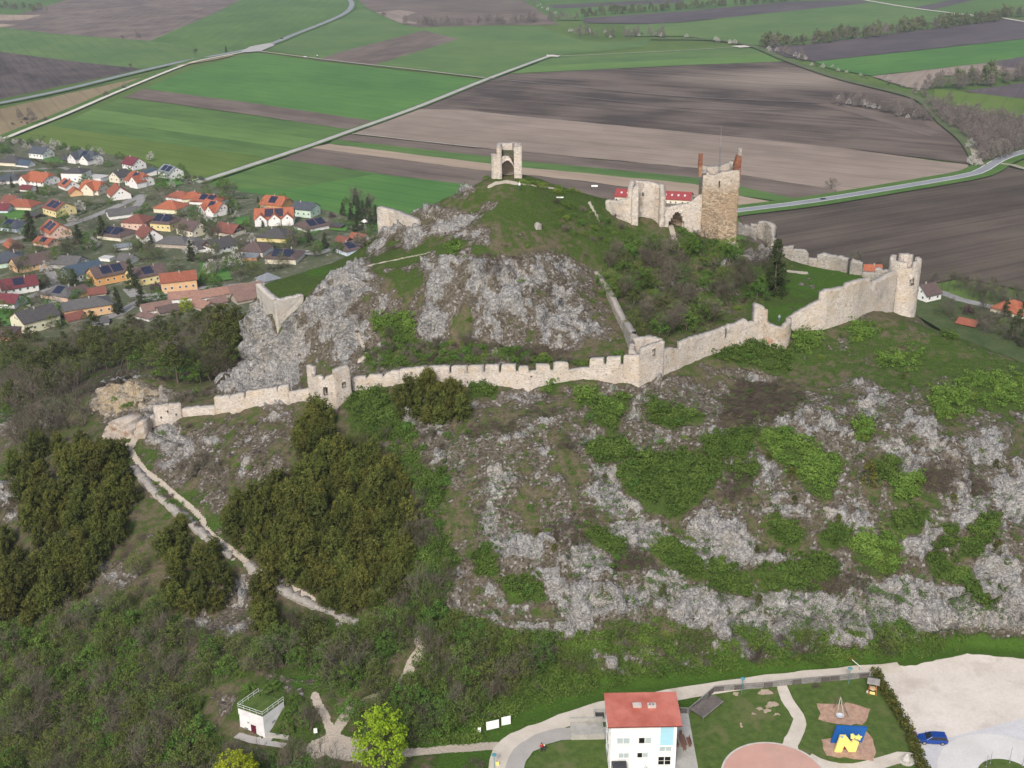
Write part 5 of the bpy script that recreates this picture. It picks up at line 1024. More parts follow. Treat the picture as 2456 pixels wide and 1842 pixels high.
def roof_geo(L, D, h, rise, kind, oh=.6, th=.22):
 """closed roof body over a box L x D with eaves at h; returns MB, gable flag"""
 m = MB(); a, b = L / 2 + oh, D / 2 + oh; k = rise / (D / 2); e = h - k * oh; r = h + rise
 if kind == 'flat':
  m.box((0, 0, h + .15), (L + .3, D + .3, .3)); return m
 if kind == 'mono':
  k = rise / D; z0, z1 = h - k * oh, h + rise + k * oh
  P = [(-a, -b, z0), (a, -b, z0), (a, b, z1), (-a, b, z1)]
  return m.add([(x, y, z + th) for x, y, z in P] + P, [(0, 1, 2, 3), (7, 6, 5, 4), (0, 4, 5, 1), (1, 5, 6, 2), (2, 6, 7, 3), (3, 7, 4, 0)])
 rx = {'gable': a, 'hip': max(.3, L / 2 - D / 2), 'half': a - rise * .3}[kind]
 if kind == 'half':
  c = b * .42; zc = r - (r - e) * .42
  P = [(-a, -b, e), (a, -b, e), (a, b, e), (-a, b, e), (-a, -c, zc), (a, -c, zc), (a, c, zc), (-a, c, zc), (-rx, 0, r), (rx, 0, r)]
  U_ = [(x, y, z + th) for x, y, z in P]; n = len(P)
  F_ = [(0, 1, 5, 9, 8, 4), (2, 3, 7, 8, 9, 6), (4, 8, 7), (5, 6, 9)]
  m.add(U_ + P, F_ + [tuple(i + n for i in f[::-1]) for f in F_] + [(0, n, n + 1, 1), (2, n + 2, n + 3, 3), (1, n + 1, n + 5, 5), (6, n + 6, n + 2, 2), (0, 4, n + 4, n), (3, n + 3, n + 7, 7), (5, n + 5, n + 6, 6), (4, 7, n + 7, n + 4)])
  return m
 P = [(-a, -b, e), (a, -b, e), (a, b, e), (-a, b, e), (-rx, 0, r), (rx, 0, r)]
 U_ = [(x, y, z + th) for x, y, z in P]
 F_ = [(0, 1, 5, 4), (2, 3, 4, 5)] + ([(3, 0, 4), (1, 2, 5)] if kind == 'hip' else [])
 S_ = [(0, 6, 7, 1), (2, 8, 9, 3)] + ([(1, 7, 8, 2), (3, 9, 6, 0)] if kind == 'hip' else [(1, 7, 11, 5), (5, 11, 8, 2), (3, 9, 10, 4), (4, 10, 6, 0)])
 return m.add(U_ + P, F_ + [tuple(i + 6 for i in f[::-1]) for f in F_] + S_)
def wall_geo(L, D, h, rise, kind, m=None, z0=-.3, dx=0, dy=0):
 m = m or MB(); a, b = L / 2, D / 2
 P = [(-a, -b), (a, -b), (a, b), (-a, b)]
 if kind in ('gable', 'half'):
  t = h + rise * (1 if kind == 'gable' else .56) - .03; c = 0 if kind == 'gable' else b * .44
  if kind == 'gable':
   vs = [(x, y, z0) for x, y in P] + [(x, y, h) for x, y in P] + [(-a, 0, t), (a, 0, t)]
   fs = [(0, 1, 5, 4), (2, 3, 7, 6), (1, 2, 6, 9, 5), (3, 0, 4, 8, 7)]
  else:
   vs = [(x, y, z0) for x, y in P] + [(x, y, h) for x, y in P] + [(-a, -c, t), (a, -c, t), (a, c, t), (-a, c, t)]
   fs = [(0, 1, 5, 4), (2, 3, 7, 6), (1, 2, 6, 10, 9, 5), (3, 0, 4, 8, 11, 7)]
  m.add(vs, fs)
 elif kind == 'mono':
  vs = [(x, y, z0) for x, y in P] + [(-a, -b, h), (a, -b, h), (a, b, h + rise), (-a, b, h + rise)]
  m.add(vs, [(0, 1, 5, 4), (1, 2, 6, 5), (2, 3, 7, 6), (3, 0, 4, 7)])
 else: m.add([(x, y, z0) for x, y in P] + [(x, y, h) for x, y in P], [(0, 1, 5, 4), (1, 2, 6, 5), (2, 3, 7, 6), (3, 0, 4, 7), (4, 5, 6, 7)])
 return m
hr = random.Random(5)
def house(u, v, L, D, ang, roof, wall, kind='gable', h=3.0, rise=None, solar=0, label='', wing=None, zc=3.2, name='house', cat='house', zg=0.0, chim=1, wins=True, gable_col=None, group=None):
 """u, v: photo pixel of the middle of the house (at height zc); ang in degrees: direction of the ridge"""
 p = G(u, v, zg + zc); rise = rise if rise is not None else D * (.36 if kind in ('gable', 'half') else .26)
 if kind == 'flat': rise = 0
 root = empty(name, (p[0], p[1], zg), math.radians(ang), label, cat, group)
 mw = paint(C_WALL[wall], .85, .08, .35); mr = roofmat(C_ROOF[roof]) if kind != 'flat' else paint((.5, .49, .47), .8)
 wall_geo(L, D, h, rise, kind).build('wall', mw, root)
 rf = roof_geo(L, D, h, rise, kind, .55 if kind != 'flat' else .1).build('roof', mr, root)
 a, b = L / 2, D / 2
 if gable_col:
  for s in (-1, 1):
   MB().add([(s * (a + .04), -b + .1, h), (s * (a + .04), b - .1, h), (s * (a + .04), 0, h + rise - .15)], [(0, 1, 2)]).build('gable_board', paint(C_WALL[gable_col], .8), root)
 if chim:
  for k in range(chim):
   cx = hr.uniform(-.25, .25) * L; cy = hr.choice((-1, 1)) * D * .06; zt = h + rise + .7
   MB().box((cx, cy, zt - .9), (.6, .6, 1.9)).box((cx, cy, zt + .1), (.72, .72, .14)).build('chimney', m_chim, rf)
 if wins and kind != 'x':
  wm = winmesh(1.1, 1.2)
  fl = [1.6] + ([4.4] if h > 5.2 else [])
  for z in fl:
   for sy in (-1, 1):
    n = max(2, int(L / 3.6))
    for i in range(n):
     x = (i + .5 + hr.uniform(-.15, .15)) / n * L - a
     if sy == -1 and z < 2 and i == n // 2: put(doormesh(), 'door', root, (x, -b, .0), (0, 0, 0)); continue
     put(wm, 'window', root, (x, sy * b, z), (0, 0, 0 if sy < 0 else math.pi))
   for sx in (-1, 1):
    for y in (-.24 * D, .24 * D): put(wm, 'window', root, (sx * a, y, z), (0, 0, math.pi / 2 * sx))
  if kind in ('gable', 'half') and rise > 2.3:
   for sx in (-1, 1):
    for y in ((-1.1, 1.1) if D > 8 else (0,)): put(winmesh(.9, 1.0), 'window', root, (sx * a, y, h + rise * .3), (0, 0, math.pi / 2 * sx))
 if solar and kind != 'flat':
  sl = math.atan2(rise, b); n_pan = solar
  for q in range(n_pan):
   w_ = min(L * .36, 5.5); x = (q - (n_pan - 1) / 2) * (w_ + .7); hh = D * .36
   y0, y1 = -b * .82, -b * .82 + hh
   m = MB(); rows = 3; cols_ = 5
   for i in range(cols_):
    for j in range(rows):
     xa, xb = x - w_ / 2 + w_ * i / cols_ + .04, x - w_ / 2 + w_ * (i + 1) / cols_ - .04
     ya, yb = y0 + hh * j / rows + .03, y0 + hh * (j + 1) / rows - .03
     if kind == 'hip' and (xb > a - (b + min(ya, yb)) * 0 - .3): continue
     za, zb_ = h + rise * (1 + ya / b) + .32, h + rise * (1 + yb / b) + .32
     m.add([(xa, ya, za), (xb, ya, za), (xb, yb, zb_), (xa, yb, zb_), (xa, ya, za - .08), (xb, ya, za - .08), (xb, yb, zb_ - .08), (xa, yb, zb_ - .08)], [(0, 1, 2, 3), (4, 5, 1, 0), (5, 6, 2, 1), (6, 7, 3, 2), (7, 4, 0, 3)])
   if m.v: m.build('solar_panel', m_solar, rf)
 if cat == 'house' and u < 900 and zg == 0:
  dm = m_st if hr.random() < .7 else m_conc_far; sx = hr.choice((-1, 1)); w_ = hr.uniform(4, 7)
  o = MB().box((sx * (a + w_ / 2), 0, 0), (w_, D * hr.uniform(.8, 1.5), .04)).box((0, -b - 1.6, 0), (L * .8, 3.2, .04)).build('yard_pavement', dm, None, (p[0], p[1], .62 + hr.random() * .3), (0, 0, math.radians(ang))); tag(o, kind='structure')
 if wing:                                           # gabled cross wing towards -y: (x, width, depth)
  for (wx, ww, wd) in wing:
   wr = min(rise * .85, ww * .45); ex = wd + b * .9
   g = wall_geo(ex, ww, h + .2, wr, 'gable'); o = g.build('wing_wall', mw, root, (wx, -b - wd + ex / 2, 0), (0, 0, math.pi / 2))
   roof_geo(ex + .1, ww, h + .2, wr, 'gable', .4).build('wing_roof', mr, root, (wx, -b - wd + ex / 2, .02), (0, 0, math.pi / 2))
   put(winmesh(1.1, 1.2), 'window', root, (wx, -b - wd, 1.5)); put(winmesh(.9, 1.0), 'window', root, (wx, -b - wd, h + wr * .25))
 return root
def R1(X, Y): return X / 3.016, 300 + Y / 3.016
def R2(X, Y): return 450 + X / 3.318, 350 + Y / 3.318
HS = [
 (R1(95, 265), 17, 11, -8, 'dark', 'cream', 'hip', dict(h=3.2, label='low house with dark brown hip roof and cream walls at the far left village edge')),
 (R1(300, 205), 13, 9, -12, 'slate', 'white', 'gable', dict(h=4.2, label='white house with slate blue gable roof near the blossoming far hedge')),
 (R1(635, 245), 17, 10, -14, 'slate', 'white', 'half', dict(h=3.6, rise=4.4, wing=[(-5.5, 7, 2.5), (4.5, 6.5, 2)], solar=1, label='large white house with dark roof and two white front gables')),
 (R1(550, 350), 14, 10, -4, 'dark', 'white', 'hip', dict(h=6.0, rise=2.0, label='white two storey cube house with dark low hip roof')),
 (R1(705, 380), 13, 8, -10, 'grey', 'white', 'flat', dict(h=3.0, chim=0, label='white flat roofed annex right of the white cube house')),
 (R1(300, 400), 17, 12, -12, 'orange', 'white', 'half', dict(h=3.6, rise=4.2, label='white house under a broad orange half hipped roof', wing=[(-6, 6, 2)])),
 (R1(80, 395), 17, 10, 8, 'slate', 'white', 'hip', dict(h=3.1, label='white bungalow with slate grey hip roof left of the broad orange roof')),
 (R1(500, 440), 11, 8, -25, 'orange', 'white', 'gable', dict(h=3.0, solar=1, label='small orange roofed white house with dark panels beside the cube house')),
 (R1(545, 490), 8, 6, -40, 'orange', 'peach', 'gable', dict(h=2.8, wins=False, chim=0, label='low orange tiled outbuilding with peach wall among the orange roofs')),
 (R1(680, 465), 13, 9, -8, 'orange', 'cream', 'half', dict(h=3.8, rise=4.2, wing=[(0, 7.5, 1.5)], label='cream house with three orange gables in the middle of the upper village')),
 (R1(860, 500), 14, 10, -38, 'red', 'white', 'gable', dict(h=3.4, rise=4.4, label='white gabled house with big red roof by the street corner')),
 (R1(870, 375), 10, 8, 60, 'dark', 'cream', 'gable', dict(h=4.2, label='narrow cream gable house with dark roof beside the arched white house')),
 (R1(1010, 405), 14, 10, -18, 'red', 'white', 'half', dict(h=4.0, rise=4.4, wing=[(3.5, 7, 1.8)], solar=1, label='white house with arched front gable and panelled red roof near the field')),
 (R1(970, 285), 12, 9, -20, 'maroon', 'white', 'gable', dict(h=4.0, rise=3.8, label='white house with dark maroon roof at the field edge')),
 (R1(1085, 345), 6, 6, -30, 'blue', 'white', 'mono', dict(h=3.0, rise=1.4, chim=0, wins=False, label='small white outbuilding with blue metal roof between the maroon and panelled houses')),
 (R1(1235, 345), 13, 9, -22, 'metal', 'white', 'gable', dict(h=4.6, rise=3.4, solar=2, label='white house with pale metal roof holding two dark panel fields at the lane')),
 (R1(1310, 520), 15, 9, -12, 'red', 'white', 'hip', dict(h=3.0, label='low red hip roof house at the lane bend')),
 (R1(1240, 597), 15, 11, -8, 'orange', 'pale', 'hip', dict(h=3.4, rise=3.2, label='pale yellow house with orange hip roof and white chimney')),
 (R1(165, 582), 18, 10, -6, 'red', 'cream', 'hip', dict(h=3.2, label='long cream house with red hip roof at the left picture edge')),
 (R1(430, 605), 14, 11, -20, 'rust', 'yellow', 'gable', dict(h=4.4, rise=3.2, solar=2, label='yellow house with rust roof and two dark panel fields inside a tall hedge')),
 (R1(890, 640), 16, 9, 12, 'grey', 'white', 'gable', dict(h=3.0, rise=2.4, label='white house with shallow grey roof behind the dark paled fence')),
 (R1(1000, 700), 13, 11, -6, 'rust', 'pink', 'hip', dict(h=4.6, rise=3.0, label='pink walled house with rust red hip roof')),
 (R1(1205, 705), 12, 11, -8, 'brown', 'yellow', 'hip', dict(h=4.6, rise=3.4, solar=2, label='bright yellow house with brown panelled hip roof')),
 (R1(1390, 752), 13, 9, -18, 'brown', 'cream', 'gable', dict(h=4.2, label='cream house with plain brown gable roof right of the bright yellow house')),
 (R1(850, 790), 15, 12, -10, 'brown', 'cream', 'hip', dict(h=3.0, solar=2, label='cream bungalow with brown hip roof covered in panels behind the glass shed')),
 (R1(1080, 802), 14, 9, -35, 'rust', 'white', 'gable', dict(h=3.4, rise=4.0, label='white gable house with rust red roof and conservatory')),
 (R1(890, 885), 8, 4, 12, 'metal', 'white', 'mono', dict(h=2.4, rise=.5, chim=0, wins=False, name='glass_shed', cat='shed', label='pale blue glass roofed shed in front of the cream bungalow')),
 (R1(1270, 850), 17, 9, -6, 'grey', 'stone', 'hip', dict(h=3.0, label='low house with grey hip roof above the garden conifers')),
 (R1(405, 765), 15, 10, -28, 'orange', 'pink', 'gable', dict(h=3.8, rise=3.8, solar=2, label='pink walled house with orange roof and staggered dark panels')),
 (R1(340, 850), 11, 7, -14, 'red', 'pink', 'gable', dict(h=2.8, rise=2.0, solar=1, chim=0, label='pink annex with red panelled roof in front of the staggered panel house')),
 (R1(95, 730), 15, 10, -10, 'slate', 'ice', 'hip', dict(h=3.2, solar=1, label='pale blue house with slate hip roof at the left edge above the parked cars')),
 (R1(95, 875), 9, 6, -28, 'orange', 'wood', 'gable', dict(h=2.6, chim=0, wins=False, name='garden_shed', cat='shed', label='brown wooden shed with plain orange roof at the left edge')),
 (R1(65, 975), 14, 12, 14, 'slate', 'mint', 'hip', dict(h=3.4, label='slate roofed house with mint walls cut by the left picture edge')),
 (R1(235, 1000), 18, 10, 22, 'brown', 'peach', 'gable', dict(h=3.6, rise=3.4, label='peach walled house with long grey brown roof behind the white blossom tree')),
 (R1(500, 995), 14, 10, -6, 'grey', 'grey', 'gable', dict(h=3.0, rise=2.6, label='grey brown roofed house between the peach and the blue roofed houses')),
 (R1(600, 1065), 16, 10, 20, 'blue', 'ice', 'gable', dict(h=4.0, rise=3.2, label='pale blue house with dark blue roof')),
 (R1(795, 1075), 17, 11, 18, 'brown', 'orange', 'gable', dict(h=4.4, rise=3.2, solar=2, label='orange house with brown roof and two big panel fields')),
 (R1(1060, 1085), 16, 10, 16, 'brown', 'yellow', 'gable', dict(h=4.4, rise=3.0, solar=1, label='light yellow house with brown roof and one panel field')),
 (R1(1290, 1125), 15, 9, 8, 'red', 'peach', 'gable', dict(h=5.2, rise=2.6, label='tall peach house with plain orange red roof')),
 (R1(135, 1165), 15, 9, 14, 'maroon', 'white', 'gable', dict(h=3.8, rise=3.0, solar=1, label='white house with crimson roof and one tilted panel')),
 (R1(60, 1275), 12, 8, -6, 'maroon', 'white', 'gable', dict(h=3.2, rise=2.6, chim=0, label='white garage house with crimson roof at the lower left')),
 (R1(465, 1215), 15, 11, -10, 'grey', 'pink', 'hip', dict(h=3.2, rise=2.6, solar=1, label='pink house with flat grey roof and one pale panel')),
 (R1(630, 1310), 19, 10, 12, 'grey', 'peach', 'hip', dict(h=4.6, rise=2.4, label='long peach house with grey roof and small red chimney')),
 (R1(255, 1400), 15, 11, 24, 'dark', 'pale', 'gable', dict(h=5.0, rise=3.2, label='large cream two storey house with dark gable roof nearest the wood')),
 (R1(25, 1515), 10, 9, 0, 'brown', 'salmon', 'hip', dict(h=5.2, rise=2.2, label='salmon two storey house cut by the left edge beside the wood')),
 (R1(1330, 1245), 12, 6, 6, 'tile', 'white', 'gable', dict(h=3.0, rise=2.0, chim=0, name='barn', cat='barn', label='white barn with salmon tiles below the tall peach house')),
 (R1(1130, 1325), 12, 6, 14, 'oldtile', 'white', 'gable', dict(h=2.6, rise=2.0, chim=0, wins=False, name='barn', cat='barn', label='old brown roofed barn with white gable beside the winding lane')),
 (R1(1210, 1340), 8, 6, 16, 'brown', 'stone', 'gable', dict(h=2.4, rise=1.6, chim=0, wins=False, name='garden_shed', cat='shed', label='low stone shed right of the old brown roofed barn')),
 (R2(185, 435), 16, 10, -10, 'red', 'white', 'hip', dict(h=3.2, solar=2, label='red hip roofed house with panels at the far side of the lane')),
 (R2(40, 410), 12, 9, 8, 'orange', 'pale', 'hip', dict(h=3.0, label='orange roofed bungalow left of the panelled red hip roof')),
 (R2(220, 510), 15, 9, -20, 'orange', 'white', 'gable', dict(h=3.4, rise=4.2, wing=[(-4, 5, 1), (3.5, 6, 1.6)], solar=1, label='white house with orange roof and two white dormer gables')),
 (R2(705, 465), 14, 10, -10, 'orange', 'orange', 'half', dict(h=4.4, rise=3.6, solar=1, label='orange house with arched orange roof at the field edge')),
 (R2(695, 575), 20, 10, 2, 'orange', 'white', 'gable', dict(h=4.0, rise=4.4, wing=[(-6, 5.5, 1.5), (0.5, 5.5, 1.5), (6.5, 5.5, 1.5)], solar=2, label='white double house with three white gables and orange roof')),
 (R2(940, 505), 12, 9, -10, 'slate', 'mint', 'gable', dict(h=4.8, rise=2.8, label='mint green house with dark slate roof at the field edge')),
 (R2(1000, 635), 16, 11, 20, 'brown', 'white', 'hip', dict(h=3.0, solar=2, label='white bungalow with brown panelled roof near the dark conifers')),
 (R2(335, 680), 13, 9, -14, 'rust', 'cream', 'gable', dict(h=3.0, rise=3.4, gable_col='wood', label='cream house with rust roof and dark timber gable')),
 (R2(710, 715), 16, 12, -6, 'dark', 'yellow', 'hip', dict(h=3.2, rise=3.2, label='yellow bungalow with dark brown hip roof')),
 (R2(255, 800), 13, 10, 26, 'dark', 'white', 'gable', dict(h=3.6, rise=3.2, gable_col='wood', label='white house with dark roof and black timber gable')),
 (R2(540, 825), 13, 11, -6, 'brown', 'white', 'hip', dict(h=3.4, rise=3.0, label='white house with plain brown hip roof and rust wing')),
 (R2(775, 880), 15, 12, -4, 'brown', 'cream', 'hip', dict(h=3.4, rise=3.0, solar=2, label='cream bungalow with brown panelled hip roof beside the white van')),
 (R2(1310, 812), 14, 10, 20, 'brown', 'ice', 'hip', dict(h=3.2, solar=2, label='brown panelled roof half hidden behind the rock shoulder')),
 (R2(1245, 760), 7, 5, -16, 'rust', 'wood', 'gable', dict(h=2.4, chim=0, wins=False, name='garden_shed', cat='shed', label='brown garden hut between the big conifers and the rock shoulder')),
 (R2(1365, 735), 8, 5, -12, 'red', 'white', 'gable', dict(h=2.4, chim=0, wins=False, name='garden_shed', cat='shed', label='small red roofed hut close behind the rock shoulder')),
 (R2(1190, 640), 7, 4, -8, 'dark', 'wood', 'mono', dict(h=2.4, rise=.4, chim=0, wins=False, name='carport', cat='shed', label='dark flat shed beneath the purple tree')),
 (R2(150, 1195), 13, 6, 12, 'tile', 'white', 'gable', dict(h=3.0, rise=2.0, chim=0, name='barn', cat='barn', label='salmon tiled barn, left end of the long tiled row')),
 (R2(320, 1165), 14, 6, 12, 'tile', 'stone', 'gable', dict(h=3.0, rise=2.0, chim=0, wins=False, name='barn', cat='barn', label='salmon tiled barn, middle of the long tiled row')),
 (R2(460, 1150), 14, 7, 12, 'oldtile', 'stone', 'gable', dict(h=3.2, rise=2.2, chim=0, wins=False, name='barn', cat='barn', label='darker tiled barn, right end of the long tiled row beside the cliff')),
 (R2(125, 1270), 10, 6, -20, 'tile', 'stone', 'gable', dict(h=2.6, rise=1.8, chim=0, wins=False, name='barn', cat='barn', label='small salmon roof beside the yellow green tree')),
 (R2(235, 1245), 7, 5, 20, 'oldtile', 'stone', 'gable', dict(h=2.4, rise=1.6, chim=0, wins=False, name='garden_shed', cat='shed', label='tiny old tiled shed below the long tiled row')),
 (R2(640, 1060), 8, 7, 20, 'metal', 'grey', 'hip', dict(h=2.6, rise=2.2, chim=0, wins=False, name='garden_shed', cat='shed', label='small pyramid roofed grey hut just beyond the grass terrace')),
 (R1(1450, 548), 9, 8, -8, 'red', 'white', 'hip', dict(h=2.8, label='small red hip roofed house right beside the panelled red one')),
 (R1(925, 975), 8, 6, -10, 'grey', 'white', 'gable', dict(h=2.4, wins=False, label='little white garden house with grey roof in the village middle')),
 (R1(775, 965), 6, 4, -8, 'grey', 'white', 'flat', dict(h=2.4, chim=0, wins=False, name='carport', cat='shed', label='small white flat canopy among dark roofs')),
 (R1(235, 655), 8, 5, -8, 'dark', 'wood', 'mono', dict(h=2.4, rise=.5, chim=0, wins=False, name='carport', cat='shed', label='dark carport left of the yellow panelled house')),
 (R1(1470, 885), 9, 7, 10, 'dark', 'white', 'gable', dict(h=3.0, label='white house end with dark roof at the right of the large garden')),
 (R1(205, 465), 8, 5, -10, 'maroon', 'white', 'gable', dict(h=2.4, chim=0, wins=False, label='low crimson annex under the broad orange roof')),
 (R1(500, 250), 7, 5, -8, 'slate', 'wood', 'gable', dict(h=2.2, chim=0, wins=False, name='garden_shed', cat='shed', label='dark hut left of the large white gabled house')),
 (R2(40, 770), 11, 8, -12, 'grey', 'stone', 'hip', dict(h=2.8, label='low grey roof left of the black timber gable')),
 (R2(500, 885), 7, 5, 0, 'metal', 'salmon', 'mono', dict(h=2.6, rise=.4, chim=0, wins=False, name='carport', cat='shed', label='rust walled annex with pale panel roof beside the plain brown hip roof')),
 (R1(700, 1215), 7, 5, 12, 'rust', 'stone', 'gable', dict(h=2.4, chim=0, wins=False, name='garden_shed', cat='shed', label='tiny rust roofed hut below the two panel orange house')),
 (R1(560, 1215), 8, 6, 30, 'brown', 'peach', 'gable', dict(h=2.8, wins=False, label='peach gabled annex right of the pink grey roofed house')),
 (R1(700, 1430), 9, 5, 10, 'grey', 'grey', 'mono', dict(h=2.2, rise=.4, chim=0, wins=False, name='garden_shed', cat='shed', label='long low grey shed at the wood edge')),
 (R1(535, 1400), 7, 5, 20, 'rust', 'stone', 'gable', dict(h=2.4, chim=0, wins=False, name='garden_shed', cat='shed', label='rust gable roof in front of the long peach house')),
 (R1(1060, 1390), 8, 4, -14, 'oldtile', 'white', 'mono', dict(h=2.2, rise=.4, chim=0, wins=False, name='garden_shed', cat='shed', label='broken white walled shed at the lower lane end')),
 (R2(450, 1215), 9, 6, 16, 'oldtile', 'stone', 'gable', dict(h=2.6, chim=0, wins=False, name='barn', cat='barn', label='dull brown tiled barn between tiled row and wood')),
 (R2(20, 1080), 1, 1, 0, 'red', 'white', 'x', None),
 ((30, 485), 9, 8, -10, 'rust', 'white', 'gable', dict(h=3.4, label='small white house with rust roof at the left edge')),
 ((8, 503), 8, 7, 0, 'maroon', 'ice', 'gable', dict(h=3.0, label='crimson roofed corner of a house at the extreme left')),
 ((62, 395), 10, 6, -10, 'blue', 'white', 'gable', dict(h=2.6, chim=0, wins=False, label='small white extension with light blue roof by the slate gable house')),
 ((2222, 705), 11, 10, 28, 'brown', 'white', 'gable', dict(h=5.4, rise=4.2, label='white house with steep brown roof right behind the round tower')),
 ((2431, 742), 13, 11, -50, 'orange', 'cream', 'hip', dict(h=3.2, rise=3.0, label='orange hip roof between dark conifers at the right edge')),
 ((2322, 777), 7, 5, -20, 'red', 'wood', 'gable', dict(h=2.4, rise=1.4, chim=0, wins=False, name='garden_shed', cat='shed', label='small red roofed hut below the purple bush at the right')),
 ((2092, 649), 10, 7, -6, 'orange', 'white', 'gable', dict(h=3.2, rise=2.6, label='small orange roof peeping over the back wall left of the round tower')),
]
for (uv, L, D, ang, rf, wl_, kd, kw) in HS:
 if kd == 'x': continue
 SC = 1.0 if 'round tower' in kw['label'] else 1.34
 L *= SC * .90; D *= SC * 1.0; kw = dict(kw); kw['h'] *= 1.5 if SC > 1 else 1.1; ang = math.degrees(math.atan(math.tan(math.radians(ang)) / .42)) if abs(ang) < 50 and SC > 1 else ang
 if 'rise' in kw and SC > 1: kw['rise'] *= 1.25
 if 'wing' in kw: kw['wing'] = [(x * SC, a * SC, b * SC) for x, a, b in kw['wing']]
 house(uv[0], uv[1], L, D, ang, rf, wl_, kd, zc=kw['h'] * .8, **kw)
def barn():
 a = G(1490, 470, 2.5); b = G(1648, 478, 2.5); L = np.linalg.norm((b - a)[:2]) + 6; ang = math.degrees(math.atan2(b[1] - a[1], b[0] - a[0]))
 m = (a + b) / 2; uv = proj(m[0], m[1], m[2])
 r = house(uv[0], uv[1] - 6, L, 15, ang, 'crimson', 'cream', 'gable', h=3.6, rise=3.6, zc=4.0, name='farm_barn', cat='barn', label='very long farm barn with bright red roof behind the castle ruin', chim=0)
 rf = [c for c in r.children if c.name.startswith('roof')][0]
 for i in range(11):
  x = -L / 2 + 4 + i * (L - 8) / 10; y = -3.8; z = 3.6 + 3.6 * (1 - 3.8 / 7.5) + .28
  MB().box((0, 0, 0), (1.2, 1.8, .12), tilt=math.atan2(3.6, 7.5)).build('skylight', paint((.6, .62, .64), .3), rf, (x, y, z))
barn()
gz = G(875, 540, 0); g0 = empty('garden_gazebo', gz, 0, 'small white garden gazebo with tent roof among dark trees', 'gazebo')
MB().lathe((0, 0, 2.4), [(2.6, 0), (1.6, .6), (.15, 1.5)], 8).build('roof', paint(WHITE, .5), g0)
for k in range(8): MB().tube((2.2 * math.cos(k * .785), 2.2 * math.sin(k * .785), 0), (2.2 * math.cos(k * .785), 2.2 * math.sin(k * .785), 2.5), .07).build('post', paint(WHITE, .5), g0)
for (uv, r, lab) in ((R2(1080, 572), 2.6, 'small round blue pool by the purple tree'), (R2(450, 580), 3.0, 'grey blue covered pool below the orange gabled house'), (R2(545, 990), 2.2, 'pale oblong pool cover near the rust wing'), (R1(805, 735), 4.5, 'pale turquoise long pool beside the dark fence')):
 p = G(*uv, 0); o = empty('garden_pool', p, 0, lab, 'pool'); MB().lathe((0, 0, 0), [(r + .15, 0), (r + .15, .9), (r, .9), (r, .75)], 20).build('pool_wall', paint((.5, .55, .6), .5), o)
 MB().lathe((0, 0, .75), [(r, 0), (.01, .0)], 20).build('pool_water', paint((.10, .30, .42), .1), o)
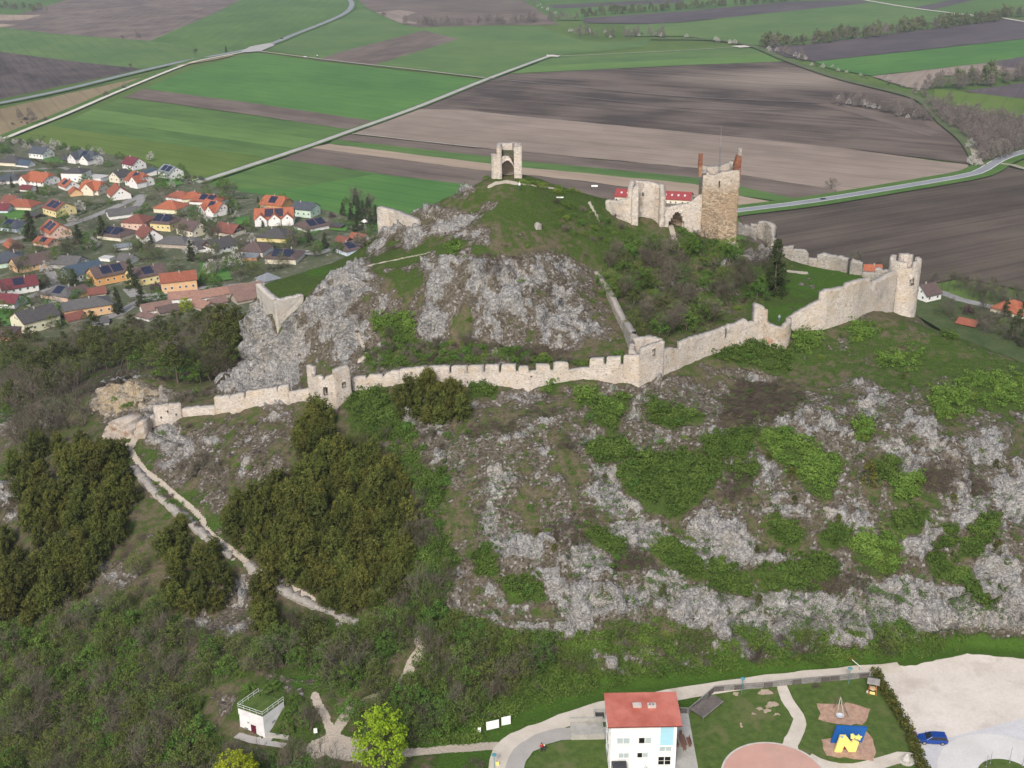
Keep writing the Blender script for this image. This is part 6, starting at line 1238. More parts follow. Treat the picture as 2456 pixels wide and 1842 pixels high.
# --- cars
def car(loc, rz, colr, label, kind='estate', L=4.6, W=1.82, Hh=1.48, group=None, small=False):
 root = empty('parked_car' if 'parked' in label else 'car', loc, rz, label, 'car', group)
 mp = paint(colr, .28, .04, 1, .3, .6); mk = paint((.012, .014, .018), .12, .05, 1, 0, .8, 'car_glass'); ty = paint((.02, .02, .02), .9); rim = paint((.5, .5, .52), .35, .05, 1, .8)
 st = [(-.50, .62, .42, .62), (-.485, .80, .30, .86), (-.42, .90, .22, .92), (-.3, .91, .20, .93), (0, .91, .20, .93), (.2, .91, .20, .92), (.30, .90, .20, .88), (.42, .86, .22, .78), (.485, .74, .28, .66), (.50, .55, .36, .55)]
 vs = []; fs = []; n = 8
 for x, hw, z0, z1 in st:
  X_ = x * L; w2 = hw * W / 1.82; q = [(-w2 * .94, z0), (-w2, z0 + .15), (-w2, z0 + (z1 - z0) * .6), (-w2 * .93, z1), (w2 * .93, z1), (w2, z0 + (z1 - z0) * .6), (w2, z0 + .15), (w2 * .94, z0)]
  vs += [(X_, y, z) for y, z in q]
 for i in range(len(st) - 1):
  for k in range(n): fs.append((i * n + k, i * n + (k + 1) % n, (i + 1) * n + (k + 1) % n, (i + 1) * n + k))
 fs += [tuple(range(n)), tuple(range(n * len(st) - 1, n * len(st) - 1 - n, -1))]
 MB().add(vs, [f[::-1] for f in fs]).build('body', mp, root, smooth=False, bevel=.03)
 zr = Hh; back_ = -.47 if kind in ('estate', 'van') else -.40
 cab = [(back_ * L, .92, .80), ((back_ + .06) * L, zr - .04, .66), (-.1 * L, zr, .68), (.06 * L, zr - .05, .66), ((.24 if kind != 'van' else .38) * L, .90, .80)]
 vs = []; fs = []
 for x, z, w2 in cab: vs += [(x, -w2, z), (x, w2, z)]
 b0 = len(vs)
 for x in (back_ * L, .24 * L if kind != 'van' else .38 * L): vs += [(x, -.84, .9), (x, .84, .9)]
 mg_ = MB(); mg_.add(vs, [(0, 2, 3, 1), (6, 8, 9, 7), (0, 8, 6, 4, 2), (1, 3, 5, 7, 9)]); mg_.build('window_glass', mk, root)
 MB().add([(x, y, z + .02) for x, z, w2 in cab[1:4] for y in (-w2 - .01, w2 + .01)] + [(x, y, z - .05) for x, z, w2 in cab[1:4] for y in (-w2 - .01, w2 + .01)],
    [(0, 2, 3, 1), (2, 4, 5, 3), (0, 1, 7, 6), (4, 10, 11, 5), (0, 6, 8, 2), (2, 8, 10, 4), (1, 3, 9, 7), (3, 5, 11, 9)]).build('roof', mp, root)
 for sy in (-1, 1):
  pl_ = MB()
  for x0, x1, zz in (((back_ + .06) * L, back_ * L, .9), (-.12 * L, -.13 * L, .9), (.06 * L, .24 * L if kind != 'van' else .38 * L, .9)):
   pl_.tube((x0, sy * .68, zr - .04), (x1, sy * .83, zz), .045, n=4)
  pl_.build('pillar', mp, root)
  for x in (-.30 * L, .31 * L):
   wv = MB().tube((x, sy * .68, .33), (x, sy * .92, .33), .33, n=16).build('wheel', ty, root)
   MB().tube((0, 0, 0), (0, sy * .02, 0), .2, n=12).build('rim', rim, wv, (x, sy * .925, .33))
  MB().box((.465 * L, sy * .58, .62), (.16, .34, .14), rz=-sy * .35).build('headlight', paint((.7, .72, .75), .1), root, )
  MB().box((-.488 * L, sy * .66, .74), (.08, .24, .16)).build('tail_light', paint((.35, .01, .01), .2), root)
  MB().box((.19 * L, sy * .98, .95), (.14, .2, .12)).build('wing_mirror', mp, root)
 return root
p = G(2237, 1768, 65.9); car((p[0], p[1], 65.05), math.radians(180 - 6), (.012, .06, .30), 'blue estate car parked on the pale gravel beside the hedge')
p = G(1975, 481, .8); car((p[0], p[1], 1.2), math.atan2(*(G(2000, 480)[:2] - G(1900, 495)[:2])[::-1]), (.01, .012, .02), 'black car driving on the country road right of the keep')
p = G(676, 94, .8); car((p[0], p[1], 1.4), math.radians(40), (.02, .02, .025), 'dark car on the curving highway in the far left background')
p = G(732, 138, .8); car((p[0], p[1], 1.3), math.radians(0), (.7, .7, .7), 'white car standing on the field track beside the tractor')
p = G(2262, 722, .8); car((p[0], p[1], .9), math.radians(30), (.03, .04, .07), 'dark blue car parked beside the steep brown roofed house')
p = G(581, 578, .8); car((p[0], p[1], .5), math.radians(8), (.75, .76, .78), 'white car parked beside the rust roofed timber gable house')
p = G(740, 609, 1.1); car((p[0], p[1], .8), math.radians(0), (.75, .75, .74), 'white van parked at the cream panelled bungalow', 'van', 5.2, 1.95, 2.1)
p = G(486, 433, .8); car((p[0], p[1], 1.2), math.radians(20), (.02, .02, .04), 'dark car parked where the lane meets the village')
p = G(63, 582, .8); car((p[0], p[1], .8), math.radians(10), (.04, .07, .09), 'dark teal car parked beside the orange roofed wooden shed')
p = G(50, 586, .8)
p = G(762, 137, 1); t = empty('farm_tractor', (p[0], p[1], 1.3), .2, 'tiny white and dark tractor on the field track', 'tractor')
MB().box((.9, 0, 1.1), (1.8, .8, .8)).build('bonnet', paint((.2, .22, .2), .4), t); MB().box((-.6, 0, 1.7), (1.4, 1.4, 1.4)).box((-.6, 0, 2.5), (1.6, 1.6, .15)).build('cab', paint((.8, .8, .8), .4), t)
for x, r in ((-.8, .85), (1.3, .5)):
 for sy in (-1, 1): MB().tube((x, sy * .7, r), (x, sy * 1.1, r), r, n=14).build('wheel', paint((.02, .02, .02), .9), t)
m_fp = paint((.72, .70, .66), .7)
def fence(pts, label, step=2.6, hh=1.3, colr=None, name='garden_fence', pw=.45):
 P = [G(u, v, 0) for u, v in pts]; root = empty(name, (P[0][0], P[0][1], 0), 0, label, 'fence'); o = P[0]; mm = colr or m_fp
 for a, b in zip(P[:-1], P[1:]):
  L = np.linalg.norm(b - a); n = max(1, int(L / step)); an = math.atan2(b[1] - a[1], b[0] - a[0]); c = (a + b) / 2 - o
  MB().box((c[0], c[1], .25), (L, .2, .5), rz=an).box((c[0], c[1], hh * .8), (L, .06, .1), rz=an).box((c[0], c[1], hh * .6), (L, .06, .1), rz=an).build('rail', mm, root)
  for i in range(n + 1):
   q = a + (b - a) * i / n - o; MB().box((q[0], q[1], hh / 2), (pw, pw, hh), rz=an).build('post', mm, root)
fence([R1(1070, 500), R1(1250, 455), R1(1430, 395)], 'white post fence along the lane into the village')
fence([R1(500, 715), R1(700, 655), R1(790, 610)], 'low white fence along the street below the tall hedge')
fence([R1(605, 715), R1(790, 665)], 'white fence with dark openings on the near side of the long street', 2.2, 1.6)
fence([R1(605, 720), R1(610, 745), R1(780, 775)], 'white fence round the corner garden beside the long street', 2.2, 1.6)
fence([R1(1040, 1255), R1(1110, 1255), R1(1200, 1235), R1(1500, 1170)], 'white posted wall in front of the tall peach house')
fence([R2(720, 1035), R2(840, 1015)], 'white posted fence just beyond the grass terrace')
fence([R2(1000, 885), R2(1090, 895)], 'short white fence beside the white van')
fence([R1(10, 1350), R1(160, 1290), R1(300, 1240)], 'cream garden wall at the lower left of the village', 4, 1.0)
fence([R2(380, 470), R2(530, 455)], 'green mesh fence between garden and field', 3, 1.8, paint((.03, .12, .09), .7), pw=.1)
fence([(2262, 716), (2320, 735), (2370, 752)], 'thin wooden fence along the lane at the right', 4, 1.2, paint((.2, .17, .13), .8), pw=.15)
# --- the terrace at the foot of the hill
ZP = 65.0
def GP(u, v, z=ZP): return G(u, v, z)
def slab(name, pts, m, z, ragged=0.0, kind='structure', circle=None):
 P = [G(u, v, ZP) for u, v in pts] if circle is None else [(circle[0] + circle[2] * math.cos(t), circle[1] + circle[2] * math.sin(t), 0) for t in np.linspace(0, 2 * math.pi, 64, endpoint=False)]
 out = []
 for a, b in zip(P, P[1:] + P[:1]):
  L = math.hypot(b[0] - a[0], b[1] - a[1]); n = max(1, int(L / .9)) if ragged else 1
  for i in range(n): out.append((a[0] + (b[0] - a[0]) * i / n + ragged * _rs.normal(), a[1] + (b[1] - a[1]) * i / n + ragged * _rs.normal(), ZP + z))
 A = sum(out[i][0] * out[(i + 1) % len(out)][1] - out[(i + 1) % len(out)][0] * out[i][1] for i in range(len(out)))
 if A < 0: out = out[::-1]
 o = MB().add(out, [tuple(range(len(out)))]).build(name, m); return tag(o, kind=kind)
m_grav = mat_ground('pale_gravel', (.50, .455, .405), (.63, .585, .53), .12, 2.5, .03, stain=((.38, .33, .28), .55)); m_grav2 = mat_ground('path_gravel', (.44, .40, .34), (.58, .53, .46), .3, 4, .03, stain=((.33, .27, .2), .5))
m_mulch = mat_ground('bark_mulch', (.28, .17, .12), (.48, .33, .25), 1.2, 9, .06); m_tart = mat_ground('pink_paving', (.46, .27, .22), (.53, .33, .27), .25, 6, .01, stain=((.40, .27, .22), .5))
m_kerb = mat_ground('kerb_stone', (.42, .40, .36), (.55, .53, .49), 1, 5, .02); m_asp2 = mat_ground('worn_asphalt', (.31, .295, .275), (.38, .365, .345), .3, 5, .01); m_conc = mat_ground('concrete', (.30, .29, .26), (.42, .41, .38), .6, 4, .02, stain=((.2, .2, .17), .6))
m_lot = mat_ground('grey_gravel', (.43, .43, .44), (.54, .54, .55), .3, 3, .02, stain=((.34, .34, .35), .45)); m_woodg = mat_ground('grey_wood', (.16, .15, .145), (.27, .26, .25), 1, 8, .02); m_woodb = mat_ground('dark_wood', (.085, .075, .07), (.15, .135, .125), 1, 6, .02)
m_bare = mat_ground('bare_soil', (.30, .23, .17), (.44, .36, .28), 1, 4, .03)
m_lawn = mat_ground('lawn', (.040, .078, .016), (.100, .140, .036), .8, 7, .07, stain=((.135, .135, .062), .8))
slab('lawn', [(1640, 1706), (1715, 1655), (1860, 1640), (2090, 1622), (2110, 1650), (2150, 1710), (2185, 1770), (2230, 1870), (2230, 2000), (1650, 2000)], m_lawn, .012)
slab('lawn', [(1262, 1830), (1300, 1790), (1370, 1772), (1456, 1772), (1456, 2000), (1250, 2000)], m_lawn, .012)
slab('gravel_path', [(2085, 1602), (2105, 1597), (2185, 1598), (2245, 1583), (2319, 1568), (2456, 1580), (2640, 1592), (2640, 2000), (2290, 2000), (2222, 1842), (2215, 1820), (2185, 1752), (2138, 1663), (2108, 1613)], m_grav, .014, .12).name = 'parking_ground'
slab('parking_ground', [(2206, 1790), (2274, 1770), (2370, 1745), (2456, 1722), (2640, 1680), (2640, 2000), (2290, 2000), (2222, 1842)], m_lot, .020)
ribbon([(2160, 1600), (2080, 1608), (1980, 1614), (1900, 1626), (1787, 1640), (1700, 1652), (1606, 1668), (1520, 1682), (1447, 1697), (1400, 1711), (1353, 1728), (1310, 1745), (1281, 1757), (1240, 1775), (1205, 1800), (1195, 1850)], 3.0, m_grav2, 'gravel_path', ZP + .022, ZP, w2=3.4)
ribbon([(1475, 1758), (1420, 1758), (1368, 1759), (1317, 1766), (1277, 1784), (1250, 1806), (1234, 1842), (1226, 1900)], 2.9, m_asp2, 'asphalt_path', ZP + .034, ZP)
ribbon([(1875, 1644), (1882, 1665), (1895, 1690), (1913, 1715), (1918, 1735), (1905, 1765), (1897, 1785), (1893, 1800)], 1.75, m_grav2, 'gravel_path', ZP + .026, ZP, w2=2.6)
ribbon([(1940, 1815), (1985, 1836), (2050, 1843), (2110, 1830), (2160, 1816), (2200, 1822)], 1.9, m_grav2, 'gravel_path', ZP + .026, ZP, w2=2.6)
pz = GP(1858, 1866); slab('kerb_ring', None, m_kerb, .032, circle=(pz[0], pz[1], 8.15)); slab('paved_circle', None, m_tart, .040, circle=(pz[0], pz[1], 7.85))
slab('mulch_bed', [(1960, 1687), (1990, 1689), (2024, 1690), (2030, 1683), (2060, 1692), (2088, 1702), (2078, 1728), (2070, 1739), (2008, 1737), (1992, 1733), (1964, 1726), (1966, 1710)], m_mulch, .030, .10)
slab('mulch_bed', [(1969, 1772), (2003, 1770), (2007, 1760), (2080, 1755), (2092, 1772), (2102, 1806), (2092, 1826), (2060, 1822), (1978, 1812), (1976, 1795)], m_mulch, .030, .10)
for k, (u, v, ru, rv) in enumerate(((1835, 1660, 15, 9), (1850, 1690, 14, 8), (1838, 1705, 10, 5), (1822, 1700, 8, 3), (1765, 1665, 7, 4), (1778, 1740, 3, 6), (1808, 1712, 5, 3), (1862, 1714, 7, 4))):
 slab('bare_ground', [(u + ru * math.cos(t) * (1 + .35 * math.sin(3 * t + k)), v + rv * math.sin(t) * (1 + .3 * math.cos(2 * t + k))) for t in np.linspace(0, 2 * math.pi, 16, endpoint=False)], m_bare, .028, .08)
slab('paved_terrace', [(1620, 1705), (1650, 1705), (1661, 1770), (1676, 1850), (1684, 1900), (1615, 1900)], m_conc, .026)
ri = GP(2418, 1868); slab('turning_ring', None, mat_ground('pale_concrete', (.50, .49, .47), (.60, .59, .57), .3, 3, .01), .030, circle=(ri[0], ri[1], 10.2)); slab('green_island', None, m_lawn, .05, circle=(ri[0], ri[1], 4.4))
for k, (u, v, u2, v2, lab) in enumerate(((2365, 1840, 2370, 1813, 'shortest grey pole, leftmost at the green island in the car park'), (2375, 1832, 2381, 1802, 'thin grey pole close beside the shortest pole at the green island'), (2421, 1830, 2430, 1793, 'tallest thin grey pole behind the green island'), (2452, 1838, 2456, 1802, 'thin grey pole cut by the right picture edge at the green island'))):
 p = GP(u, v); z = ZT(u2, v2, p[1])[1]; r = empty('flag_pole', p, 0, lab, 'pole', 'poles round the green island'); MB().tube((0, 0, 0), (0, 0, z - ZP), .05, .03).build('shaft', m_alu, r); MB().lathe((0, 0, 0), [(.12, 0), (.1, .2), (.04, .25)], 8).build('base_collar', m_alu, r)
# --- white house
def whitehouse():
 A = G(1462, 1738, 74.0); Bq = G(1625, 1738, 74.0); L = Bq[0] - A[0]; y0 = A[1]; D = 6.1; h = 9.0
 root = empty('white_house', (A[0], y0, ZP), 0, 'white three storey house with red metal roof and light blue wall panel', 'house')
 mw = paint((.84, .84, .84), .8, .03, .4); m = MB()
 m.add([(0, 0, -1), (L, 0, -1), (L, D, -1), (0, D, -1), (0, 0, h), (L, 0, h), (L, D, h + .6), (0, D, h + .6)], [(0, 1, 5, 4), (1, 2, 6, 5), (2, 3, 7, 6), (3, 0, 4, 7)])
 m.build('wall', mw, root)
 n = N('red_sheet_metal'); co = n.coord()
 f = n.noise(co, .35, 4); cc = n.mix(n.ramp(f, [(.35, 0.), (.65, 1.)]), (.46, .125, .085), (.60, .21, .155))
 mr = n.done(cc, n.ramp(n.noise(co, .4, 3), [(.4, .32), (.6, .5)]), n.bump(n.noise(co, 2.5, 3), .02, .5), .25, .5)
 a0, a1, b0, b1 = -.35, L + .7, -.75, D + .5; zf = lambda y: h + .12 + .075 * y
 r = MB(); r.add([(x, y, zf(y) + t) for t in (.14, 0) for x, y in ((a0, b0), (a1, b0), (a1, b1), (a0, b1))], [(0, 1, 2, 3), (7, 6, 5, 4), (0, 4, 5, 1), (1, 5, 6, 2), (2, 6, 7, 3), (3, 7, 4, 0)])
 rf = r.build('roof', mr, root)
 sm = MB()
 for i in range(1, 26):
  x = a0 + (a1 - a0) * i / 26; sm.add([(x + dx, y, zf(y) + .14 + dz) for dz in (0, .05) for dx in (-.02, .02) for y in (b0, b1)], [(0, 2, 6, 4), (1, 5, 7, 3), (4, 6, 7, 5), (0, 4, 5, 1), (2, 3, 7, 6)])
 sm.build('seam', mr, rf)
 for (x, y, w_, t) in ((L * .44, D * .58, 1.25, 0), (L * .66, D * .56, 1.25, 1)):
  v = MB(); z = zf(y) + .14; v.box((x, y, z + .16), (w_, .75, .34)); v.box((x, y, z + .36), (w_ + .1, .85, .06)); ob = v.build('roof_vent', paint((.50, .47, .43), .6), rf)
  if t:
   for k in (-.28, .22): MB().tube((x + k, y, z + .38), (x + k, y, z + .52), .13, n=12).build('vent_cap', paint((.12, .1, .09), .6), ob)
 g = MB().tube((a0, b0 - .06, zf(b0) + .02), (a1, b0 - .06, zf(b0) + .02), .08, n=8); g.build('gutter', paint((.16, .04, .03), .5), rf)
 X = lambda u: ZT(u, 1770, y0)[0] - A[0]
 Z = lambda v: ZT(1540, v, y0)[1] - ZP
 mcurt = paint((.40, .47, .49), .35, .05); mblk = paint((.012, .012, .014), .2, .02)
 def win(u0, u1, v0, v1, panes, frame=m_wframe, nrow=1):
  x0, x1, z0, z1 = X(u0), X(u1), Z(v1), Z(v0); w = MB().box(((x0 + x1) / 2, -.02, (z0 + z1) / 2), (x1 - x0 + .16, .1, z1 - z0 + .16)).build('window', frame, root)
  n_ = len(panes) // nrow
  for r_ in range(nrow):
   for i in range(n_):
    pa = x0 + (x1 - x0) * i / n_ + .07; pb = x0 + (x1 - x0) * (i + 1) / n_ - .07; qa = z0 + (z1 - z0) * r_ / nrow + .05; qb = z0 + (z1 - z0) * (r_ + 1) / nrow - .05
    MB().box(((pa + pb) / 2, -.085, (qa + qb) / 2), (pb - pa, .03, qb - qa)).build('pane', mcurt if panes[r_ * n_ + i] else mblk, w)
  MB().box(((x0 + x1) / 2, -.12, z0 - .16), (x1 - x0 + .5, .22, .07)).build('sill', m_wframe, w)
 win(1479.5, 1510.5, 1768.5, 1782, (1, 1)); win(1531.5, 1562.5, 1768.5, 1782, (0, 1)); win(1484, 1509.5, 1804.5, 1816, (1, 1)); win(1529, 1555.5, 1804.5, 1816, (0, 1))
 win(1582, 1611.5, 1791, 1801.5, (1, 1)); win(1580, 1611, 1815, 1834, (0, 0, 0, 0), nrow=2)
 x0, x1, z0, z1 = X(1583.5), X(1615), Z(1788), Z(1743.5)
 MB().box(((x0 + x1) / 2, -.03, (z0 + z1) / 2), (x1 - x0, .1, z1 - z0)).build('blue_panel', paint((.36, .62, .74), .5, .03), root)
 MB().tube((.12, -.1, 0), (.12, -.1, h - .1), .06, n=8).build('downpipe', paint((.6, .6, .6), .4), root)
 for sx, xx in ((-1, 0), (1, L)):
  for y in (1.6, 4.4):
   for z in (2, 5.2): put(winmesh(1.1, 1.2), 'window', root, (xx, y, z), (0, 0, math.pi / 2 * sx))
 return A, L, y0
wA, wL, wY = whitehouse()
p = G(1484, 1826, 67.5); r = empty('dark_awning', (p[0], p[1] - .8, ZP), 0, 'dark curved canopy standing in front of the white house', 'canopy')
m = MB(); n = 10
vs = [(x, (i / n - .5) * 2.4, 2.1 + .7 * math.sin(math.pi * i / n) ** .6 + t) for x in (-1.1, 1.1) for i in range(n + 1) for t in (0, -.06)]
fs = []
for i in range(n): a = 2 * i; b = 2 * (n + 1) + 2 * i; fs += [(a, a + 2, b + 2, b), (a + 1, b + 1, b + 3, a + 3), (a, a + 1, a + 3, a + 2), (b, b + 2, b + 3, b + 1)]
m.add(vs, fs).build('canopy_cover', paint((.035, .037, .045), .6), r)
for x in (-1.05, 1.05):
 for y in (-1.1, 1.1): MB().tube((x, y, 0), (x, y, 2.2), .05).build('post', paint((.05, .05, .05), .5), r)
x0, x1 = GP(1368, 1750)[0], wA[0]; ya, yb = GP(1400, 1773)[1], GP(1400, 1733)[1]
r = empty('concrete_bridge', (x0, ya, ZP), 0, 'grey concrete footbridge with two parapet walls leading into the white house', 'bridge')
MB().box(((x1 - x0) / 2, (yb - ya) / 2, .12), (x1 - x0, yb - ya - .5, .14)).build('deck', m_conc, r)
for y in (0, yb - ya): MB().box(((x1 - x0) / 2, y, .45), (x1 - x0, .28, 1.0)).box(((x1 - x0) / 2, y, .98), (x1 - x0 + .06, .36, .08)).build('parapet', m_conc, r)
q0, q1 = GP(1426, 1731), GP(1452, 1708)
r = empty('light_well', (q0[0], q0[1], ZP), 0, 'small square concrete light well with iron grating behind the bridge', 'light well'); w_, d_ = 1.9, q1[1] - q0[1]
for c, s in (((w_ / 2, 0), (w_, .2)), ((w_ / 2, d_), (w_, .2)), ((.1, d_ / 2), (.2, d_ - .2)), ((w_ - .1, d_ / 2), (.2, d_ - .2))): MB().box((c[0], c[1], .3), (s[0], s[1], .7)).build('rim_wall', m_conc, r)
g = MB().box((w_ / 2, d_ / 2, .04), (w_ - .4, d_ - .2, .04))
for i in range(9): g.box((.3 + i * (w_ - .6) / 8, d_ / 2, .1), (.05, d_ - .25, .05))
g.build('iron_grating', paint((.06, .06, .06), .5), r)
# --- wooden fence walk and deck
def px_fence(pts, label, hh, sp=1.9, base_h=.35):
 P = [GP(u, v) for u, v in pts]; o = P[0]; root = empty('wooden_fence', o, 0, label, 'fence')
 for a, b in zip(P[:-1], P[1:]):
  L = np.linalg.norm(b - a); n = max(1, int(round(L / sp))); an = math.atan2(b[1] - a[1], b[0] - a[0])
  for i in range(n):
   c = a + (b - a) * (i + .5) / n - o; w = L / n
   MB().box((c[0], c[1], base_h / 2), (w, .12, base_h), rz=an).box((c[0], c[1], base_h + .12 + (hh - base_h - .2) * .25), (w - .14, .05, (hh - base_h) * .42), rz=an).box((c[0], c[1], hh - .2 - (hh - base_h) * .12), (w - .14, .05, (hh - base_h) * .36), rz=an).build('board_panel', m_woodg if i % 3 else m_woodb, root)
  MB().box((*((a + b) / 2 - o)[:2], hh), (L, .16, .06), rz=an).build('top_rail', m_woodg, root)
  for i in range(n + 1):
   q = a + (b - a) * i / n - o; MB().box((q[0], q[1], hh / 2), (.11, .11, hh), rz=an).build('post', m_alu, root)
px_fence([(1713, 1659), (1760, 1655), (1830, 1650), (1900, 1642), (1990, 1634), (2084, 1625)], 'long grey board fence between lawn and gravel path', 1.15)
px_fence([(1651, 1712), (1713, 1659)], 'slanting grey board fence joining the long fence to the terrace', 1.1)
px_fence([(1626, 1710), (1649, 1711)], 'short grey fence piece between white house and slanting fence', 1.1)
a, b, c, d = GP(1653, 1712), GP(1711, 1678), GP(1735, 1688), GP(1686, 1728)
r = empty('wooden_deck', a, 0, 'dark plank deck roof leaning beside the slanting fence', 'deck')
m = MB(); m2 = MB()
H1_, H0_ = 1.0, .55
for i in range(16):
 t0, t1 = i / 16, (i + .9) / 16
 q = [a + (b - a) * t0, a + (b - a) * t1, d + (c - d) * t1, d + (c - d) * t0]
 m.add([(v[0] - a[0], v[1] - a[1], z + dz) for dz in (0, .06) for v, z in zip(q, (H1_, H1_, H0_, H0_))], [(3, 2, 1, 0), (4, 5, 6, 7), (0, 1, 5, 4), (1, 2, 6, 5), (2, 3, 7, 6), (3, 0, 4, 7)])
m.build('plank_top', m_woodb, r)
q = (d + c) / 2 - a; an = math.atan2((c - d)[1], (c - d)[0]); MB().box((q[0], q[1], H0_), (np.linalg.norm(c - d), .12, .16), rz=an).build('edge_beam', m_woodg, r)
for v, z in ((a, H1_), (b, H1_), (c, H0_), (d, H0_)): MB().box((v[0] - a[0], v[1] - a[1], z / 2), (.14, .14, z)).build('leg', m_woodb, r)
# --- play area
def nsign():
 bl, br = GP(1987, 1790), GP(2060, 1793); y0 = bl[1] + .15; o = (bl[0], y0, ZP)
 root = empty('letter_sign', o, 0, 'big blue slanted board with a yellow letter N and star on the mulch bed', 'sign')
 dN = GP(2010, 1801)[1] - y0
 def P(u, v, y): x, z = ZT(u, v, y0 + y); return (x - o[0], y, z - ZP)
 def plate(name, px, y, th, mm, par):
  f = [P(u, v, y) for u, v in px]; A = sum(f[i][0] * f[(i + 1) % len(f)][2] - f[(i + 1) % len(f)][0] * f[i][2] for i in range(len(f)))
  if A < 0: f = f[::-1]
  n = len(f); return MB().add([(x, yy - th, z) for x, yy, z in f] + f, [tuple(range(n)), tuple(range(2 * n - 1, n - 1, -1))] + [(i, n + i, n + (i + 1) % n, (i + 1) % n) for i in range(n)]).build(name, mm, par)
 blue = paint((.012, .10, .36), .45, .05, .6); yel = paint((.80, .68, .20), .5, .03)
 pb = plate('board', [(2006, 1739), (2079, 1742), (2060, 1793), (1987, 1790)], .9, .35, blue, root)
 Q = lambda X, Y: (1880 + X / 6.856, 1600 + Y / 6.856)
 plate('letter', [Q(920, 1110), Q(1015, 1110), Q(1105, 1222), Q(1138, 1172), Q(1228, 1215), Q(1165, 1392), Q(1070, 1390), Q(985, 1270), Q(940, 1380), Q(822, 1372)], dN, .35, yel, root)
 plate('star', [Q(1232, 1095), Q(1245, 1128), Q(1285, 1136), Q(1255, 1160), Q(1250, 1198), Q(1218, 1180), Q(1165, 1168), Q(1190, 1145), Q(1150, 1122), Q(1205, 1125)], dN - .1, .2, yel, root)
 plate('star_tail', [Q(1095, 1100), Q(1140, 1090), Q(1175, 1140), Q(1140, 1165), Q(1095, 1168)], dN - .1, .2, yel, root)
 plate('emblem', [Q(930, 1135), Q(955, 1128), Q(988, 1140), Q(975, 1168), Q(940, 1165)], dN - .36, .02, paint((.25, .35, .55), .5), root)
 plate('inner_frame', [Q(965, 1300), Q(1000, 1300), Q(1060, 1375), Q(955, 1370)], dN + .4, .1, paint((.2, .02, .03), .5), root)
nsign()
p = GP(2018, 1722); ap = np.array([*[ZT(2016, 1671, p[1] + .6)[0]], p[1] + .6, ZT(2016, 1671, p[1] + .6)[1]])
r = empty('basket_swing', p, 0, 'wooden tripod swing with a pale round basket on the upper mulch bed', 'swing'); ms = paint((.22, .19, .17), .7)
ax = tuple(ap - np.array([p[0], p[1], ZP]))
for u, v in ((2036, 1720), (2009, 1718), (1999, 1697)):
 q = GP(u, v) - np.array([p[0], p[1], ZP]); MB().tube((q[0], q[1], 0), ax, .09, .07, 8).build('leg', ms, r)
MB().lathe((ax[0] - .05, ax[1] - .9, .75), [(.02, -.22), (.35, -.2), (.62, 0), (.68, .05), (.62, .08), (.3, -.08), (.02, -.1)], 18).build('basket', paint((.55, .57, .62), .6), r)
for dx in (-.6, .6):
 for dy in (-.1, .1): MB().tube((ax[0] - .05 + dx, ax[1] - .9 + dy * 3, .8), ax, .03, n=4).build('rope', paint((.6, .55, .42), .8), r)
p = GP(2092, 1662); r = empty('play_stand', p, math.radians(-20), 'small orange wooden play stand with yellow board by the top of the hedge', 'playground')
mo = paint((.40, .15, .06), .6)
for x in (-.8, .8):
 for y in (-.8, .8): MB().tube((x * 1.05, y * 1.05, 0), (x * .85, y * .85, 2.6), .09).build('post', mo, r)
MB().add([(-1.3, -1.1, 2.4), (1.3, -1.1, 2.4), (1.3, 0.3, 3.1), (-1.3, .3, 3.1), (1.3, 1.4, 2.5), (-1.3, 1.4, 2.5)], [(0, 1, 2, 3), (3, 2, 4, 5)]).build('roof', m_woodg, r, (0, .6, .1))
MB().lathe((0, -.1, 1.2), [(.02, .25), (.7, .2), (.75, .1), (.7, 0), (.02, 0)], 14).build('platform', paint((.55, .40, .24), .7), r); MB().box((0, -1.15, .8), (1.1, .08, .7)).build('board', paint((.75, .65, .25), .6), r)
p = GP(2081, 1662); r.scale = (.78,) * 3
MB_ = MB().lathe((0, 0, 0), [(.2, 0), (.28, .2), (.2, .42), (.02, .45)], 10); tag(MB_.build('round_bollard', paint((.6, .58, .54), .8), None, p), 'small pale round stone beside the orange play stand', 'stone')
p = GP(1637, 1783); r = empty('picnic_table', p, math.radians(4), 'brown wooden picnic table on the terrace beside the white house', 'table'); mt = paint((.16, .085, .06), .6)
m = MB()
for k in range(4): m.box((-.36 + k * .24, 0, .75), (.22, 2.5, .05))
m.build('table_top', mt, r)
for y in (-.9, .9): MB().box((0, y, .36), (.7, .1, .72)).build('leg', mt, r)
for sx, lab in ((-1, 'brown garden bench on the house side of the picnic table'), (1, 'brown garden bench on the lawn side of the picnic table')):
 bb = empty('garden_bench', (p[0] + sx * .98, p[1], p[2]), math.radians(4), lab, 'bench')
 MB().box((0, 0, .44), (.45, 1.9, .06)).build('seat', mt, bb); MB().box((sx * .24, 0, .72), (.05, 1.9, .4), ).build('backrest', mt, bb)
 for y in (-.8, .8): MB().box((0, y, .21), (.4, .08, .42)).build('leg', mt, bb)
ch = empty('garden_chair', (p[0] + .05, p[1] - 1.75, p[2]), 0, 'brown chair at the near end of the picnic table', 'chair')
MB().box((0, 0, .44), (.46, .46, .05)).build('seat', mt, ch); MB().box((0, -.22, .72), (.46, .05, .5)).build('backrest', mt, ch)
for x in (-.19, .19):
 for y in (-.19, .19): MB().box((x, y, .21), (.05, .05, .42)).build('leg', mt, ch)
ch = empty('garden_chair', (p[0] - .05, p[1] + 1.75, p[2]), math.pi, 'brown chair at the far end of the picnic table', 'chair')
MB().box((0, 0, .44), (.46, .46, .05)).build('seat', mt, ch); MB().box((0, -.22, .72), (.46, .05, .5)).build('backrest', mt, ch)
for x in (-.19, .19):
 for y in (-.19, .19): MB().box((x, y, .21), (.05, .05, .42)).build('leg', mt, ch)
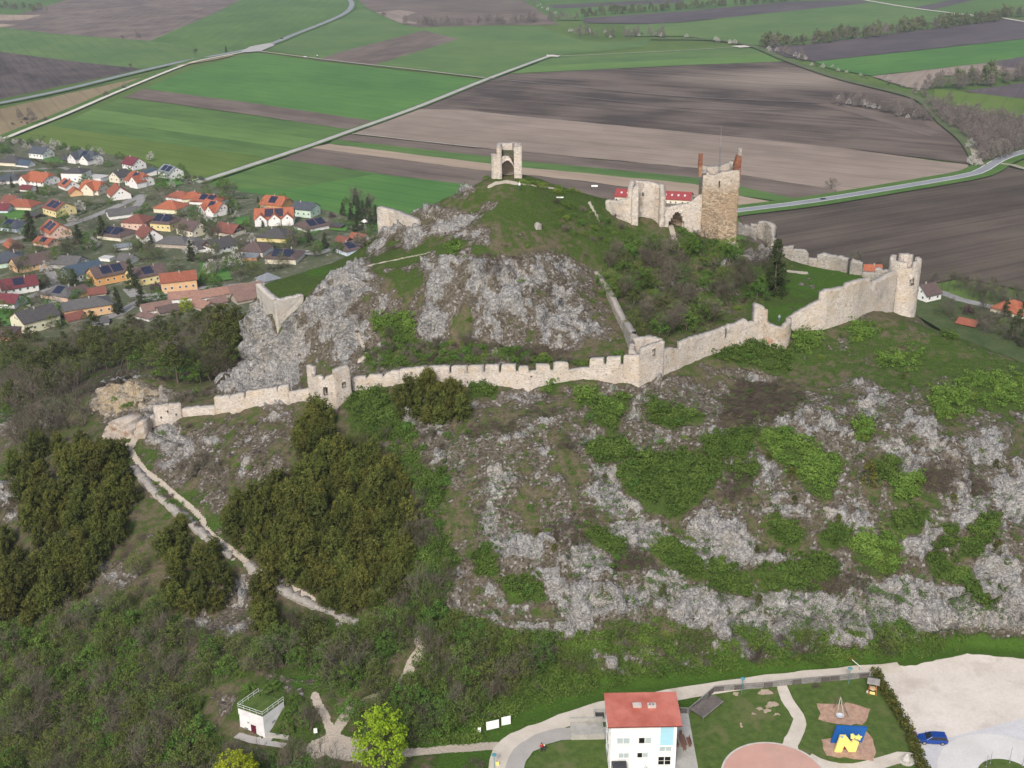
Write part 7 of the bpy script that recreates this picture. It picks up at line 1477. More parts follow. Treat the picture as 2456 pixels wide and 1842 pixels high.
p = GP(2174, 1826); r = empty('stone_fountain', p, 0, 'pale rock fountain at the end of the curved path beside the hedge', 'fountain')
v = [];
m = MB().lathe((0, 0, 0), [(1.15, 0), (1.2, .18), (1.0, .2), (.95, .1), (.02, .1)], 20); m.build('basin', m_kerb, r)
mm = MB().lathe((0, 0, .1), [(.7, 0), (.75, .35), (.5, .7), (.42, 1.0), (.18, 1.35), (.02, 1.45)], 9); mm.v = [(x + .14 * perlin(np.array([x * 2.]), np.array([y * 2.]), np.array([z * 2.]))[0], y + .18 * perlin(np.array([x * 2. + 9]), np.array([y * 2.]), np.array([z * 2.]))[0], z) for x, y, z in mm.v]; mm.build('rock', mat_ground('pale_rock', (.34, .33, .30), (.56, .54, .50), 1.5, 6, .1), r)
def lamp(ub, vb, vt, lab):
 p = GP(ub, vb); z = ZT(ub, vt, p[1])[1] - ZP; r = empty('path_lamp', p, 0, lab, 'lamp'); mt_ = paint((.10, .28, .32), .5)
 MB().tube((0, 0, 0), (0, 0, z - .3), .05).build('post', mt_, r); MB().lathe((0, 0, z - .35), [(.06, 0), (.28, .18), (.42, .3), (.40, .36), (.02, .42)], 14).build('lamp_shade', mt_, r)
lamp(1779, 1664, 1627, 'teal mushroom lamp behind the long fence above the lawn'); lamp(2035, 1640, 1603, 'teal lamp near the right end of the long fence'); lamp(1186, 1842, 1810, 'teal lamp beside the small yellow notice at the bottom')
def board(ub, vb, wpx, vt, vlow, lab, rz=-.25, name='info_board', col_=(.85, .85, .85), posts=2, zb=None):
 p = H1(ub, vb) if zb is None else G(ub, vb, zb); d = np.linalg.norm(p - np.array([0, 0, CAMZ])); w = wpx * d / F; zt = ZT(ub, vt, p[1])[1] - p[2]; zl = ZT(ub, vlow, p[1])[1] - p[2]
 r = empty(name, p, rz, lab, 'sign'); MB().box((0, 0, (zt + zl) / 2), (w, .08, zt - zl)).build('panel', paint(col_, .5, .02), r)
 for x in ((-w / 2 + .1, w / 2 - .1) if posts == 2 else (0,)): MB().tube((x, .08, -.3), (x, .08, zt), .06).build('post', paint((.05, .07, .06), .6), r)
 m = MB();
 for k in range(4): m.box((-w * .1, -.05, zl + (zt - zl) * (.2 + .17 * k)), (w * .5, .012, .025))
 m.build('text_line', paint((.55, .57, .6), .6), r)
 return r
board(1182, 1755, 30, 1729, 1748, 'wide white information board beside the path bend', .30); board(1214, 1744, 22, 1719, 1739, 'second white information board, nearer the road and the white house', .30); board(1150, 1762, 7, 1745, 1757, 'small white sign left of the two information boards', .2, posts=1)
board(759, 1776, 8, 1747, 1758, 'small white sign on a pole above the gravel patch', .2, 'path_sign', posts=1); board(1193, 1842, 9, 1827, 1841, 'small yellow and white notice at the bottom edge', 0, 'notice_board', (.75, .65, .2), 1)
board(1188, 431, 15, 418, 423, 'white information board left of the summit tower', .3, 'info_board', zb=126); board(1426, 452, 15, 444, 448, 'white sloping board on the hilltop between tower and ruin', -.1, 'info_board', zb=122.5); board(1343, 480, 17, 472, 475, 'white plaque on the grassy hilltop slope', 0, 'info_board')
p = GP(2064, 1611); q = (ZT(2040, 1579, p[1])[0] - p[0], 0, ZT(2040, 1579, p[1])[1] - ZP); r = empty('road_barrier', p, 0, 'raised white barrier pole with red end beside the gravel path', 'barrier')
MB().tube((0, 0, 0), (0, 0, 1.0), .12, n=8).build('post', paint((.5, .5, .5), .5), r); qa = Vector((0, 0, .95)); qb = Vector(q); MB().tube(qa, qa.lerp(qb, .85), .06, n=8).build('boom', paint((.8, .8, .8), .4), r); MB().tube(qa.lerp(qb, .85), qb, .065, n=8).build('boom_tip', paint((.5, .05, .04), .4), r)
p = GP(2194, 1763); tag(MB().lathe((0, 0, 0), [(.25, 0), (.32, .3), (.22, .6), (.02, .65)], 10).build('flower_pot', paint((.25, .05, .28), .6), None, p), 'small purple planter between hedge and blue car', 'planter')
# --- bunker
def bunker():
 z1, z0 = 69.5, 65.0
 A, Bq, C = G(572, 1699, z1), G(630, 1719, z1), G(679, 1683, z1); o = (Bq[0], Bq[1], z0); root = empty('white_bunker', o, 0, 'white battered concrete water house with grass roof and dark red door', 'bunker')
 D_ = A + C - Bq; m = MB(); loc = lambda p, z: np.array([p[0] - o[0], p[1] - o[1], z - z0])
 cen = (A + C) / 2
 P = [A, Bq, C, D_]; T = [loc(p, z1) for p in P]; Bt = [loc(p + (p - cen) * .06, z0 - .8) for p in P]; mid = [loc(p, z1 - 1.1) for p in P]
 m.add(Bt + mid, [(i, (i + 1) % 4, 4 + (i + 1) % 4, 4 + i) for i in range(4)])
 top = [t + np.array([*(t[:2] - loc(cen, 0)[:2]) * .03, 0]) for t in T]; mi2 = [t + np.array([*(t[:2] - loc(cen, 0)[:2]) * .03, 0]) for t in mid]
 m.add(mi2 + top, [(i, (i + 1) % 4, 4 + (i + 1) % 4, 4 + i) for i in range(4)] + [(3, 2, 1, 0)])
 m.build('wall', paint((.72, .72, .72), .85, .12, .5), root)
 ins = [t + np.array([*(loc(cen, 0)[:2] - t[:2]) * .07, .05]) for t in top]; MB().add([tuple(t + np.array([0, 0, .12])) for t in top] + [tuple(t) for t in top], [(0, 1, 5, 4), (1, 2, 6, 5), (2, 3, 7, 6), (3, 0, 4, 7)][::1]).build('parapet', m_conc, root)
 MB().add([tuple(t + np.array([0, 0, .11])) for t in top], [(0, 1, 2, 3)]).build('grass_roof', m_lawn, root)
 fa, fb = Bt[0], Bt[1]; d = (fb - fa) / np.linalg.norm(fb - fa); nrm = np.array([d[1], -d[0], 0])
 def onface(i, j, t, z):
  zz = (z + .8) / (z1 - 1.1 - z0 + .8); lo = Bt[i] + (Bt[j] - Bt[i]) * t; hi = mid[i] + (mid[j] - mid[i]) * t; return lo + (hi - lo) * zz
 def patch(i, j, t, z, w, h, mm, name):
  c = onface(i, j, t, z); d = Bt[j] - Bt[i]; d = d / np.linalg.norm(d); nn = np.array([d[1], -d[0], 0])
  lo = onface(i, j, t, z - h / 2); hi = onface(i, j, t, z + h / 2)
  MB().add([tuple(q + s * d * w / 2 + nn * k) for k in (.06, -.05) for q, s in ((lo, -1), (lo, 1), (hi, 1), (hi, -1))], [(0, 1, 2, 3), (0, 4, 5, 1), (1, 5, 6, 2), (2, 6, 7, 3), (3, 7, 4, 0)]).build(name, mm, root)
 patch(0, 1, .56, 1.05, 1.0, 2.1, paint((.10, .012, .025), .5), 'door'); patch(0, 1, .26, .9, .7, .4, paint((.2, .2, .2), .7), 'vent_grille'); patch(1, 2, .45, 2.2, .7, .35, paint((.3, .3, .3), .7), 'vent_grille'); patch(0, 1, .36, 2.3, .4, .25, paint((.3, .3, .3), .7), 'vent_grille')
 rl = MB()
 for i, j in ((3, 0), (0, 1), (1, 2)):
  a, b = top[i], top[j]
  for z in (.55, 1.0): rl.tube(tuple(a + np.array([0, 0, z])), tuple(b + np.array([0, 0, z])), .035, n=5)
  for t in np.linspace(0, 1, 5): q = a + (b - a) * t; rl.tube(tuple(q + np.array([0, 0, .1])), tuple(q + np.array([0, 0, 1.0])), .03, n=5)
 rl.build('railing', paint((.62, .64, .62), .5), root)
 w0, w1 = G(640, 1770, 65.1), G(694, 1778, 65.1)
 c = (w0 + w1) / 2 - np.array(o); an = math.atan2(w1[1] - w0[1], w1[0] - w0[0])
 MB().box((c[0], c[1], .5), (np.linalg.norm(w1 - w0), .5, 1.2), rz=an).build('wing_wall', m_conc, root)
 slabp = [G(u, v, 65.1) for u, v in ((575, 1760), (640, 1768), (690, 1785), (678, 1797), (600, 1785), (560, 1772))]
 MB().add([(q[0] - o[0], q[1] - o[1], .35) for q in slabp][::-1], [tuple(range(6))[::-1]] ).build('forecourt', m_asp2, root)
bunker()
# --- people
def person(loc, rz, top, legs, hair, lab, hgt=1.72, hat=None, skin=(.45, .28, .2), lean=0.0):
 root = empty('person', loc, rz, lab, 'person'); s = hgt / 1.72
 me = bpy.data.meshes.new('body'); V = [(0, 0, .95), (0, 0, 1.2), (0, .0, 1.42), (0, .01, 1.52), (0, .02, 1.66), (.1, 0, .88), (.12, .04, .48), (.12, -.02, .06), (.12, .12, .03), (-.1, 0, .88), (-.13, -.06, .48), (-.12, -.08, .06), (-.12, .06, .03),
  (.19, 0, 1.40), (.26, .02, 1.12), (.24, .14, .92), (.24, .2, .84), (-.19, 0, 1.40), (-.26, .02, 1.12), (-.24, .12, .92), (-.24, .18, .84)]
 R_ = [.15, .15, .13, .06, .10, .10, .065, .045, .04, .10, .065, .045, .04, .075, .05, .035, .03, .075, .05, .035, .03]
 E = [(0, 1), (1, 2), (2, 3), (3, 4), (0, 5), (5, 6), (6, 7), (7, 8), (0, 9), (9, 10), (10, 11), (11, 12), (2, 13), (13, 14), (14, 15), (15, 16), (2, 17), (17, 18), (18, 19), (19, 20)]
 me.from_pydata([(x * s, y * s, z * s) for x, y, z in V], E, []); o = put(me, 'body', root)
 sk = o.modifiers.new('skin', 'SKIN')
 for i, v in enumerate(me.skin_vertices[0].data if me.skin_vertices else []): v.radius = (R_[i] * s, R_[i] * s); v.use_root = i == 0
 ss = o.modifiers.new('sub', 'SUBSURF'); ss.levels = 1; ss.render_levels = 1
 n = N('person_clothes'); co = n.coord(); sp = n.new('ShaderNodeSeparateXYZ'); n.put(sp.inputs[0], co)
 c = n.mix(n.math('GREATER_THAN', sp.outputs[2], .93 * s), legs, top); c = n.mix(n.math('GREATER_THAN', sp.outputs[2], 1.50 * s), c, skin); me.materials.append(n.done(c, .8))
 hm = MB().lathe((0, 0, 0), [(.02, .13), (.09, .10), (.125, .02), (.12, -.04), (.10, -.06)], 12); hm.build('hair' if not hat else 'hat', paint(hat or hair, .8), root, (0, .0, 1.69 * s))
 return root
def skinfix():
 pass
pp = G(1299, 1803, 65.02); person(pp, .5, (.42, .04, .03), (.03, .03, .04), (.05, .03, .02), 'person in red jacket and dark trousers at the lawn edge by the asphalt', 1.72)
pp = G(1306, 1803, 65.02); person(pp, -.3, (.04, .04, .05), (.03, .03, .05), (.6, .5, .3), 'smaller person in dark clothes with a pale hat next to the red jacket', 1.35, hat=(.75, .68, .45))
pp = G(1246, 454, 125.6); person(pp, 0, (.75, .75, .76), (.04, .07, .12), (.2, .15, .1), 'person in a white top and blue trousers on the summit path', 1.75, hat=(.8, .8, .8))
pp = H1(1867, 772); pp = np.array([ZT(1867, 790, pp[1])[0], pp[1], pp[2]]); person(pp, 0, (.25, .33, .38), (.15, .17, .2), (.2, .15, .1), 'person in grey blue clothes behind the turret of the curtain wall', 1.75)
# --- vegetation
vr = np.random.RandomState(11)
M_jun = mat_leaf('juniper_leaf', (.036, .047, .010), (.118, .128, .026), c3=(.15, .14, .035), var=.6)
M_pine = mat_leaf('pine_needles', (.024, .038, .014), (.066, .082, .026))
M_pin2 = mat_leaf('broad_pine_needles', (.030, .044, .012), (.10, .115, .030))
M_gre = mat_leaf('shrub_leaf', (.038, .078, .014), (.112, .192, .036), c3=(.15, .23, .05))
M_lim = mat_leaf('fresh_leaf', (.060, .105, .016), (.155, .225, .042))
M_olv = mat_leaf('olive_leaf', (.052, .074, .018), (.120, .152, .038), c3=(.18, .21, .06))
M_may = mat_leaf('maple_leaf', (.13, .19, .010), (.29, .37, .022), var=.15)
M_blo = mat_leaf('blossom_petal', (.34, .32, .29), (.56, .54, .50), var=.25, c3=(.16, .16, .12))
M_pur = mat_leaf('purple_leaf', (.065, .034, .045), (.13, .07, .088))
M_scr = mat_leaf('dry_twig', (.055, .042, .036), (.125, .098, .082))
M_yel = mat_leaf('yellow_leaf', (.22, .18, .02), (.38, .31, .04))
M_twig = mat_leaf('bare_twig', (.078, .068, .050), (.155, .138, .105)); M_bark = paint((.15, .12, .09), .9, .2, 1.0)
M_far = mat_leaf('far_foliage', (.085, .105, .048), (.17, .19, .085)); M_farb = mat_leaf('far_twigs', (.13, .11, .095), (.22, .19, .165))
def leaves(C, R, n, size, out=.6, flat=1.0, tone=None, aspect=1.0, up=0.0):
 """n leaf quads on each clump (centre C, radius R)"""
 C = np.asarray(C, float); K = len(C); R = np.broadcast_to(np.asarray(R, float), (K,))
 d = vr.normal(size=(K * n, 3)); d /= np.linalg.norm(d, axis=1)[:, None]
 rr = np.repeat(R, n) * (.55 + .5 * vr.rand(K * n)); P = np.repeat(C, n, 0) + d * rr[:, None] * np.array([1, 1, flat])
 nm = d * out + vr.normal(size=d.shape) * (1 - out) + np.array([0, 0, up]); nm /= np.linalg.norm(nm, axis=1)[:, None]
 a = np.cross(nm, vr.normal(size=d.shape)); a /= np.linalg.norm(a, axis=1)[:, None]; b = np.cross(nm, a)
 s = size * (.6 + .8 * vr.rand(K * n))[:, None] * .5
 Q = np.stack([P - a * s, P - b * s * aspect, P + a * s, P + b * s * aspect], 1).reshape(-1, 3)
 t = np.repeat(np.clip(vr.rand(K) if tone is None else tone, 0, 1), n) * .65 + vr.rand(K * n) * .35
 return Q, t
def leafmesh(name, parts, mat):
 V = np.concatenate([p[0] for p in parts]); T = np.concatenate([p[1] for p in parts]); n = len(V) // 4
 return fastmesh(name, V, np.arange(n * 4).reshape(-1, 4), [mat], None, [('tone', 'FLOAT', 'FACE', T)])
def dome(n, rx, rz, z0=0.0, shell=.55, sq=1.0):
 d = vr.normal(size=(n, 3)); d[:, 2] = np.abs(d[:, 2]) * 1.0 - .25; d /= np.linalg.norm(d, axis=1)[:, None]
 r = shell + (1 - shell) * vr.rand(n) ** .5
 lump = 1 + .28 * np.sin(3 * np.arctan2(d[:, 1], d[:, 0]) + vr.rand() * 6) * vr.rand()
 return np.stack([d[:, 0] * rx * r * lump, d[:, 1] * rx * r * sq * lump, z0 + (d[:, 2] * r * .9 + .35) * rz], -1)
def twigs(h, spread, n1=7, depth=3, wd=.07, fine=260, fan=.6, tl=.7):
 """bare branches: tapered three-sided limbs plus thin twig blades"""
 m = MB(); tips = []
 def grow(p, d, L, r, k):
  q = p + d * L; m.tube(p, q, r, r * .62, 4 if k == depth else 3, cap=False); tips.append((p, q, d, L))
  if k <= 0: return
  for _ in range(2 + (vr.rand() < .6)):
   e = Vector(vr.normal(size=3)) * fan + Vector((0, 0, .25)); grow(q - d * L * .25 * vr.rand(), (d + e).normalized(), L * (.58 + .25 * vr.rand()), r * .6, k - 1)
 for i in range(n1):
  a = vr.rand() * 6.28; t = spread * (.3 + .7 * vr.rand()); d = Vector((math.cos(a) * t, math.sin(a) * t, 1)).normalized()
  grow(Vector((0, 0, .1 if n1 > 1 else 0)), d, h * .36 * (.8 + .4 * vr.rand()), wd, depth)
 V = np.array(m.v); Fq = [f for f in m.f if len(f) == 4]
 T = np.full(len(Fq), .35)
 TP = [tips[i] for i in vr.randint(0, len(tips), fine)]
 b0 = len(V); VV = []
 for (p, q, d, L) in TP:
  s = p.lerp(q, .3 + .7 * vr.rand()); e = (d * .7 + Vector(vr.normal(size=3)) * .7).normalized(); l = tl * (.5 + vr.rand()); sd = e.orthogonal().normalized() * .028
  VV += [s - sd, s + sd, s + e * l + sd * .4, s + e * l - sd * .4]
 V = np.concatenate([V, np.array([tuple(v) for v in VV])]); Q = np.array(Fq + [tuple(b0 + 4 * i + k for k in range(4)) for i in range(len(TP))])
 T = np.concatenate([T, .3 + .7 * vr.rand(len(TP))])
 return V, Q, T
PROTO = {}
def make(kind, k):
 """one thing of the kind: root mesh or Empty with trunk and crown"""
 key = (kind, k)
 name, cat = {'juniper': ('juniper_tree', 'tree'), 'pine': ('pine_tree', 'tree'), 'fir': ('fir_tree', 'tree'), 'bare': ('bare_tree', 'tree'), 'shrub': ('green_shrub', 'shrub'), 'olive': ('budding_tree', 'tree'), 'lime': ('lime_shrub', 'shrub'), 'cone': ('small_juniper', 'shrub'),
     'blossom': ('blossom_tree', 'tree'), 'maple': ('maple_tree', 'tree'), 'purple': ('purple_tree', 'tree'), 'scrub': ('dry_shrub', 'shrub'), 'far': ('windbreak_tree', 'tree'), 'farbare': ('bare_windbreak_tree', 'tree'), 'yellow': ('forsythia_bush', 'bush'), 'barebush': ('bare_bush', 'bush'), 'birch': ('birch_tree', 'tree'), 'garden': ('garden_tree', 'tree')}[kind]
 root = empty(name, (0, 0, -500), 0, 'x', cat); trunk = lambda h, r, m=M_bark, cr=None: MB().tube((0, 0, -.5), (.08 * h * vr.normal() * .3, .05, h), r, r * .5, 6).build('trunk', m, root)
 crown = lambda me: put(me, 'crown', root)
 if kind == 'juniper':
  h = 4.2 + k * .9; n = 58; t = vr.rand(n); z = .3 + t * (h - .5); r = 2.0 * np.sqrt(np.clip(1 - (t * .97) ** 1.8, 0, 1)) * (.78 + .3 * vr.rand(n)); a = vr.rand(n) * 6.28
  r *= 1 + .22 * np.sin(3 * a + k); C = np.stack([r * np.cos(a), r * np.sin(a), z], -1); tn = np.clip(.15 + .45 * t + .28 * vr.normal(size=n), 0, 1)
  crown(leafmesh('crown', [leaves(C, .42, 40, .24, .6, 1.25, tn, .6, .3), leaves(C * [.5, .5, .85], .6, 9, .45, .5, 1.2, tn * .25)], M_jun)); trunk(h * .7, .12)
 elif kind == 'cone':
  h = 2.4; n = 34; t = vr.rand(n); r = .75 * np.sqrt(1 - t ** 1.6) * (.6 + .4 * vr.rand(n)); a = vr.rand(n) * 6.28
  crown(leafmesh('crown', [leaves(np.stack([r * np.cos(a), r * np.sin(a), .1 + t * h], -1), .3, 26, .18, .5, 1.3, None, .6)], M_jun)); trunk(1.2, .06)
 elif kind in ('pine', 'fir'):
  h = (9.0 + 1.5 * k) if kind == 'pine' else 10 + k * 1.5; C = []
  lo = .42 if kind == 'pine' else .06
  nl = 10 if kind == 'pine' else 15
  for i in range(nl):
   t = i / (nl - 1); z = h * (lo + (1 - lo) * t); rr = (3.9 * (1 - t * .95) ** .45 if kind == 'pine' else 2.6 * (1 - t) ** .85) + .25; nb = max(2, int(7 * (1 - t * .6)))
   for b in range(nb):
    a = vr.rand() * 6.28;
    for s in (.45, .75, 1.0): C.append((math.cos(a) * rr * s * (.8 + .3 * vr.rand()), math.sin(a) * rr * s * (.8 + .3 * vr.rand()), z - s * (.1 if kind == 'pine' else .35) * rr * .5 + .25 * vr.normal()))
  crown(leafmesh('crown', [leaves(C, .66, 24, .34, .4, .5, None, .7, .4)], M_pine if kind == 'fir' else M_pin2)); trunk(h * .95, .2)
 elif kind in ('shrub', 'lime', 'yellow', 'garden', 'purple', 'maple', 'olive'):
  P_ = dict(shrub=(1.6 + .2 * k, 1.5, 24, 34, .21, 0), lime=(1.4, 1.0, 20, 34, .20, 0), yellow=(1.4, 1.8, 22, 22, .28, 0), garden=(2.6, 4.2, 40, 34, .27, .8), purple=(2.6, 4.2, 46, 24, .34, 1.0), maple=(3.6, 7.0, 120, 40, .27, 1.0), olive=(2.5 + .2 * k, 4.4 + .5 * k, 62, 17, .24, .9))[kind]
  rx, rz, n, m_, s_, z0 = P_
  mt_ = dict(shrub=M_gre, lime=M_lim, yellow=M_yel, garden=M_gre, purple=M_pur, maple=M_may, olive=M_olv)[kind]
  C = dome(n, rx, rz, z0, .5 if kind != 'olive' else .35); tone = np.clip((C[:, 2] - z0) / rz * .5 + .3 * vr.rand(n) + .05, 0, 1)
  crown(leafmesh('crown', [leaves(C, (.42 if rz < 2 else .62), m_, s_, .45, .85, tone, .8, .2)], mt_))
  if kind == 'olive':
   V, Q, T = twigs(5.0, .8, 5, 3, .09, 160); put(fastmesh('trunk', V, Q, [M_twig], None, [('tone', 'FLOAT', 'FACE', T)]), 'trunk', root)
  elif rz > 3: trunk(rz * .6, .16)
 elif kind in ('bare', 'barebush', 'birch', 'farbare_'):
  if kind == 'barebush': V, Q, T = twigs(2.4, .9, 9, 3, .04, 420, .7, .5)
  elif kind == 'birch': V, Q, T = twigs(9.5, .18, 1, 5, .13, 420, .42, .9)
  else: V, Q, T = twigs(6.6 + k * .8, .65, 4, 4, .12, 520, .55, .9)
  nm = 'trunk' if kind != 'barebush' else 'branches'
  put(fastmesh(nm, V, Q, [M_twig], None, [('tone', 'FLOAT', 'FACE', T)]), nm, root)
  if kind == 'birch': C = dome(26, 1.6, 6, 4.0); crown(leafmesh('crown', [leaves(C, .7, 9, .2, .4, 1.2)], M_olv))
  elif kind == 'bare': C = dome(60, 2.7, 5.2 + .5 * k, 2.2, .45); crown(leafmesh('crown', [leaves(C, .8, 15, .17, .2, 1, None, .32)], M_twig))
 elif kind == 'blossom':
  C = dome(44, 2.3, 3.6, 1.0, .5); crown(leafmesh('crown', [leaves(C, .6, 24, .26, .4)], M_blo)); trunk(2.5, .14)
 elif kind == 'scrub':
  C = dome(26, 1.5, 1.2, 0, .4); crown(leafmesh('crown', [leaves(C, .5, 26, .2, .2, .8, None, .3)], M_scr))
 elif kind == 'far':
  C = dome(26, 4.2, 11 + k, 1.5, .5); crown(leafmesh('crown', [leaves(C, 1.7, 34, 1.0, .4, 1.3)], M_far))
 elif kind == 'farbare':
  C = dome(26, 3.6, 10 + k, 1.5, .5); crown(leafmesh('crown', [leaves(C, 1.6, 44, .7, .3, 1.4, None, .5)], M_farb))
 ch = list(root.children)
 if len(ch) == 1:
  c = ch[0]; c.parent = None; c.name = name; c['category'] = cat; c['kind'] = 'thing'; bpy.data.objects.remove(root); root = c
 PROTO[key] = root; root['_used'] = 0
 return root
NV = dict(juniper=4, pine=3, fir=2, bare=4, shrub=3, olive=3, lime=2, far=3, farbare=3, blossom=2, garden=2)
count = {}
def plant(kind, p, s=1.0, label='', group=None, rz=None, sz=None):
 k = vr.randint(NV.get(kind, 1)); r = PROTO.get((kind, k)) or make(kind, k)
 if r['_used'] == 0: o = r; r['_used'] = 1
 else:
  o = copy_tree(r)
 o.location = tuple(float(a) for a in p); o.rotation_euler = (0, 0, vr.rand() * 6.28 if rz is None else rz); z = s * (.88 + .24 * vr.rand())
 o.scale = (s, s, z if sz is None else sz)
 o['label'] = label
 if group: o['group'] = group
 elif 'group' in o: del o['group']
 count[kind] = count.get(kind, 0) + 1
 return o
def inpoly(u, v, poly): return poly_sd(u, v, np.array(poly, float)) < 0
def scatter_px(poly, n, mind=14.0, seed=None):
 P = np.array(poly, float); lo, hi = P.min(0), P.max(0); out = []; tries = 0
 while len(out) < n and tries < n * 60:
  tries += 1; u, v = lo + vr.rand(2) * (hi - lo)
  if poly_sd(np.array([u]), np.array([v]), P)[0] > 0: continue
  if any((u - a) ** 2 + (v - b) ** 2 < mind ** 2 for a, b in out): continue
  out.append((u, v))
 return out
def where_(u, v, lo, hi):
 a = int(3 * (u - lo[0]) / (hi[0] - lo[0] + 1)); b = int(3 * (v - lo[1]) / (hi[1] - lo[1] + 1)); return ', ' + ('upper', 'middle', 'lower')[b] + ' ' + ('left', 'central', 'right')[a] + ' part'
def area(poly, mix, n, mind, label_of, group_of, smin=.8, smax=1.2, keep=None):
 pts = scatter_px(poly, n, mind)
 if not pts: return
 W = HIT([p[0] for p in pts], [p[1] for p in pts]); lo_, hi_ = np.array(poly, float).min(0), np.array(poly, float).max(0); kinds = list(mix); pr = np.array([mix[k] for k in kinds], float); pr /= pr.sum()
 for (u, v), p in zip(pts, W):
  if keep is not None and not keep(u, v, p): continue
  k = kinds[vr.choice(len(kinds), p=pr)]; plant(k, (p[0], p[1], p[2] - .15), smin + (smax - smin) * vr.rand(), label_of[k] + (where_(u, v, lo_, hi_) if len(pts) > 9 else ''), group_of[k])
# --- dense juniper groves
def J(poly, n, lab, grp, mind=22, s=(.7, 1.2)): area(poly, {'juniper': 1}, n, mind, {'juniper': lab}, {'juniper': grp}, *s)
J([(10, 1130), (60, 1100), (120, 1075), (190, 1065), (250, 1075), (300, 1110), (318, 1200), (288, 1300), (248, 1375), (190, 1440), (70, 1505), (0, 1500), (0, 1340), (60, 1250)], 100, 'dark olive juniper in the dense grove left of the footpath', 'junipers left of the footpath', 22, (.65, 1.35))
J([(550, 1260), (565, 1215), (650, 1200), (720, 1170), (722, 1090), (745, 1040), (785, 1050), (800, 1100), (890, 1090), (950, 1140), (985, 1230), (988, 1300), (985, 1370), (950, 1440), (880, 1480), (790, 1460), (700, 1400), (610, 1350), (555, 1315)], 125, 'dark olive juniper in the big grove below the small wall tower', 'junipers right of the footpath', 23, (.65, 1.3))
J([(722, 1080), (728, 1010), (770, 1000), (798, 1040), (795, 1090)], 9, 'tall juniper just below the small wall tower', 'junipers below the wall tower', 20, (.9, 1.2))
J([(935, 945), (960, 925), (1030, 922), (1060, 940), (1110, 965), (1130, 1000), (1110, 1022), (1050, 1022), (970, 1005), (935, 975)], 20, 'dark juniper in the clump hiding part of the curtain wall', 'junipers in front of the curtain wall', 20, (.7, 1.05))
J([(380, 1290), (440, 1275), (450, 1340), (400, 1350)], 5, 'juniper between the left grove and the rubble wall', 'junipers beside the rubble wall', 22)
J([(405, 1385), (450, 1340), (530, 1345), (545, 1410), (530, 1470), (460, 1490), (400, 1450)], 16, 'juniper in the small clump left of the lower rubble wall', 'junipers in the small clump', 23)
J([(602, 1420), (650, 1430), (655, 1530), (615, 1540), (605, 1470)], 6, 'juniper on the bare strip below the lower rubble wall', 'junipers on the bare strip', 22)
J([(700, 1500), (760, 1520), (770, 1565), (705, 1565)], 5, 'juniper above the mound of the white bunker', 'junipers above the bunker mound', 24)
for (u, v, s, lab) in ((2082, 1175, 1.6, 'large solitary round juniper on the right rocky slope'), (1842, 1115, .9, 'small round juniper at the top edge of the green thicket'), (1899, 1150, 1.0, 'slim juniper right of the small one above the pale rock'), (2391, 1325, 1.0, 'juniper bush low on the far right rocks'), (1814, 1340, .75, 'small juniper above the lowest pale cliff'), (1590, 1432, .85, 'yellowish small juniper in the grey rock left of centre'), (1451, 1155, .7, 'tiny juniper on the left pale rock face'), (1820, 1450, .8, 'small juniper rooted in the cliff foot'),
      (2288, 1205, .7, 'tiny juniper on the grey slab at right'), (2388, 1122, .7, 'tiny juniper near the right picture edge'), (1288, 1300, .9, 'small juniper in the lower left rocks'), (1330, 1330, .7, 'tiny juniper beside the grey ledge at left of centre'), (1500, 960, .6, 'tiny juniper just below the bend tower'), (1905, 1210, .7, 'tiny juniper in the middle scree'), (1450, 1425, .8, 'small juniper at the lower left cliff'), (2166, 910, .6, 'tiny juniper high on the right slope'), (2010, 1260, .7, 'tiny brownish juniper left of the large green patch')):
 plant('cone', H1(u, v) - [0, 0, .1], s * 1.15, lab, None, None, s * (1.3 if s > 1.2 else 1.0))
# --- green thickets and single shrubs on the slope; blobs (u, v, ru, rv, n, kind)
nsh = 0
for poly, n, kind, lab, grp in TH:
 pts = scatter_px(poly, int(n * .17) + 1, 14); W = HIT([p[0] for p in pts], [p[1] for p in pts])
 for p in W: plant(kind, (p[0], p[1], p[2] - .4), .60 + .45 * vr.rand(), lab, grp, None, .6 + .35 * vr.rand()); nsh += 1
SLO = {'lime': 'single bright round shrub on the rocky slope', 'shrub': 'single dark green shrub on the rocky slope', 'scrub': 'small brown dry shrub on the rocky slope'}
SLG = {k: k + ' plants dotted over the rocky slope' for k in SLO}
area([(1000, 980), (1400, 930), (1600, 960), (1900, 860), (2200, 830), (2456, 930), (2456, 1440), (2000, 1420), (1500, 1400), (1120, 1440)], {'lime': 3, 'shrub': 2, 'scrub': 2.5}, 130, 24, SLO, SLG, .3, .65)
area([(1000, 600), (1300, 520), (1420, 620), (1480, 780), (1300, 820), (950, 780)], {'lime': 1, 'scrub': 2}, 22, 22, {k: t.replace('rocky slope', 'inner rocks') for k, t in SLO.items()}, {k: t.replace('rocky slope', 'inner rocks') for k, t in SLG.items()}, .3, .6)
area([(380, 1030), (520, 1010), (700, 985), (700, 1120), (620, 1180), (540, 1200), (440, 1150)], {'scrub': 3, 'lime': 1.2, 'barebush': 1.5}, 34, 19, {'scrub': 'brown dry shrub on the stony slope left of the big grove', 'lime': 'bright little shrub on the stony slope left of the big grove', 'barebush': 'bare bush on the stony slope left of the big grove'}, {k: k + ' plants of the left stony slope' for k in ('scrub', 'lime', 'barebush')}, .35, .7)
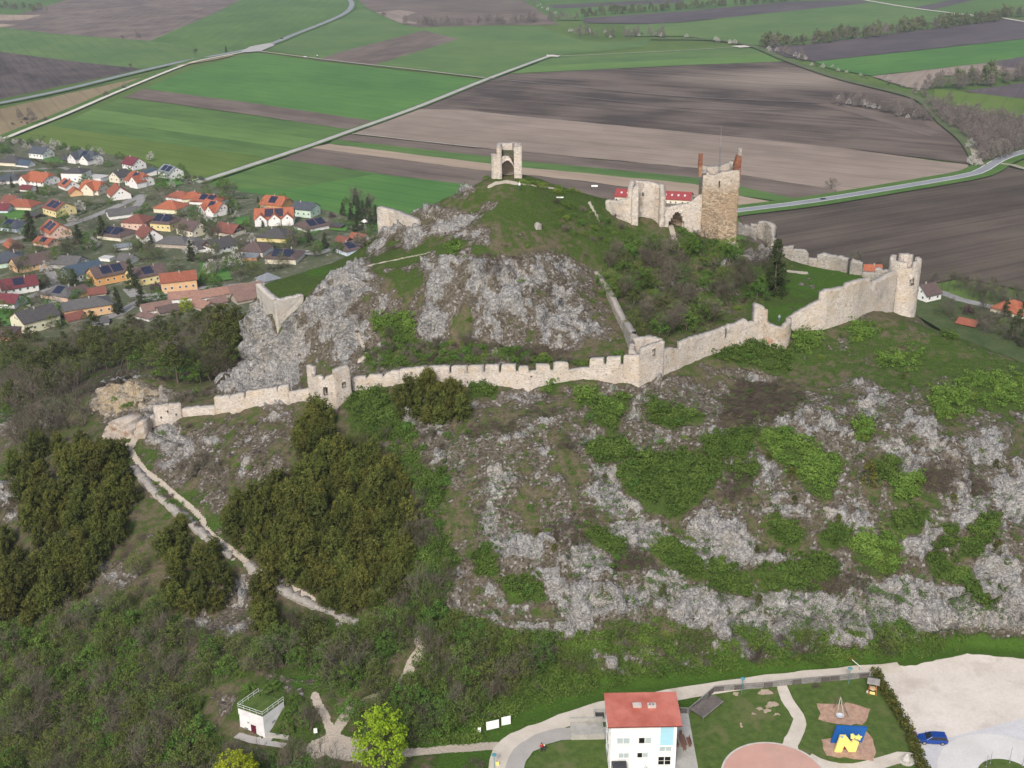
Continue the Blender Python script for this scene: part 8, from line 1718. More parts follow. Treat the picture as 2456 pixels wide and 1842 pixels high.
# --- dark thorn scrub
for poly, n, lab, grp in (([(1765, 920), (1860, 915), (1890, 980), (1800, 1015), (1750, 990)], 26, 'dark leafless thorn bush below the turret', 'thorn bushes below the turret'), ([(2210, 1120), (2290, 1110), (2290, 1180), (2220, 1190)], 12, 'dark thorn bush beside the grey slab', 'thorn bushes beside the slab'), ([(2295, 1140), (2370, 1170), (2370, 1200), (2310, 1180)], 8, 'black burnt looking thorn bush at right', 'black thorn bushes at right'),
 ([(1720, 1135), (1800, 1140), (1790, 1230), (1730, 1200)], 12, 'dark thorn bush between thicket and pale rock', 'thorn bushes beside the pale rock'), ([(1990, 1375), (2100, 1380), (2060, 1440), (1990, 1430)], 14, 'dark thorn bush above the cliff', 'thorn bushes above the cliff'), ([(1490, 1315), (1580, 1330), (1560, 1370), (1500, 1360)], 10, 'dark thorn bush by the middle cliff top', 'thorn bushes by the cliff top'), ([(1310, 1250), (1400, 1260), (1400, 1310), (1320, 1310)], 10, 'dark thorn bush at the lower left', 'thorn bushes at the lower left'), ([(1140, 620), (1240, 620), (1240, 660), (1150, 660)], 9, 'dark thorn bush on the inner rocks', 'thorn bushes on the inner rocks'), ([(940, 570), (960, 600), (930, 600)], 3, 'dark thorn bush under the wall fragment', 'thorn bushes under the fragment'), ([(850, 740), (870, 735), (870, 765), (850, 765)], 2, 'dark thorn bush in the bastion rocks', 'thorn bushes in the bastion rocks'), ([(1340, 1060), (1380, 1060), (1380, 1090), (1340, 1090)], 4, 'dark thorn bush on the brown scree', 'thorn bushes on the brown scree')):
 pts = scatter_px(poly, n, 12); W = HIT([p[0] for p in pts], [p[1] for p in pts])
 for p in W: plant('scrub', (p[0], p[1], p[2] - .3), .6 + .5 * vr.rand(), lab, grp, None, .6 + .4 * vr.rand())
# --- inner ward scrub
GI = {'bare': 'leafless grey tree in the hollow of the inner ward', 'shrub': 'green shrub in the hollow of the inner ward', 'olive': 'budding tree in the hollow of the inner ward', 'barebush': 'bare grey bush in the hollow of the inner ward', 'lime': 'fresh green shrub in the hollow of the inner ward', 'garden': 'leafy green tree in the hollow of the inner ward'}
GG = {k: k + ' plants of the inner ward' for k in GI}
area([(1440, 690), (1450, 620), (1600, 600), (1740, 610), (1850, 650), (1840, 700), (1790, 750), (1720, 775), (1620, 815), (1540, 840), (1505, 790)], {'bare': 4, 'shrub': 1.5, 'olive': 1, 'barebush': 1.5, 'lime': 1.5, 'garden': 4}, 130, 14, GI, GG, .55, .95)
area([(1330, 480), (1480, 520), (1500, 560), (1560, 590), (1650, 600), (1600, 640), (1480, 600), (1350, 560)], {'shrub': 5, 'lime': 2, 'barebush': 2}, 34, 16, {'shrub': 'green shrub on the grass between summit and hall ruin', 'lime': 'bright shrub on the grass between summit and hall ruin', 'barebush': 'bare bush on the grass between summit and hall ruin'}, {'shrub': 'shrubs near the hall ruin', 'lime': 'bright shrubs near the hall ruin', 'barebush': 'bare bushes near the hall ruin'}, .5, .9)
area([(1625, 555), (1700, 575), (1730, 585), (1750, 605), (1680, 605), (1630, 590)], {'shrub': 1}, 14, 13, {'shrub': 'green shrub at the foot of the keep'}, {'shrub': 'shrubs at the foot of the keep'}, .7, 1.0)
area([(870, 850), (960, 815), (1080, 830), (1200, 835), (1400, 875), (1480, 850), (1500, 870), (1440, 885), (1240, 872), (1100, 870), (900, 880)], {'shrub': 6, 'lime': 2, 'barebush': 4, 'bare': 1}, 95, 12, {k: t + ' just behind the long merlon wall' for k, t in (('shrub', 'green shrub'), ('lime', 'bright shrub'), ('barebush', 'bare brown bush'), ('bare', 'leafless tree'))}, {k: k + ' plants behind the merlon wall' for k in ('shrub', 'lime', 'barebush', 'bare')}, .5, .85)
area([(1090, 435), (1180, 428), (1185, 432), (1100, 450)], {'shrub': 1}, 5, 12, {'shrub': 'low green shrub left of the summit tower'}, {'shrub': 'shrubs left of the summit tower'}, .6, .8)
area([(1255, 438), (1310, 448), (1300, 452), (1258, 445)], {'lime': 1}, 7, 8, {'lime': 'yellow green shrub right of the summit tower'}, {'lime': 'shrubs right of the summit tower'}, .7, 1.0); area([(1330, 452), (1420, 460), (1400, 468), (1335, 462)], {'lime': 1}, 8, 9, {'lime': 'yellow green shrub along the summit ridge'}, {'lime': 'shrubs along the summit ridge'}, .6, .9)
for (u, v, s, lab) in ((1858, 702, 1.12, 'big solitary dark pine inside the ward left of the back wall'),): plant('fir', H1(u, v), s, lab)
for (u, v, s) in ((1590, 770, .55), (1550, 700, .4), (1520, 740, .5)): plant('pine', H1(u, v), s, 'small dark pine among the scrub of the inner ward', 'small pines in the ward')
# --- wood on the left slope towards the village
LW = {'bare': 'leafless brown tree in the wood between hill and village', 'pine': 'dark pine in the wood between hill and village', 'olive': 'budding tree in the wood between hill and village', 'shrub': 'green bush in the wood between hill and village', 'barebush': 'bare bush in the wood between hill and village', 'garden': 'leafy green tree in the wood between hill and village'}
LG = {k: k + ' plants of the wood towards the village' for k in LW}
area([(0, 840), (120, 850), (220, 820), (330, 810), (480, 790), (560, 780), (585, 830), (560, 890), (500, 925), (430, 930), (370, 895), (250, 890), (150, 935), (60, 1010), (0, 1040)], {'bare': 7, 'pine': 3, 'olive': 5, 'garden': 1.5}, 165, 16, LW, LG, .95, 1.3)
area([(480, 800), (590, 770), (595, 830), (560, 880), (500, 880)], {'pine': 1}, 9, 24, {'pine': 'dark pine standing against the foot of the bastion cliff'}, {'pine': 'pines at the bastion cliff'}, 1.0, 1.3)
area([(0, 1040), (100, 990), (190, 960), (210, 1020), (120, 1060), (40, 1080)], {'bare': 3, 'barebush': 3, 'olive': 1}, 24, 17, {'bare': 'leafless tree above the left juniper grove', 'barebush': 'bare bush above the left juniper grove', 'olive': 'budding tree above the left juniper grove'}, {'bare': 'bare trees above the grove', 'barebush': 'bare bushes above the grove', 'olive': 'budding trees above the grove'}, .8, 1.1)
for (u, v, lab) in ((50, 985, 'white blossoming tree at the left edge above the grove'), (120, 1030, 'small white blossoming tree between grove and quarry rock')): plant('blossom', H1(u, v), .8, lab)
area([(400, 965), (480, 940), (520, 945), (430, 975)], {'barebush': 2, 'shrub': 1}, 8, 14, {'barebush': 'bare bush behind the left curtain wall', 'shrub': 'green bush behind the left curtain wall'}, {'barebush': 'bare bushes behind the left wall', 'shrub': 'green bushes behind the left wall'}, .7, .9)
area([(270, 955), (300, 985), (330, 975)], {'shrub': 1}, 3, 12, {'shrub': 'dark bush growing in the yellowish quarry rock'}, {'shrub': 'bushes in the quarry'}, .6, .8)
# --- lower left wood, thin at its rim and around the bunker
CLEAR = [(575, 1700, 100, 75), (615, 1745, 85, 55), (810, 1790, 75, 45), (790, 1700, 40, 60), (860, 1690, 60, 30), (960, 1620, 45, 50), (1000, 1560, 25, 40), (1050, 1795, 100, 15), (560, 1480, 60, 70), (280, 1375, 70, 45), (700, 1650, 70, 40), (690, 1800, 60, 20)]
def clear(u, v, p):
 return all(((u - a) / ru) ** 2 + ((v - b) / rv) ** 2 > 1 for a, b, ru, rv in CLEAR) and v < 1900
BL = {'bare': 'leafless grey tree in the lower left wood', 'olive': 'budding olive tree in the lower left wood', 'shrub': 'green bush in the lower left wood', 'barebush': 'bare bush in the lower left wood', 'lime': 'fresh green bush in the lower left wood', 'garden': 'leafy green tree in the lower left wood'}
BG = {k: k + ' plants of the lower left wood' for k in BL}
area([(-30, 1530), (100, 1540), (240, 1480), (340, 1440), (430, 1500), (600, 1570), (700, 1590), (620, 1620), (520, 1700), (510, 1900), (-30, 1900)], {'bare': 2.6, 'olive': 8, 'shrub': .8, 'barebush': 2, 'garden': 6, 'lime': 2}, 230, 21, BL, BG, .6, .95, clear)
area([(560, 1820), (700, 1830), (780, 1850), (800, 1900), (560, 1900)], {'bare': 2, 'shrub': 4, 'barebush': 3}, 22, 20, {k: t + ' at the bottom edge below the bunker' for k, t in (('bare', 'bare tree'), ('shrub', 'green bush'), ('barebush', 'bare bush'))}, {k: k + ' plants below the bunker' for k in ('bare', 'shrub', 'barebush')}, .6, .85, clear)
ML = {k: t + ' in the wood between bunker and information boards' for k, t in (('bare', 'leafless tree'), ('olive', 'budding olive tree'), ('shrub', 'green bush'), ('barebush', 'bare brown bush'), ('garden', 'leafy green tree'))}
area([(600, 1570), (750, 1540), (860, 1545), (1000, 1505), (1110, 1520), (1250, 1560), (1330, 1590), (1280, 1650), (1200, 1690), (1130, 1730), (1050, 1775), (960, 1780), (900, 1770), (840, 1740), (780, 1650), (680, 1600)], {'bare': 1.6, 'olive': 7, 'shrub': .8, 'barebush': 1.5, 'garden': 6}, 190, 20, ML, {k: k + ' plants between bunker and boards' for k in ML}, .55, .9, clear)
FL = {k: t + ' along the foot of the cliff' for k, t in (('shrub', 'green bush'), ('lime', 'fresh green bush'), ('olive', 'budding tree'), ('barebush', 'bare brown bush'))}
area([(1330, 1570), (1420, 1545), (1560, 1510), (1700, 1530), (1800, 1545), (1900, 1530), (2000, 1535), (2150, 1515), (2300, 1530), (2250, 1565), (2000, 1590), (1800, 1600), (1550, 1620), (1350, 1640)], {'shrub': 5, 'lime': 4, 'olive': 1, 'barebush': 1}, 80, 17, FL, {k: k + ' plants at the cliff foot' for k in FL}, .5, .85, clear)
for (u, v, s, lab) in ((1815, 1590, 1.5, 'big brown bare bush behind the long gravel path, left one of two'), (1912, 1580, 1.4, 'big brown bare bush behind the long gravel path, right one of two')): plant('barebush', H1(u, v), s, lab, None, None, 1.4)
area([(700, 1130), (760, 1160), (990, 1150), (1060, 1080), (1100, 1040), (1010, 1050), (900, 1060)], {'shrub': 5, 'barebush': 3, 'olive': 1}, 40, 17, {'shrub': 'green bush on the upper rim of the big juniper grove', 'barebush': 'bare bush on the upper rim of the big juniper grove', 'olive': 'budding tree on the upper rim of the big juniper grove'}, {'shrub': 'bushes on the grove rim', 'barebush': 'bare bushes on the grove rim', 'olive': 'budding trees on the grove rim'}, .5, .9)
area([(980, 1150), (1060, 1200), (1080, 1400), (1060, 1500), (960, 1490), (900, 1480), (985, 1400)], {'shrub': 6, 'barebush': 3, 'bare': 1, 'olive': 1}, 60, 17, {k: t + ' in the gully right of the juniper grove' for k, t in (('shrub', 'green bush'), ('barebush', 'bare bush'), ('bare', 'leafless tree'), ('olive', 'budding tree'))}, {k: k + ' plants of the gully' for k in ('shrub', 'barebush', 'bare', 'olive')}, .5, .85)
area([(480, 1075), (520, 1140), (470, 1180), (430, 1130)], {'barebush': 1}, 6, 18, {'barebush': 'bare dark bush on the left stony slope'}, {'barebush': 'bare bushes on the left stony slope'}, .9, 1.2)
area([(360, 1150), (420, 1200), (470, 1250), (500, 1290), (450, 1260), (380, 1190)], {'shrub': 2, 'barebush': 1}, 16, 11, {'shrub': 'low bush between footpath and rubble wall', 'barebush': 'bare bush between footpath and rubble wall'}, {'shrub': 'bushes between path and rubble wall', 'barebush': 'bare bushes between path and rubble wall'}, .4, .6)
area([(330, 1380), (400, 1500), (500, 1540), (560, 1560), (400, 1480), (340, 1440), (350, 1330)], {'shrub': 3, 'barebush': 3, 'olive': 1}, 22, 18, BL, BG, .6, .9)
area([(0, 1080), (30, 1090), (30, 1160), (0, 1180)], {'shrub': 1}, 4, 18, {'shrub': 'green bush at the left edge beside the grove'}, {'shrub': 'bushes at the left edge beside the grove'}, .8, 1)
p = G(922, 1842, 65); plant('maple', (p[0], p[1] - 1.0, 64.6), 1.18, 'large bright yellow green maple at the bottom edge beside the gravel patch'); p = G(575, 1905, 64); plant('maple', (p[0], p[1], 63.6), .95, 'smaller bright yellow green maple cut by the bottom edge left of centre')
for (u, v, s, lab) in ((840, 1640, 1.0, 'leafless spreading tree above the fork of the two trails'), (745, 1760, .7, 'bare young tree between bunker and left trail')): plant('bare', H1(u, v), s, lab)
for (u, v, s) in ((700, 1735, 1.0), (720, 1715, .9), (690, 1760, .9), (735, 1745, .9), (710, 1690, .8), (600, 1660, .9), (640, 1670, .8), (660, 1655, .7)): plant('shrub', H1(u, v), s * .9, 'green bush on the earth mound of the bunker', 'bushes of the bunker mound')
plant('barebush', G(1548, 1838, 65), .8, 'small leafless shrub in front of the white house'); plant('scrub', G(1140, 1850, 65), 1.3, 'dark red brown bush at the bottom edge left of the asphalt curve')
plant('barebush', G(1957, 1652, 65), .5, 'tiny sapling on the lawn below the long fence')
def hedge(px, w, h, label, mat, zf=None, sz=.26, name='clipped_hedge', zz=None, n=90):
 P = [G(u, v, ZP if zz is None else zz) for u, v in px]; Cs = []; o = P[0]
 for a, b in zip(P[:-1], P[1:]):
  L = np.linalg.norm((b - a)[:2]); k = int(L * n / 6); t = vr.rand(k); d = (b - a)[:2] / L; nn = np.array([-d[1], d[0]])
  ww = (vr.rand(k) - .5) * w; hh = vr.rand(k) ** .5 * h * (1 + .10 * np.sin(t * L * 1.3))
  for i in range(k): q = a[:2] + (b - a)[:2] * t[i] + nn * ww[i]; Cs.append((q[0] - o[0], q[1] - o[1], hh[i]))
 Cs = np.array(Cs); me = leafmesh(name, [leaves(Cs, sz * 1.5, 16, sz, .4, .9, None, .8, .2)], mat); ob = put(me, name, None, (o[0], o[1], ZP if zz is None else zz)); tag(ob, label, 'hedge'); return ob
hedge([(2098, 1616), (2115, 1653), (2132, 1680), (2150, 1708), (2168, 1742), (2183, 1775), (2198, 1810), (2216, 1860), (2222, 1890)], 1.5, 1.5, 'long clipped green hedge between play lawn and car park', M_jun)
hd = G(*R1(280, 660), 0)
for px, lab in (([R1(275, 670), R1(400, 700), R1(560, 680), R1(760, 600)], 'tall dark clipped hedge round the yellow panelled house'), ([R1(230, 265), R1(330, 300), R1(440, 320)], 'dark hedge right of the slate gable house'), ([R1(190, 1290), R1(300, 1260)], 'short dark hedge beside the crimson garage'), ([R2(350, 440), R2(530, 445)], 'dark hedge behind the panelled red hip roof'), ([R2(900, 840), R2(1040, 800), R2(1140, 770)], 'dark hedge beside the white van'), ([R2(640, 1010), R2(800, 990)], 'dark hedge above the white posted fence'), ([R2(1150, 640), R2(1300, 690), R2(1500, 740)], 'dark hedge below the gazebo'), ([(2292, 775), (2340, 795), (2383, 806)], 'dark clipped hedge at the right behind the hill shoulder'), ([R1(570, 570), R1(700, 600), R1(770, 590)], 'dark hedge along the street below the orange gables')):
 hedge(px, 2.2, 2.4, lab, M_pine, sz=.55, name='garden_hedge', zz=0.0, n=16)
# --- village trees
VT = [('fir', R1(95, 470), .8, 'dark fir between the red roofs at the left'), ('fir', R1(500, 905), .75, 'dark fir below the staggered panel roof'), ('fir', R1(65, 770), .9, 'tall fir at the left edge before the pale blue house'), ('fir', R1(1390, 1000), 1.1, 'tall dark conifer in the large garden'), ('fir', R1(1095, 880), .8, 'slim fir beside the rust roofed gable house'), ('fir', R1(280, 520), .7, 'dark round fir by the orange half hipped roof'),
 ('fir', R2(565, 475), .6, 'small dark fir beside the orange arched roof'), ('fir', R2(1000, 560), .7, 'dark fir beside the mint house'), ('fir', R2(600, 670), .6, 'small dark fir before the double house'), ('fir', R2(975, 790), 1.0, 'dark fir, left of the two big ones near the rock'), ('fir', R2(1100, 840), 1.15, 'large dark fir, right of the two big ones near the rock'), ('fir', R2(1310, 620), 1.2, 'big blue green fir left of the gazebo'), ('fir', R2(1460, 660), 1.2, 'dark fir right of the gazebo'), ('fir', R2(1400, 560), 1.0, 'dark fir behind the gazebo'), ('fir', R2(335, 570), .75, 'round dark pine before the dormer house'), ('fir', R2(360, 740), .55, 'small dark fir beside the timber gable'), ('fir', R2(250, 720), .4, 'very small fir by the timber gable house'), ('fir', R2(50, 940), 1.0, 'large blue green fir in the garden left of the brown hip roof'),
 ('purple', R1(25, 450), .8, 'dark purple tree at the left edge of the village'), ('purple', R1(1130, 1220), .9, 'purple blossoming tree before the tall peach house'), ('purple', R2(1150, 590), .7, 'purple tree between bungalow and gazebo'), ('purple', (2322, 765), .9, 'pinkish purple bush in the garden right of the round tower'),
 ('blossom', R1(1090, 265), 1.1, 'large white blossom tree at the field edge'), ('blossom', R1(335, 1080), 1.15, 'large white blossom tree among the peach and blue houses'), ('yellow', R1(615, 870), 1.5, 'bright yellow bush in a garden'), ('yellow', R2(1260, 680), .9, 'small yellow bush near the purple tree'), ('yellow', (2426, 800), 1.2, 'yellow bush at the right edge'), ('yellow', R2(475, 1000), .8, 'yellow bush near the bare birch'),
 ('lime', R2(310, 880), 2.0, 'bright green round tree beside the black timber gable house'), ('maple', R1(1350, 1370), .85, 'broad yellow green tree at the lower village edge'), ('bare', R2(215, 1060), 1.0, 'bare tree in the lower gardens'), ('birch', R2(400, 1120), 1.0, 'yellowish birch in the lower gardens'), ('birch', R2(430, 1110), .9, 'second yellowish birch touching the first'), ('bare', R2(170, 720), .8, 'bare tree beside the cream gable house'), ('bare', R2(690, 640), 1.0, 'bare tree in front of the double house'), ('bare', R1(1080, 960), .9, 'bare tree in the large garden'), ('bare', R1(460, 660), .7, 'bare tree before the yellow house'), ('bare', R1(720, 1350), .8, 'bare tree before the long peach house'), ('bare', R2(1350, 500), 1.5, 'tall bare tree behind the conifers'), ('bare', R2(1440, 520), 1.3, 'bare tree left of the wall fragment'), ('bare', R2(1150, 830), .6, 'brown bush beside the big fir'), ('yellow', (130, 822), 1.1, 'yellow bush in the wood edge below the village')]
for kind, uv, s, lab in VT: plant(kind, G(*uv, 0), s * (.95 if kind == 'fir' else 1.25 if kind in ('bare', 'blossom', 'purple') else 1.1), lab)
for k, (u, v) in enumerate([(2410, 765), (2440, 790), (2456, 760), (2425, 820), (2450, 835), (2475, 800), (2385, 780)]): plant('fir' if k != 6 else 'bare', G(u, v + 8, 0), 1.1 + .2 * vr.rand(), ('dark conifer in the group at the right picture edge' if k != 6 else 'bare tree left of the right edge conifers'), ('conifers at the right edge' if k != 6 else None))
GV = {'garden': 'small green garden tree in the village', 'blossom': 'small white blossoming tree in a village garden', 'bare': 'leafless tree in a village garden', 'shrub': 'green garden bush in the village', 'fir': 'small dark fir in a village garden', 'barebush': 'bare garden bush in the village', 'olive': 'budding tree in a village garden'}
HP = [proj(*[np.array(a) for a in (o.location.x, o.location.y, 0.0)]) for o in bpy.data.objects if o.get('category') in ('house', 'barn', 'shed')]; HP = np.array(HP)
def nohouse(u, v, p): d = np.hypot((HP[:, 0] - u) / 1.0, (HP[:, 1] - v) / .62); return d.min() > 23
area([(0, 370), (100, 365), (300, 380), (440, 420), (560, 460), (800, 520), (900, 570), (860, 620), (700, 640), (610, 690), (480, 720), (340, 770), (220, 790), (120, 800), (0, 800)], {'garden': 6, 'blossom': 1.5, 'bare': 2, 'shrub': .6, 'fir': .5, 'barebush': 3, 'olive': 6}, 290, 11, GV, {k: k + ' plants of the village gardens' for k in GV}, 1.1, 1.9, nohouse)
area([(0, 335), (60, 345), (130, 352), (200, 360), (260, 368), (250, 378), (180, 372), (60, 362), (0, 358)], {'blossom': 3, 'garden': 2, 'bare': 1}, 30, 9, {'blossom': 'white blossoming tree in the hedge at the upper village edge', 'garden': 'green tree in the hedge at the upper village edge', 'bare': 'bare tree in the hedge at the upper village edge'}, {'blossom': 'blossoming trees at the upper village edge', 'garden': 'green trees at the upper village edge', 'bare': 'bare trees at the upper village edge'}, .9, 1.2)
area([(440, 425), (500, 430), (510, 445), (450, 445)], {'barebush': 2, 'shrub': 1}, 8, 8, {'barebush': 'bare bush where the lane leaves the village', 'shrub': 'green bush where the lane leaves the village'}, {'barebush': 'bushes at the lane mouth', 'shrub': 'green bushes at the lane mouth'}, 1.2, 1.6)
area([(820, 490), (905, 500), (905, 560), (860, 590), (820, 560)], {'garden': 2, 'fir': 3, 'bare': 1}, 20, 13, {'garden': 'leafy tree left of the wall fragment', 'fir': 'dark fir left of the wall fragment', 'bare': 'leafless tree left of the wall fragment'}, {'garden': 'leafy trees left of the fragment', 'fir': 'firs left of the fragment', 'bare': 'leafless trees left of the fragment'}, .9, 1.2)
area([(2240, 700), (2300, 700), (2370, 730), (2456, 760), (2456, 740), (2380, 705), (2300, 690)], {'birch': 3, 'bare': 2}, 34, 9, {'birch': 'slender birch in the row behind the steep brown roof', 'bare': 'bare tree in the row behind the steep brown roof'}, {'birch': 'birches behind the steep roofed house', 'bare': 'bare trees behind the steep roofed house'}, .8, 1.15)
area([(2250, 735), (2330, 745), (2456, 790), (2456, 850), (2400, 830), (2300, 790), (2240, 765)], {'bare': 3, 'olive': 2, 'garden': 1, 'barebush': 2}, 30, 14, {k: t + ' in the garden right of the round tower' for k, t in (('bare', 'leafless tree'), ('olive', 'budding tree'), ('garden', 'dark leafy tree'), ('barebush', 'bare bush'))}, {k: k + ' plants of the right garden' for k in ('bare', 'olive', 'garden', 'barebush')}, .8, 1.3)
area([(1950, 610), (2120, 640), (2240, 690), (2140, 680)], {'birch': 1, 'bare': 2}, 12, 10, {'birch': 'birch top showing above the back wall', 'bare': 'bare tree top showing above the back wall'}, {'birch': 'birches beyond the back wall', 'bare': 'bare trees beyond the back wall'}, .8, 1.1)
# --- windbreaks and hedgerows on the plain
def row(px, n, kinds, lab, grp, s=1.0, jit=4.0):
 P = np.array([G(u, v, 0) for u, v in px]); S = np.concatenate([[0], np.cumsum(np.linalg.norm(np.diff(P, axis=0), axis=1))])
 for i in range(n):
  q = (i + vr.rand() * .8) / n * S[-1]; x = np.interp(q, S, P[:, 0]) + vr.normal() * jit; y = np.interp(q, S, P[:, 1]) + vr.normal() * jit; k = kinds[vr.randint(len(kinds))]
  plant(k, (x, y, 0), s * (.75 + .5 * vr.rand()) * (1.4 if k in ('blossom', 'shrub', 'barebush') else 1), lab[k] if isinstance(lab, dict) else lab, grp[k] if isinstance(grp, dict) else grp)
row([(1817, 116), (1972, 105), (2156, 80), (2290, 64), (2400, 50)], 90, ['far', 'far', 'farbare'], {'far': 'greenish tree in the long windbreak across the upper right fields', 'farbare': 'leafless tree in the long windbreak across the upper right fields'}, {'far': 'green trees of the long windbreak', 'farbare': 'bare trees of the long windbreak'}, 1.15, 6)
row([(2400, 46), (2480, 36), (2560, 28)], 16, ['far', 'farbare'], 'tree of the windbreak at the upper right corner', 'windbreak trees at the upper right corner', 1.1)
row([(1390, 42), (1500, 34), (1640, 24), (1780, 12), (1920, 2)], 52, ['far'], 'greenish tree in the farthest windbreak at the top', 'trees of the farthest windbreak', .95)
row([(2240, 216), (2330, 207), (2420, 196), (2560, 180)], 46, ['farbare', 'farbare', 'far'], {'far': 'greenish tree in the windbreak at the right edge', 'farbare': 'bare tree in the windbreak at the right edge'}, {'far': 'green trees of the right windbreak', 'farbare': 'bare trees of the right windbreak'}, 1.15, 6)
row([(985, 62), (1090, 62), (1200, 58), (1290, 52), (1370, 50)], 44, ['farbare'], 'leafless tree in the row along the far brown field', 'bare trees along the far brown field', .95, 8)
row([(1385, 78), (1430, 88), (1500, 90), (1560, 86), (1600, 88)], 40, ['farbare', 'farbare', 'barebush', 'blossom'], {'farbare': 'bare tree in the little wood by the far crossing', 'barebush': 'bare bush in the little wood by the far crossing', 'blossom': 'white blossoming bush in the little wood by the far crossing'}, {'farbare': 'bare trees of the little wood', 'barebush': 'bushes of the little wood', 'blossom': 'blossoming bushes of the little wood'}, .85, 14)
row([(1262, 2), (1290, 14), (1310, 26), (1345, 40)], 16, ['farbare', 'barebush', 'blossom'], 'bush in the hedgerow left of the farthest windbreak', 'hedgerow left of the farthest windbreak', .7)
row([(1640, 91), (1700, 97), (1760, 110)], 16, ['blossom', 'shrub', 'barebush'], 'hedgerow bush left of the field crossing', 'hedgerow left of the field crossing', .8, 3); row([(1840, 124), (1880, 130), (1935, 150)], 18, ['blossom', 'barebush', 'farbare'], 'hedgerow bush just right of the field crossing', 'hedgerow right of the field crossing', .8, 3)
row([(1940, 152), (2015, 172), (2080, 190), (2150, 205), (2200, 222)], 24, ['shrub', 'barebush', 'blossom'], 'hedgerow bush along the diagonal field margin', 'hedgerow along the diagonal margin', .75, 5)
row([(2010, 252), (2060, 256), (2110, 262), (2160, 275), (2212, 290)], 80, ['farbare', 'blossom', 'barebush', 'farbare'], {'farbare': 'bare tree in the copse tongue inside the brown fields', 'blossom': 'white blossoming tree in the copse tongue inside the brown fields', 'barebush': 'bare bush in the copse tongue inside the brown fields'}, {'farbare': 'bare trees of the copse tongue', 'blossom': 'blossoming trees of the copse tongue', 'barebush': 'bushes of the copse tongue'}, .75, 6)
area([(2220, 250), (2290, 275), (2380, 290), (2480, 310), (2480, 350), (2396, 388), (2345, 398), (2335, 345), (2255, 295)], {'farbare': 1}, 150, 9, {'farbare': 'leafless tree in the grey wood above the country road bend'}, {'farbare': 'bare trees of the grey wood'}, .75, 1.05)
for (u, v, s, lab) in ((2327, 360, 1.3, 'white blossoming bush at the left tip of the grey wood'), (2330, 398, 1.2, 'white blossoming bush where the wood meets the road'), (2345, 402, .9, 'small white blossoming bush by the road at the wood')): plant('blossom', G(u, v, 0), s * 1.3, lab)
row([(2230, 222), (2235, 245), (2290, 262), (2350, 262), (2420, 278)], 16, ['barebush', 'shrub', 'farbare'], 'scattered bush on the rough green strip at the right', 'bushes of the rough green strip', .8, 8)
row([(0, 20), (60, 22), (110, 28)], 22, ['far', 'farbare'], 'tree of the wood at the upper left corner', 'trees of the upper left corner', .8, 16)
row([(45, 302), (70, 290), (90, 285)], 9, ['farbare', 'barebush'], 'bare tree beside the white track near the village', 'bare trees by the white track', .9, 5)
for kind, u, v, s, lab in (('farbare', 333, 96, 1.1, 'solitary bare tree on the margin of the top left brown field'), ('barebush', 294, 92, 1.8, 'small bare bush on the margin of the top left brown field'), ('birch', 469, 139, 1.5, 'solitary slender birch near the highway'), ('birch', 316, 173, 1.3, 'solitary slim tree beside the highway'), ('fir', 543, 126, .8, 'dark round tree beside the highway junction'), ('barebush', 255, 231, 2.2, 'bare bush beside the white track'), ('barebush', 296, 214, 2.0, 'smaller bush farther up the white track'), ('barebush', 110, 291, 2.0, 'bare bush nearer the village on the white track'), ('barebush', 920, 38, 3.0, 'dark lone bush beside the highway bend'), ('bare', 1995, 455, 1.2, 'faint leafless tree at the country road'), ('farbare', 1585, 90, 1.3, 'tall bare tree at the right end of the little wood')):
 plant(kind, G(u, v, 0), s, lab)
for i, t in enumerate(np.linspace(0, 1, 9)):
 u = 1900 + (2420 - 1900) * t; P = np.array([G(a, b, 0) for a, b in RR]); uu, vv = proj(P[:, 0], P[:, 1], P[:, 2]); v = np.interp(u, uu, vv); p = G(u, v, 0) + [1.2, 5.2, 0]
 m = MB().box((0, 0, .6), (.35, .25, 1.2)).build('roadside_post', paint((.75, .75, .75), .6), None, p); tag(m, 'white marker post along the country road', 'post', 'marker posts along the country road')
# --- ground vegetation too fine to count
def undergrowth(name, polys, mat, n, cr, m_, s_, label, cat='plants', keep=None, flat=.6, tone=None, lift=.0, jit=4.0):
 Cs = []
 for poly, w_ in polys:
  P = np.array(poly, float); lo, hi = P.min(0), P.max(0); k = int(n * w_ * 2.2); U = lo + vr.rand(k, 2) * (hi - lo); ok = poly_sd(U[:, 0], U[:, 1], P) < 0; U = U[ok][:int(n * w_)]
  if keep is not None: U = U[[bool(keep(a, b, None)) for a, b in U]]
  if len(U): Cs.append(HIT(*(U + vr.normal(size=U.shape) * jit).T))
 C = np.concatenate(Cs); nz = fbm(C[:, 0], C[:, 1], None, 3, 4.0); C = C[nz > -.22]; C[:, 2] += lift * (.3 + 1.4 * np.clip(.5 + 1.6 * perlin(C[:, 0] / 2.2, C[:, 1] / 2.2), 0, 1))
 q, t = leaves(C, cr * (.6 + .8 * vr.rand(len(C))), m_, s_, .35, flat, np.clip(.5 + 1.2 * perlin(C[:, 0] / 3, C[:, 1] / 3) + .15 * vr.normal(size=len(C)), 0, 1), .8, .3)
 ob = put(leafmesh(name, [(q, t)], mat), name); ob['label'] = label; ob['kind'] = 'stuff'
WL = [([(-20, 1500), (240, 1440), (420, 1480), (600, 1560), (560, 1680), (520, 1860), (-20, 1860)], 1.0), ([(600, 1540), (860, 1490), (1100, 1530), (1330, 1590), (1250, 1680), (1080, 1770), (900, 1790), (780, 1650)], .8), ([(560, 1800), (800, 1810), (800, 1860), (560, 1860)], .12)]
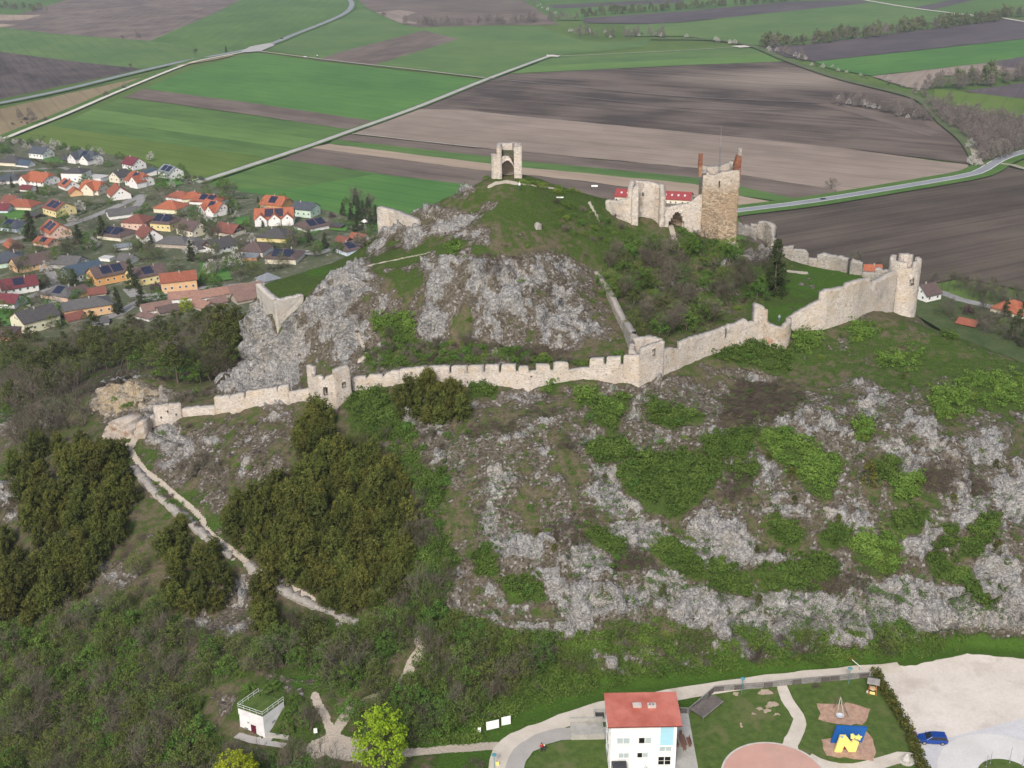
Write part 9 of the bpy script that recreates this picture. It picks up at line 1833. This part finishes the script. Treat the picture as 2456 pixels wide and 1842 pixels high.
for kd, mt_, lab in (('shrub', M_gre, 'dense green brambles covering parts of the rocky slope'), ('lime', M_lim, 'dense light green brambles covering parts of the slope')):
 undergrowth('bramble_thicket', [(poly, n / 100) for poly, n, kind, _, _ in TH if kind == kd], mt_, 1150, .70, 34, .30, lab, flat=.8, lift=.75, jit=8.0)
undergrowth('garden_shrubbery', [([(0, 375), (100, 368), (300, 382), (440, 425), (560, 462), (800, 520), (900, 570), (860, 620), (700, 640), (610, 690), (480, 715), (340, 760), (220, 790), (0, 800)], 1.0)], M_gre, 1500, 1.5, 16, .7, 'low hedges and bushes between the village houses', keep=nohouse, flat=.8)
undergrowth('undergrowth', WL, M_gre, 5200, .8, 14, .28, 'green undergrowth covering the floor of the lower left wood', keep=clear)
undergrowth('brushwood', WL + [([(0, 850), (560, 790), (560, 920), (250, 900), (0, 1050)], .6)], M_twig, 1000, .9, 14, .22, 'grey brown brushwood between the trees of the woods', keep=clear)
undergrowth('ground_cover', [([(960, 1480), (1100, 1480), (1200, 1520), (1330, 1540), (1500, 1560), (1300, 1640), (1150, 1640), (1000, 1560)], .8), ([(1330, 1530), (1560, 1500), (1850, 1530), (2150, 1510), (2330, 1540), (2250, 1575), (1900, 1600), (1550, 1640), (1300, 1690), (1180, 1750), (1150, 1700), (1300, 1620)], 1.0), ([(950, 1040), (1020, 1100), (1080, 1400), (1060, 1500), (900, 1480)], .4), ([(1000, 1780), (1150, 1740), (1170, 1775), (1010, 1798)], .15)], M_gre, 4200, .8, 18, .26, 'low green growth along the foot of the cliff', keep=clear, lift=.5, flat=.8)
undergrowth('ward_scrub', [([(1440, 690), (1440, 610), (1600, 595), (1740, 605), (1860, 650), (1850, 705), (1790, 755), (1720, 780), (1620, 820), (1540, 845), (1500, 790)], 1.6), ([(1330, 470), (1480, 520), (1650, 600), (1600, 630), (1480, 600), (1330, 560)], .25), ([(870, 850), (960, 815), (1080, 830), (1200, 835), (1400, 875), (1500, 870), (1240, 875), (900, 885)], .6)], M_gre, 1800, .6, 20, .22, 'green scrub filling the hollow of the inner ward and the strip behind the wall')
undergrowth('brambles', [([(1150, 1440), (1500, 1420), (1900, 1400), (2300, 1420), (2400, 1520), (1900, 1520), (1500, 1500), (1150, 1500)], .35), ([(1900, 800), (2200, 790), (2456, 880), (2456, 960), (1900, 900)], .5), ([(1340, 1360), (1500, 1340), (1900, 1340), (2200, 1380), (2440, 1400), (2440, 1500), (1900, 1400), (1340, 1420)], .4), ([(1000, 1000), (1500, 950), (2000, 880), (2456, 900), (2456, 1300), (1500, 1350), (1100, 1350)], 1.5)], M_gre, 3400, .42, 13, .2, 'low tufts of herbs scattered over the rocky slope')
undergrowth('dry_herbs', [([(1000, 960), (1500, 930), (2000, 850), (2456, 870), (2456, 1450), (1500, 1450), (1100, 1400)], 1.4), ([(400, 1040), (700, 1000), (720, 1150), (560, 1200), (420, 1150)], .3), ([(650, 700), (1000, 650), (1400, 650), (1400, 830), (900, 830)], .5)], M_scr, 1300, .42, 12, .17, 'brown dry herbs scattered over the rocky slope')
# --- haze
hz_ = MB().box((0, 2200, 108), (8200, 7000, 220)).build('haze', []); tag(hz_, kind='stuff'); hz_['label'] = 'thin pale haze over the plain'
hm_ = bpy.data.materials.new('haze'); hm_.use_nodes = True; ht = hm_.node_tree; ht.nodes.clear(); ho = ht.nodes.new('ShaderNodeOutputMaterial'); hv = ht.nodes.new('ShaderNodeVolumePrincipled')
hv.inputs['Color'].default_value = (.80, .88, 1, 1); hv.inputs['Density'].default_value = .00009; hv.inputs['Anisotropy'].default_value = .2; ht.links.new(hv.outputs[0], ho.inputs['Volume']); hz_.data.materials.append(hm_)
print('PLANTS', count)
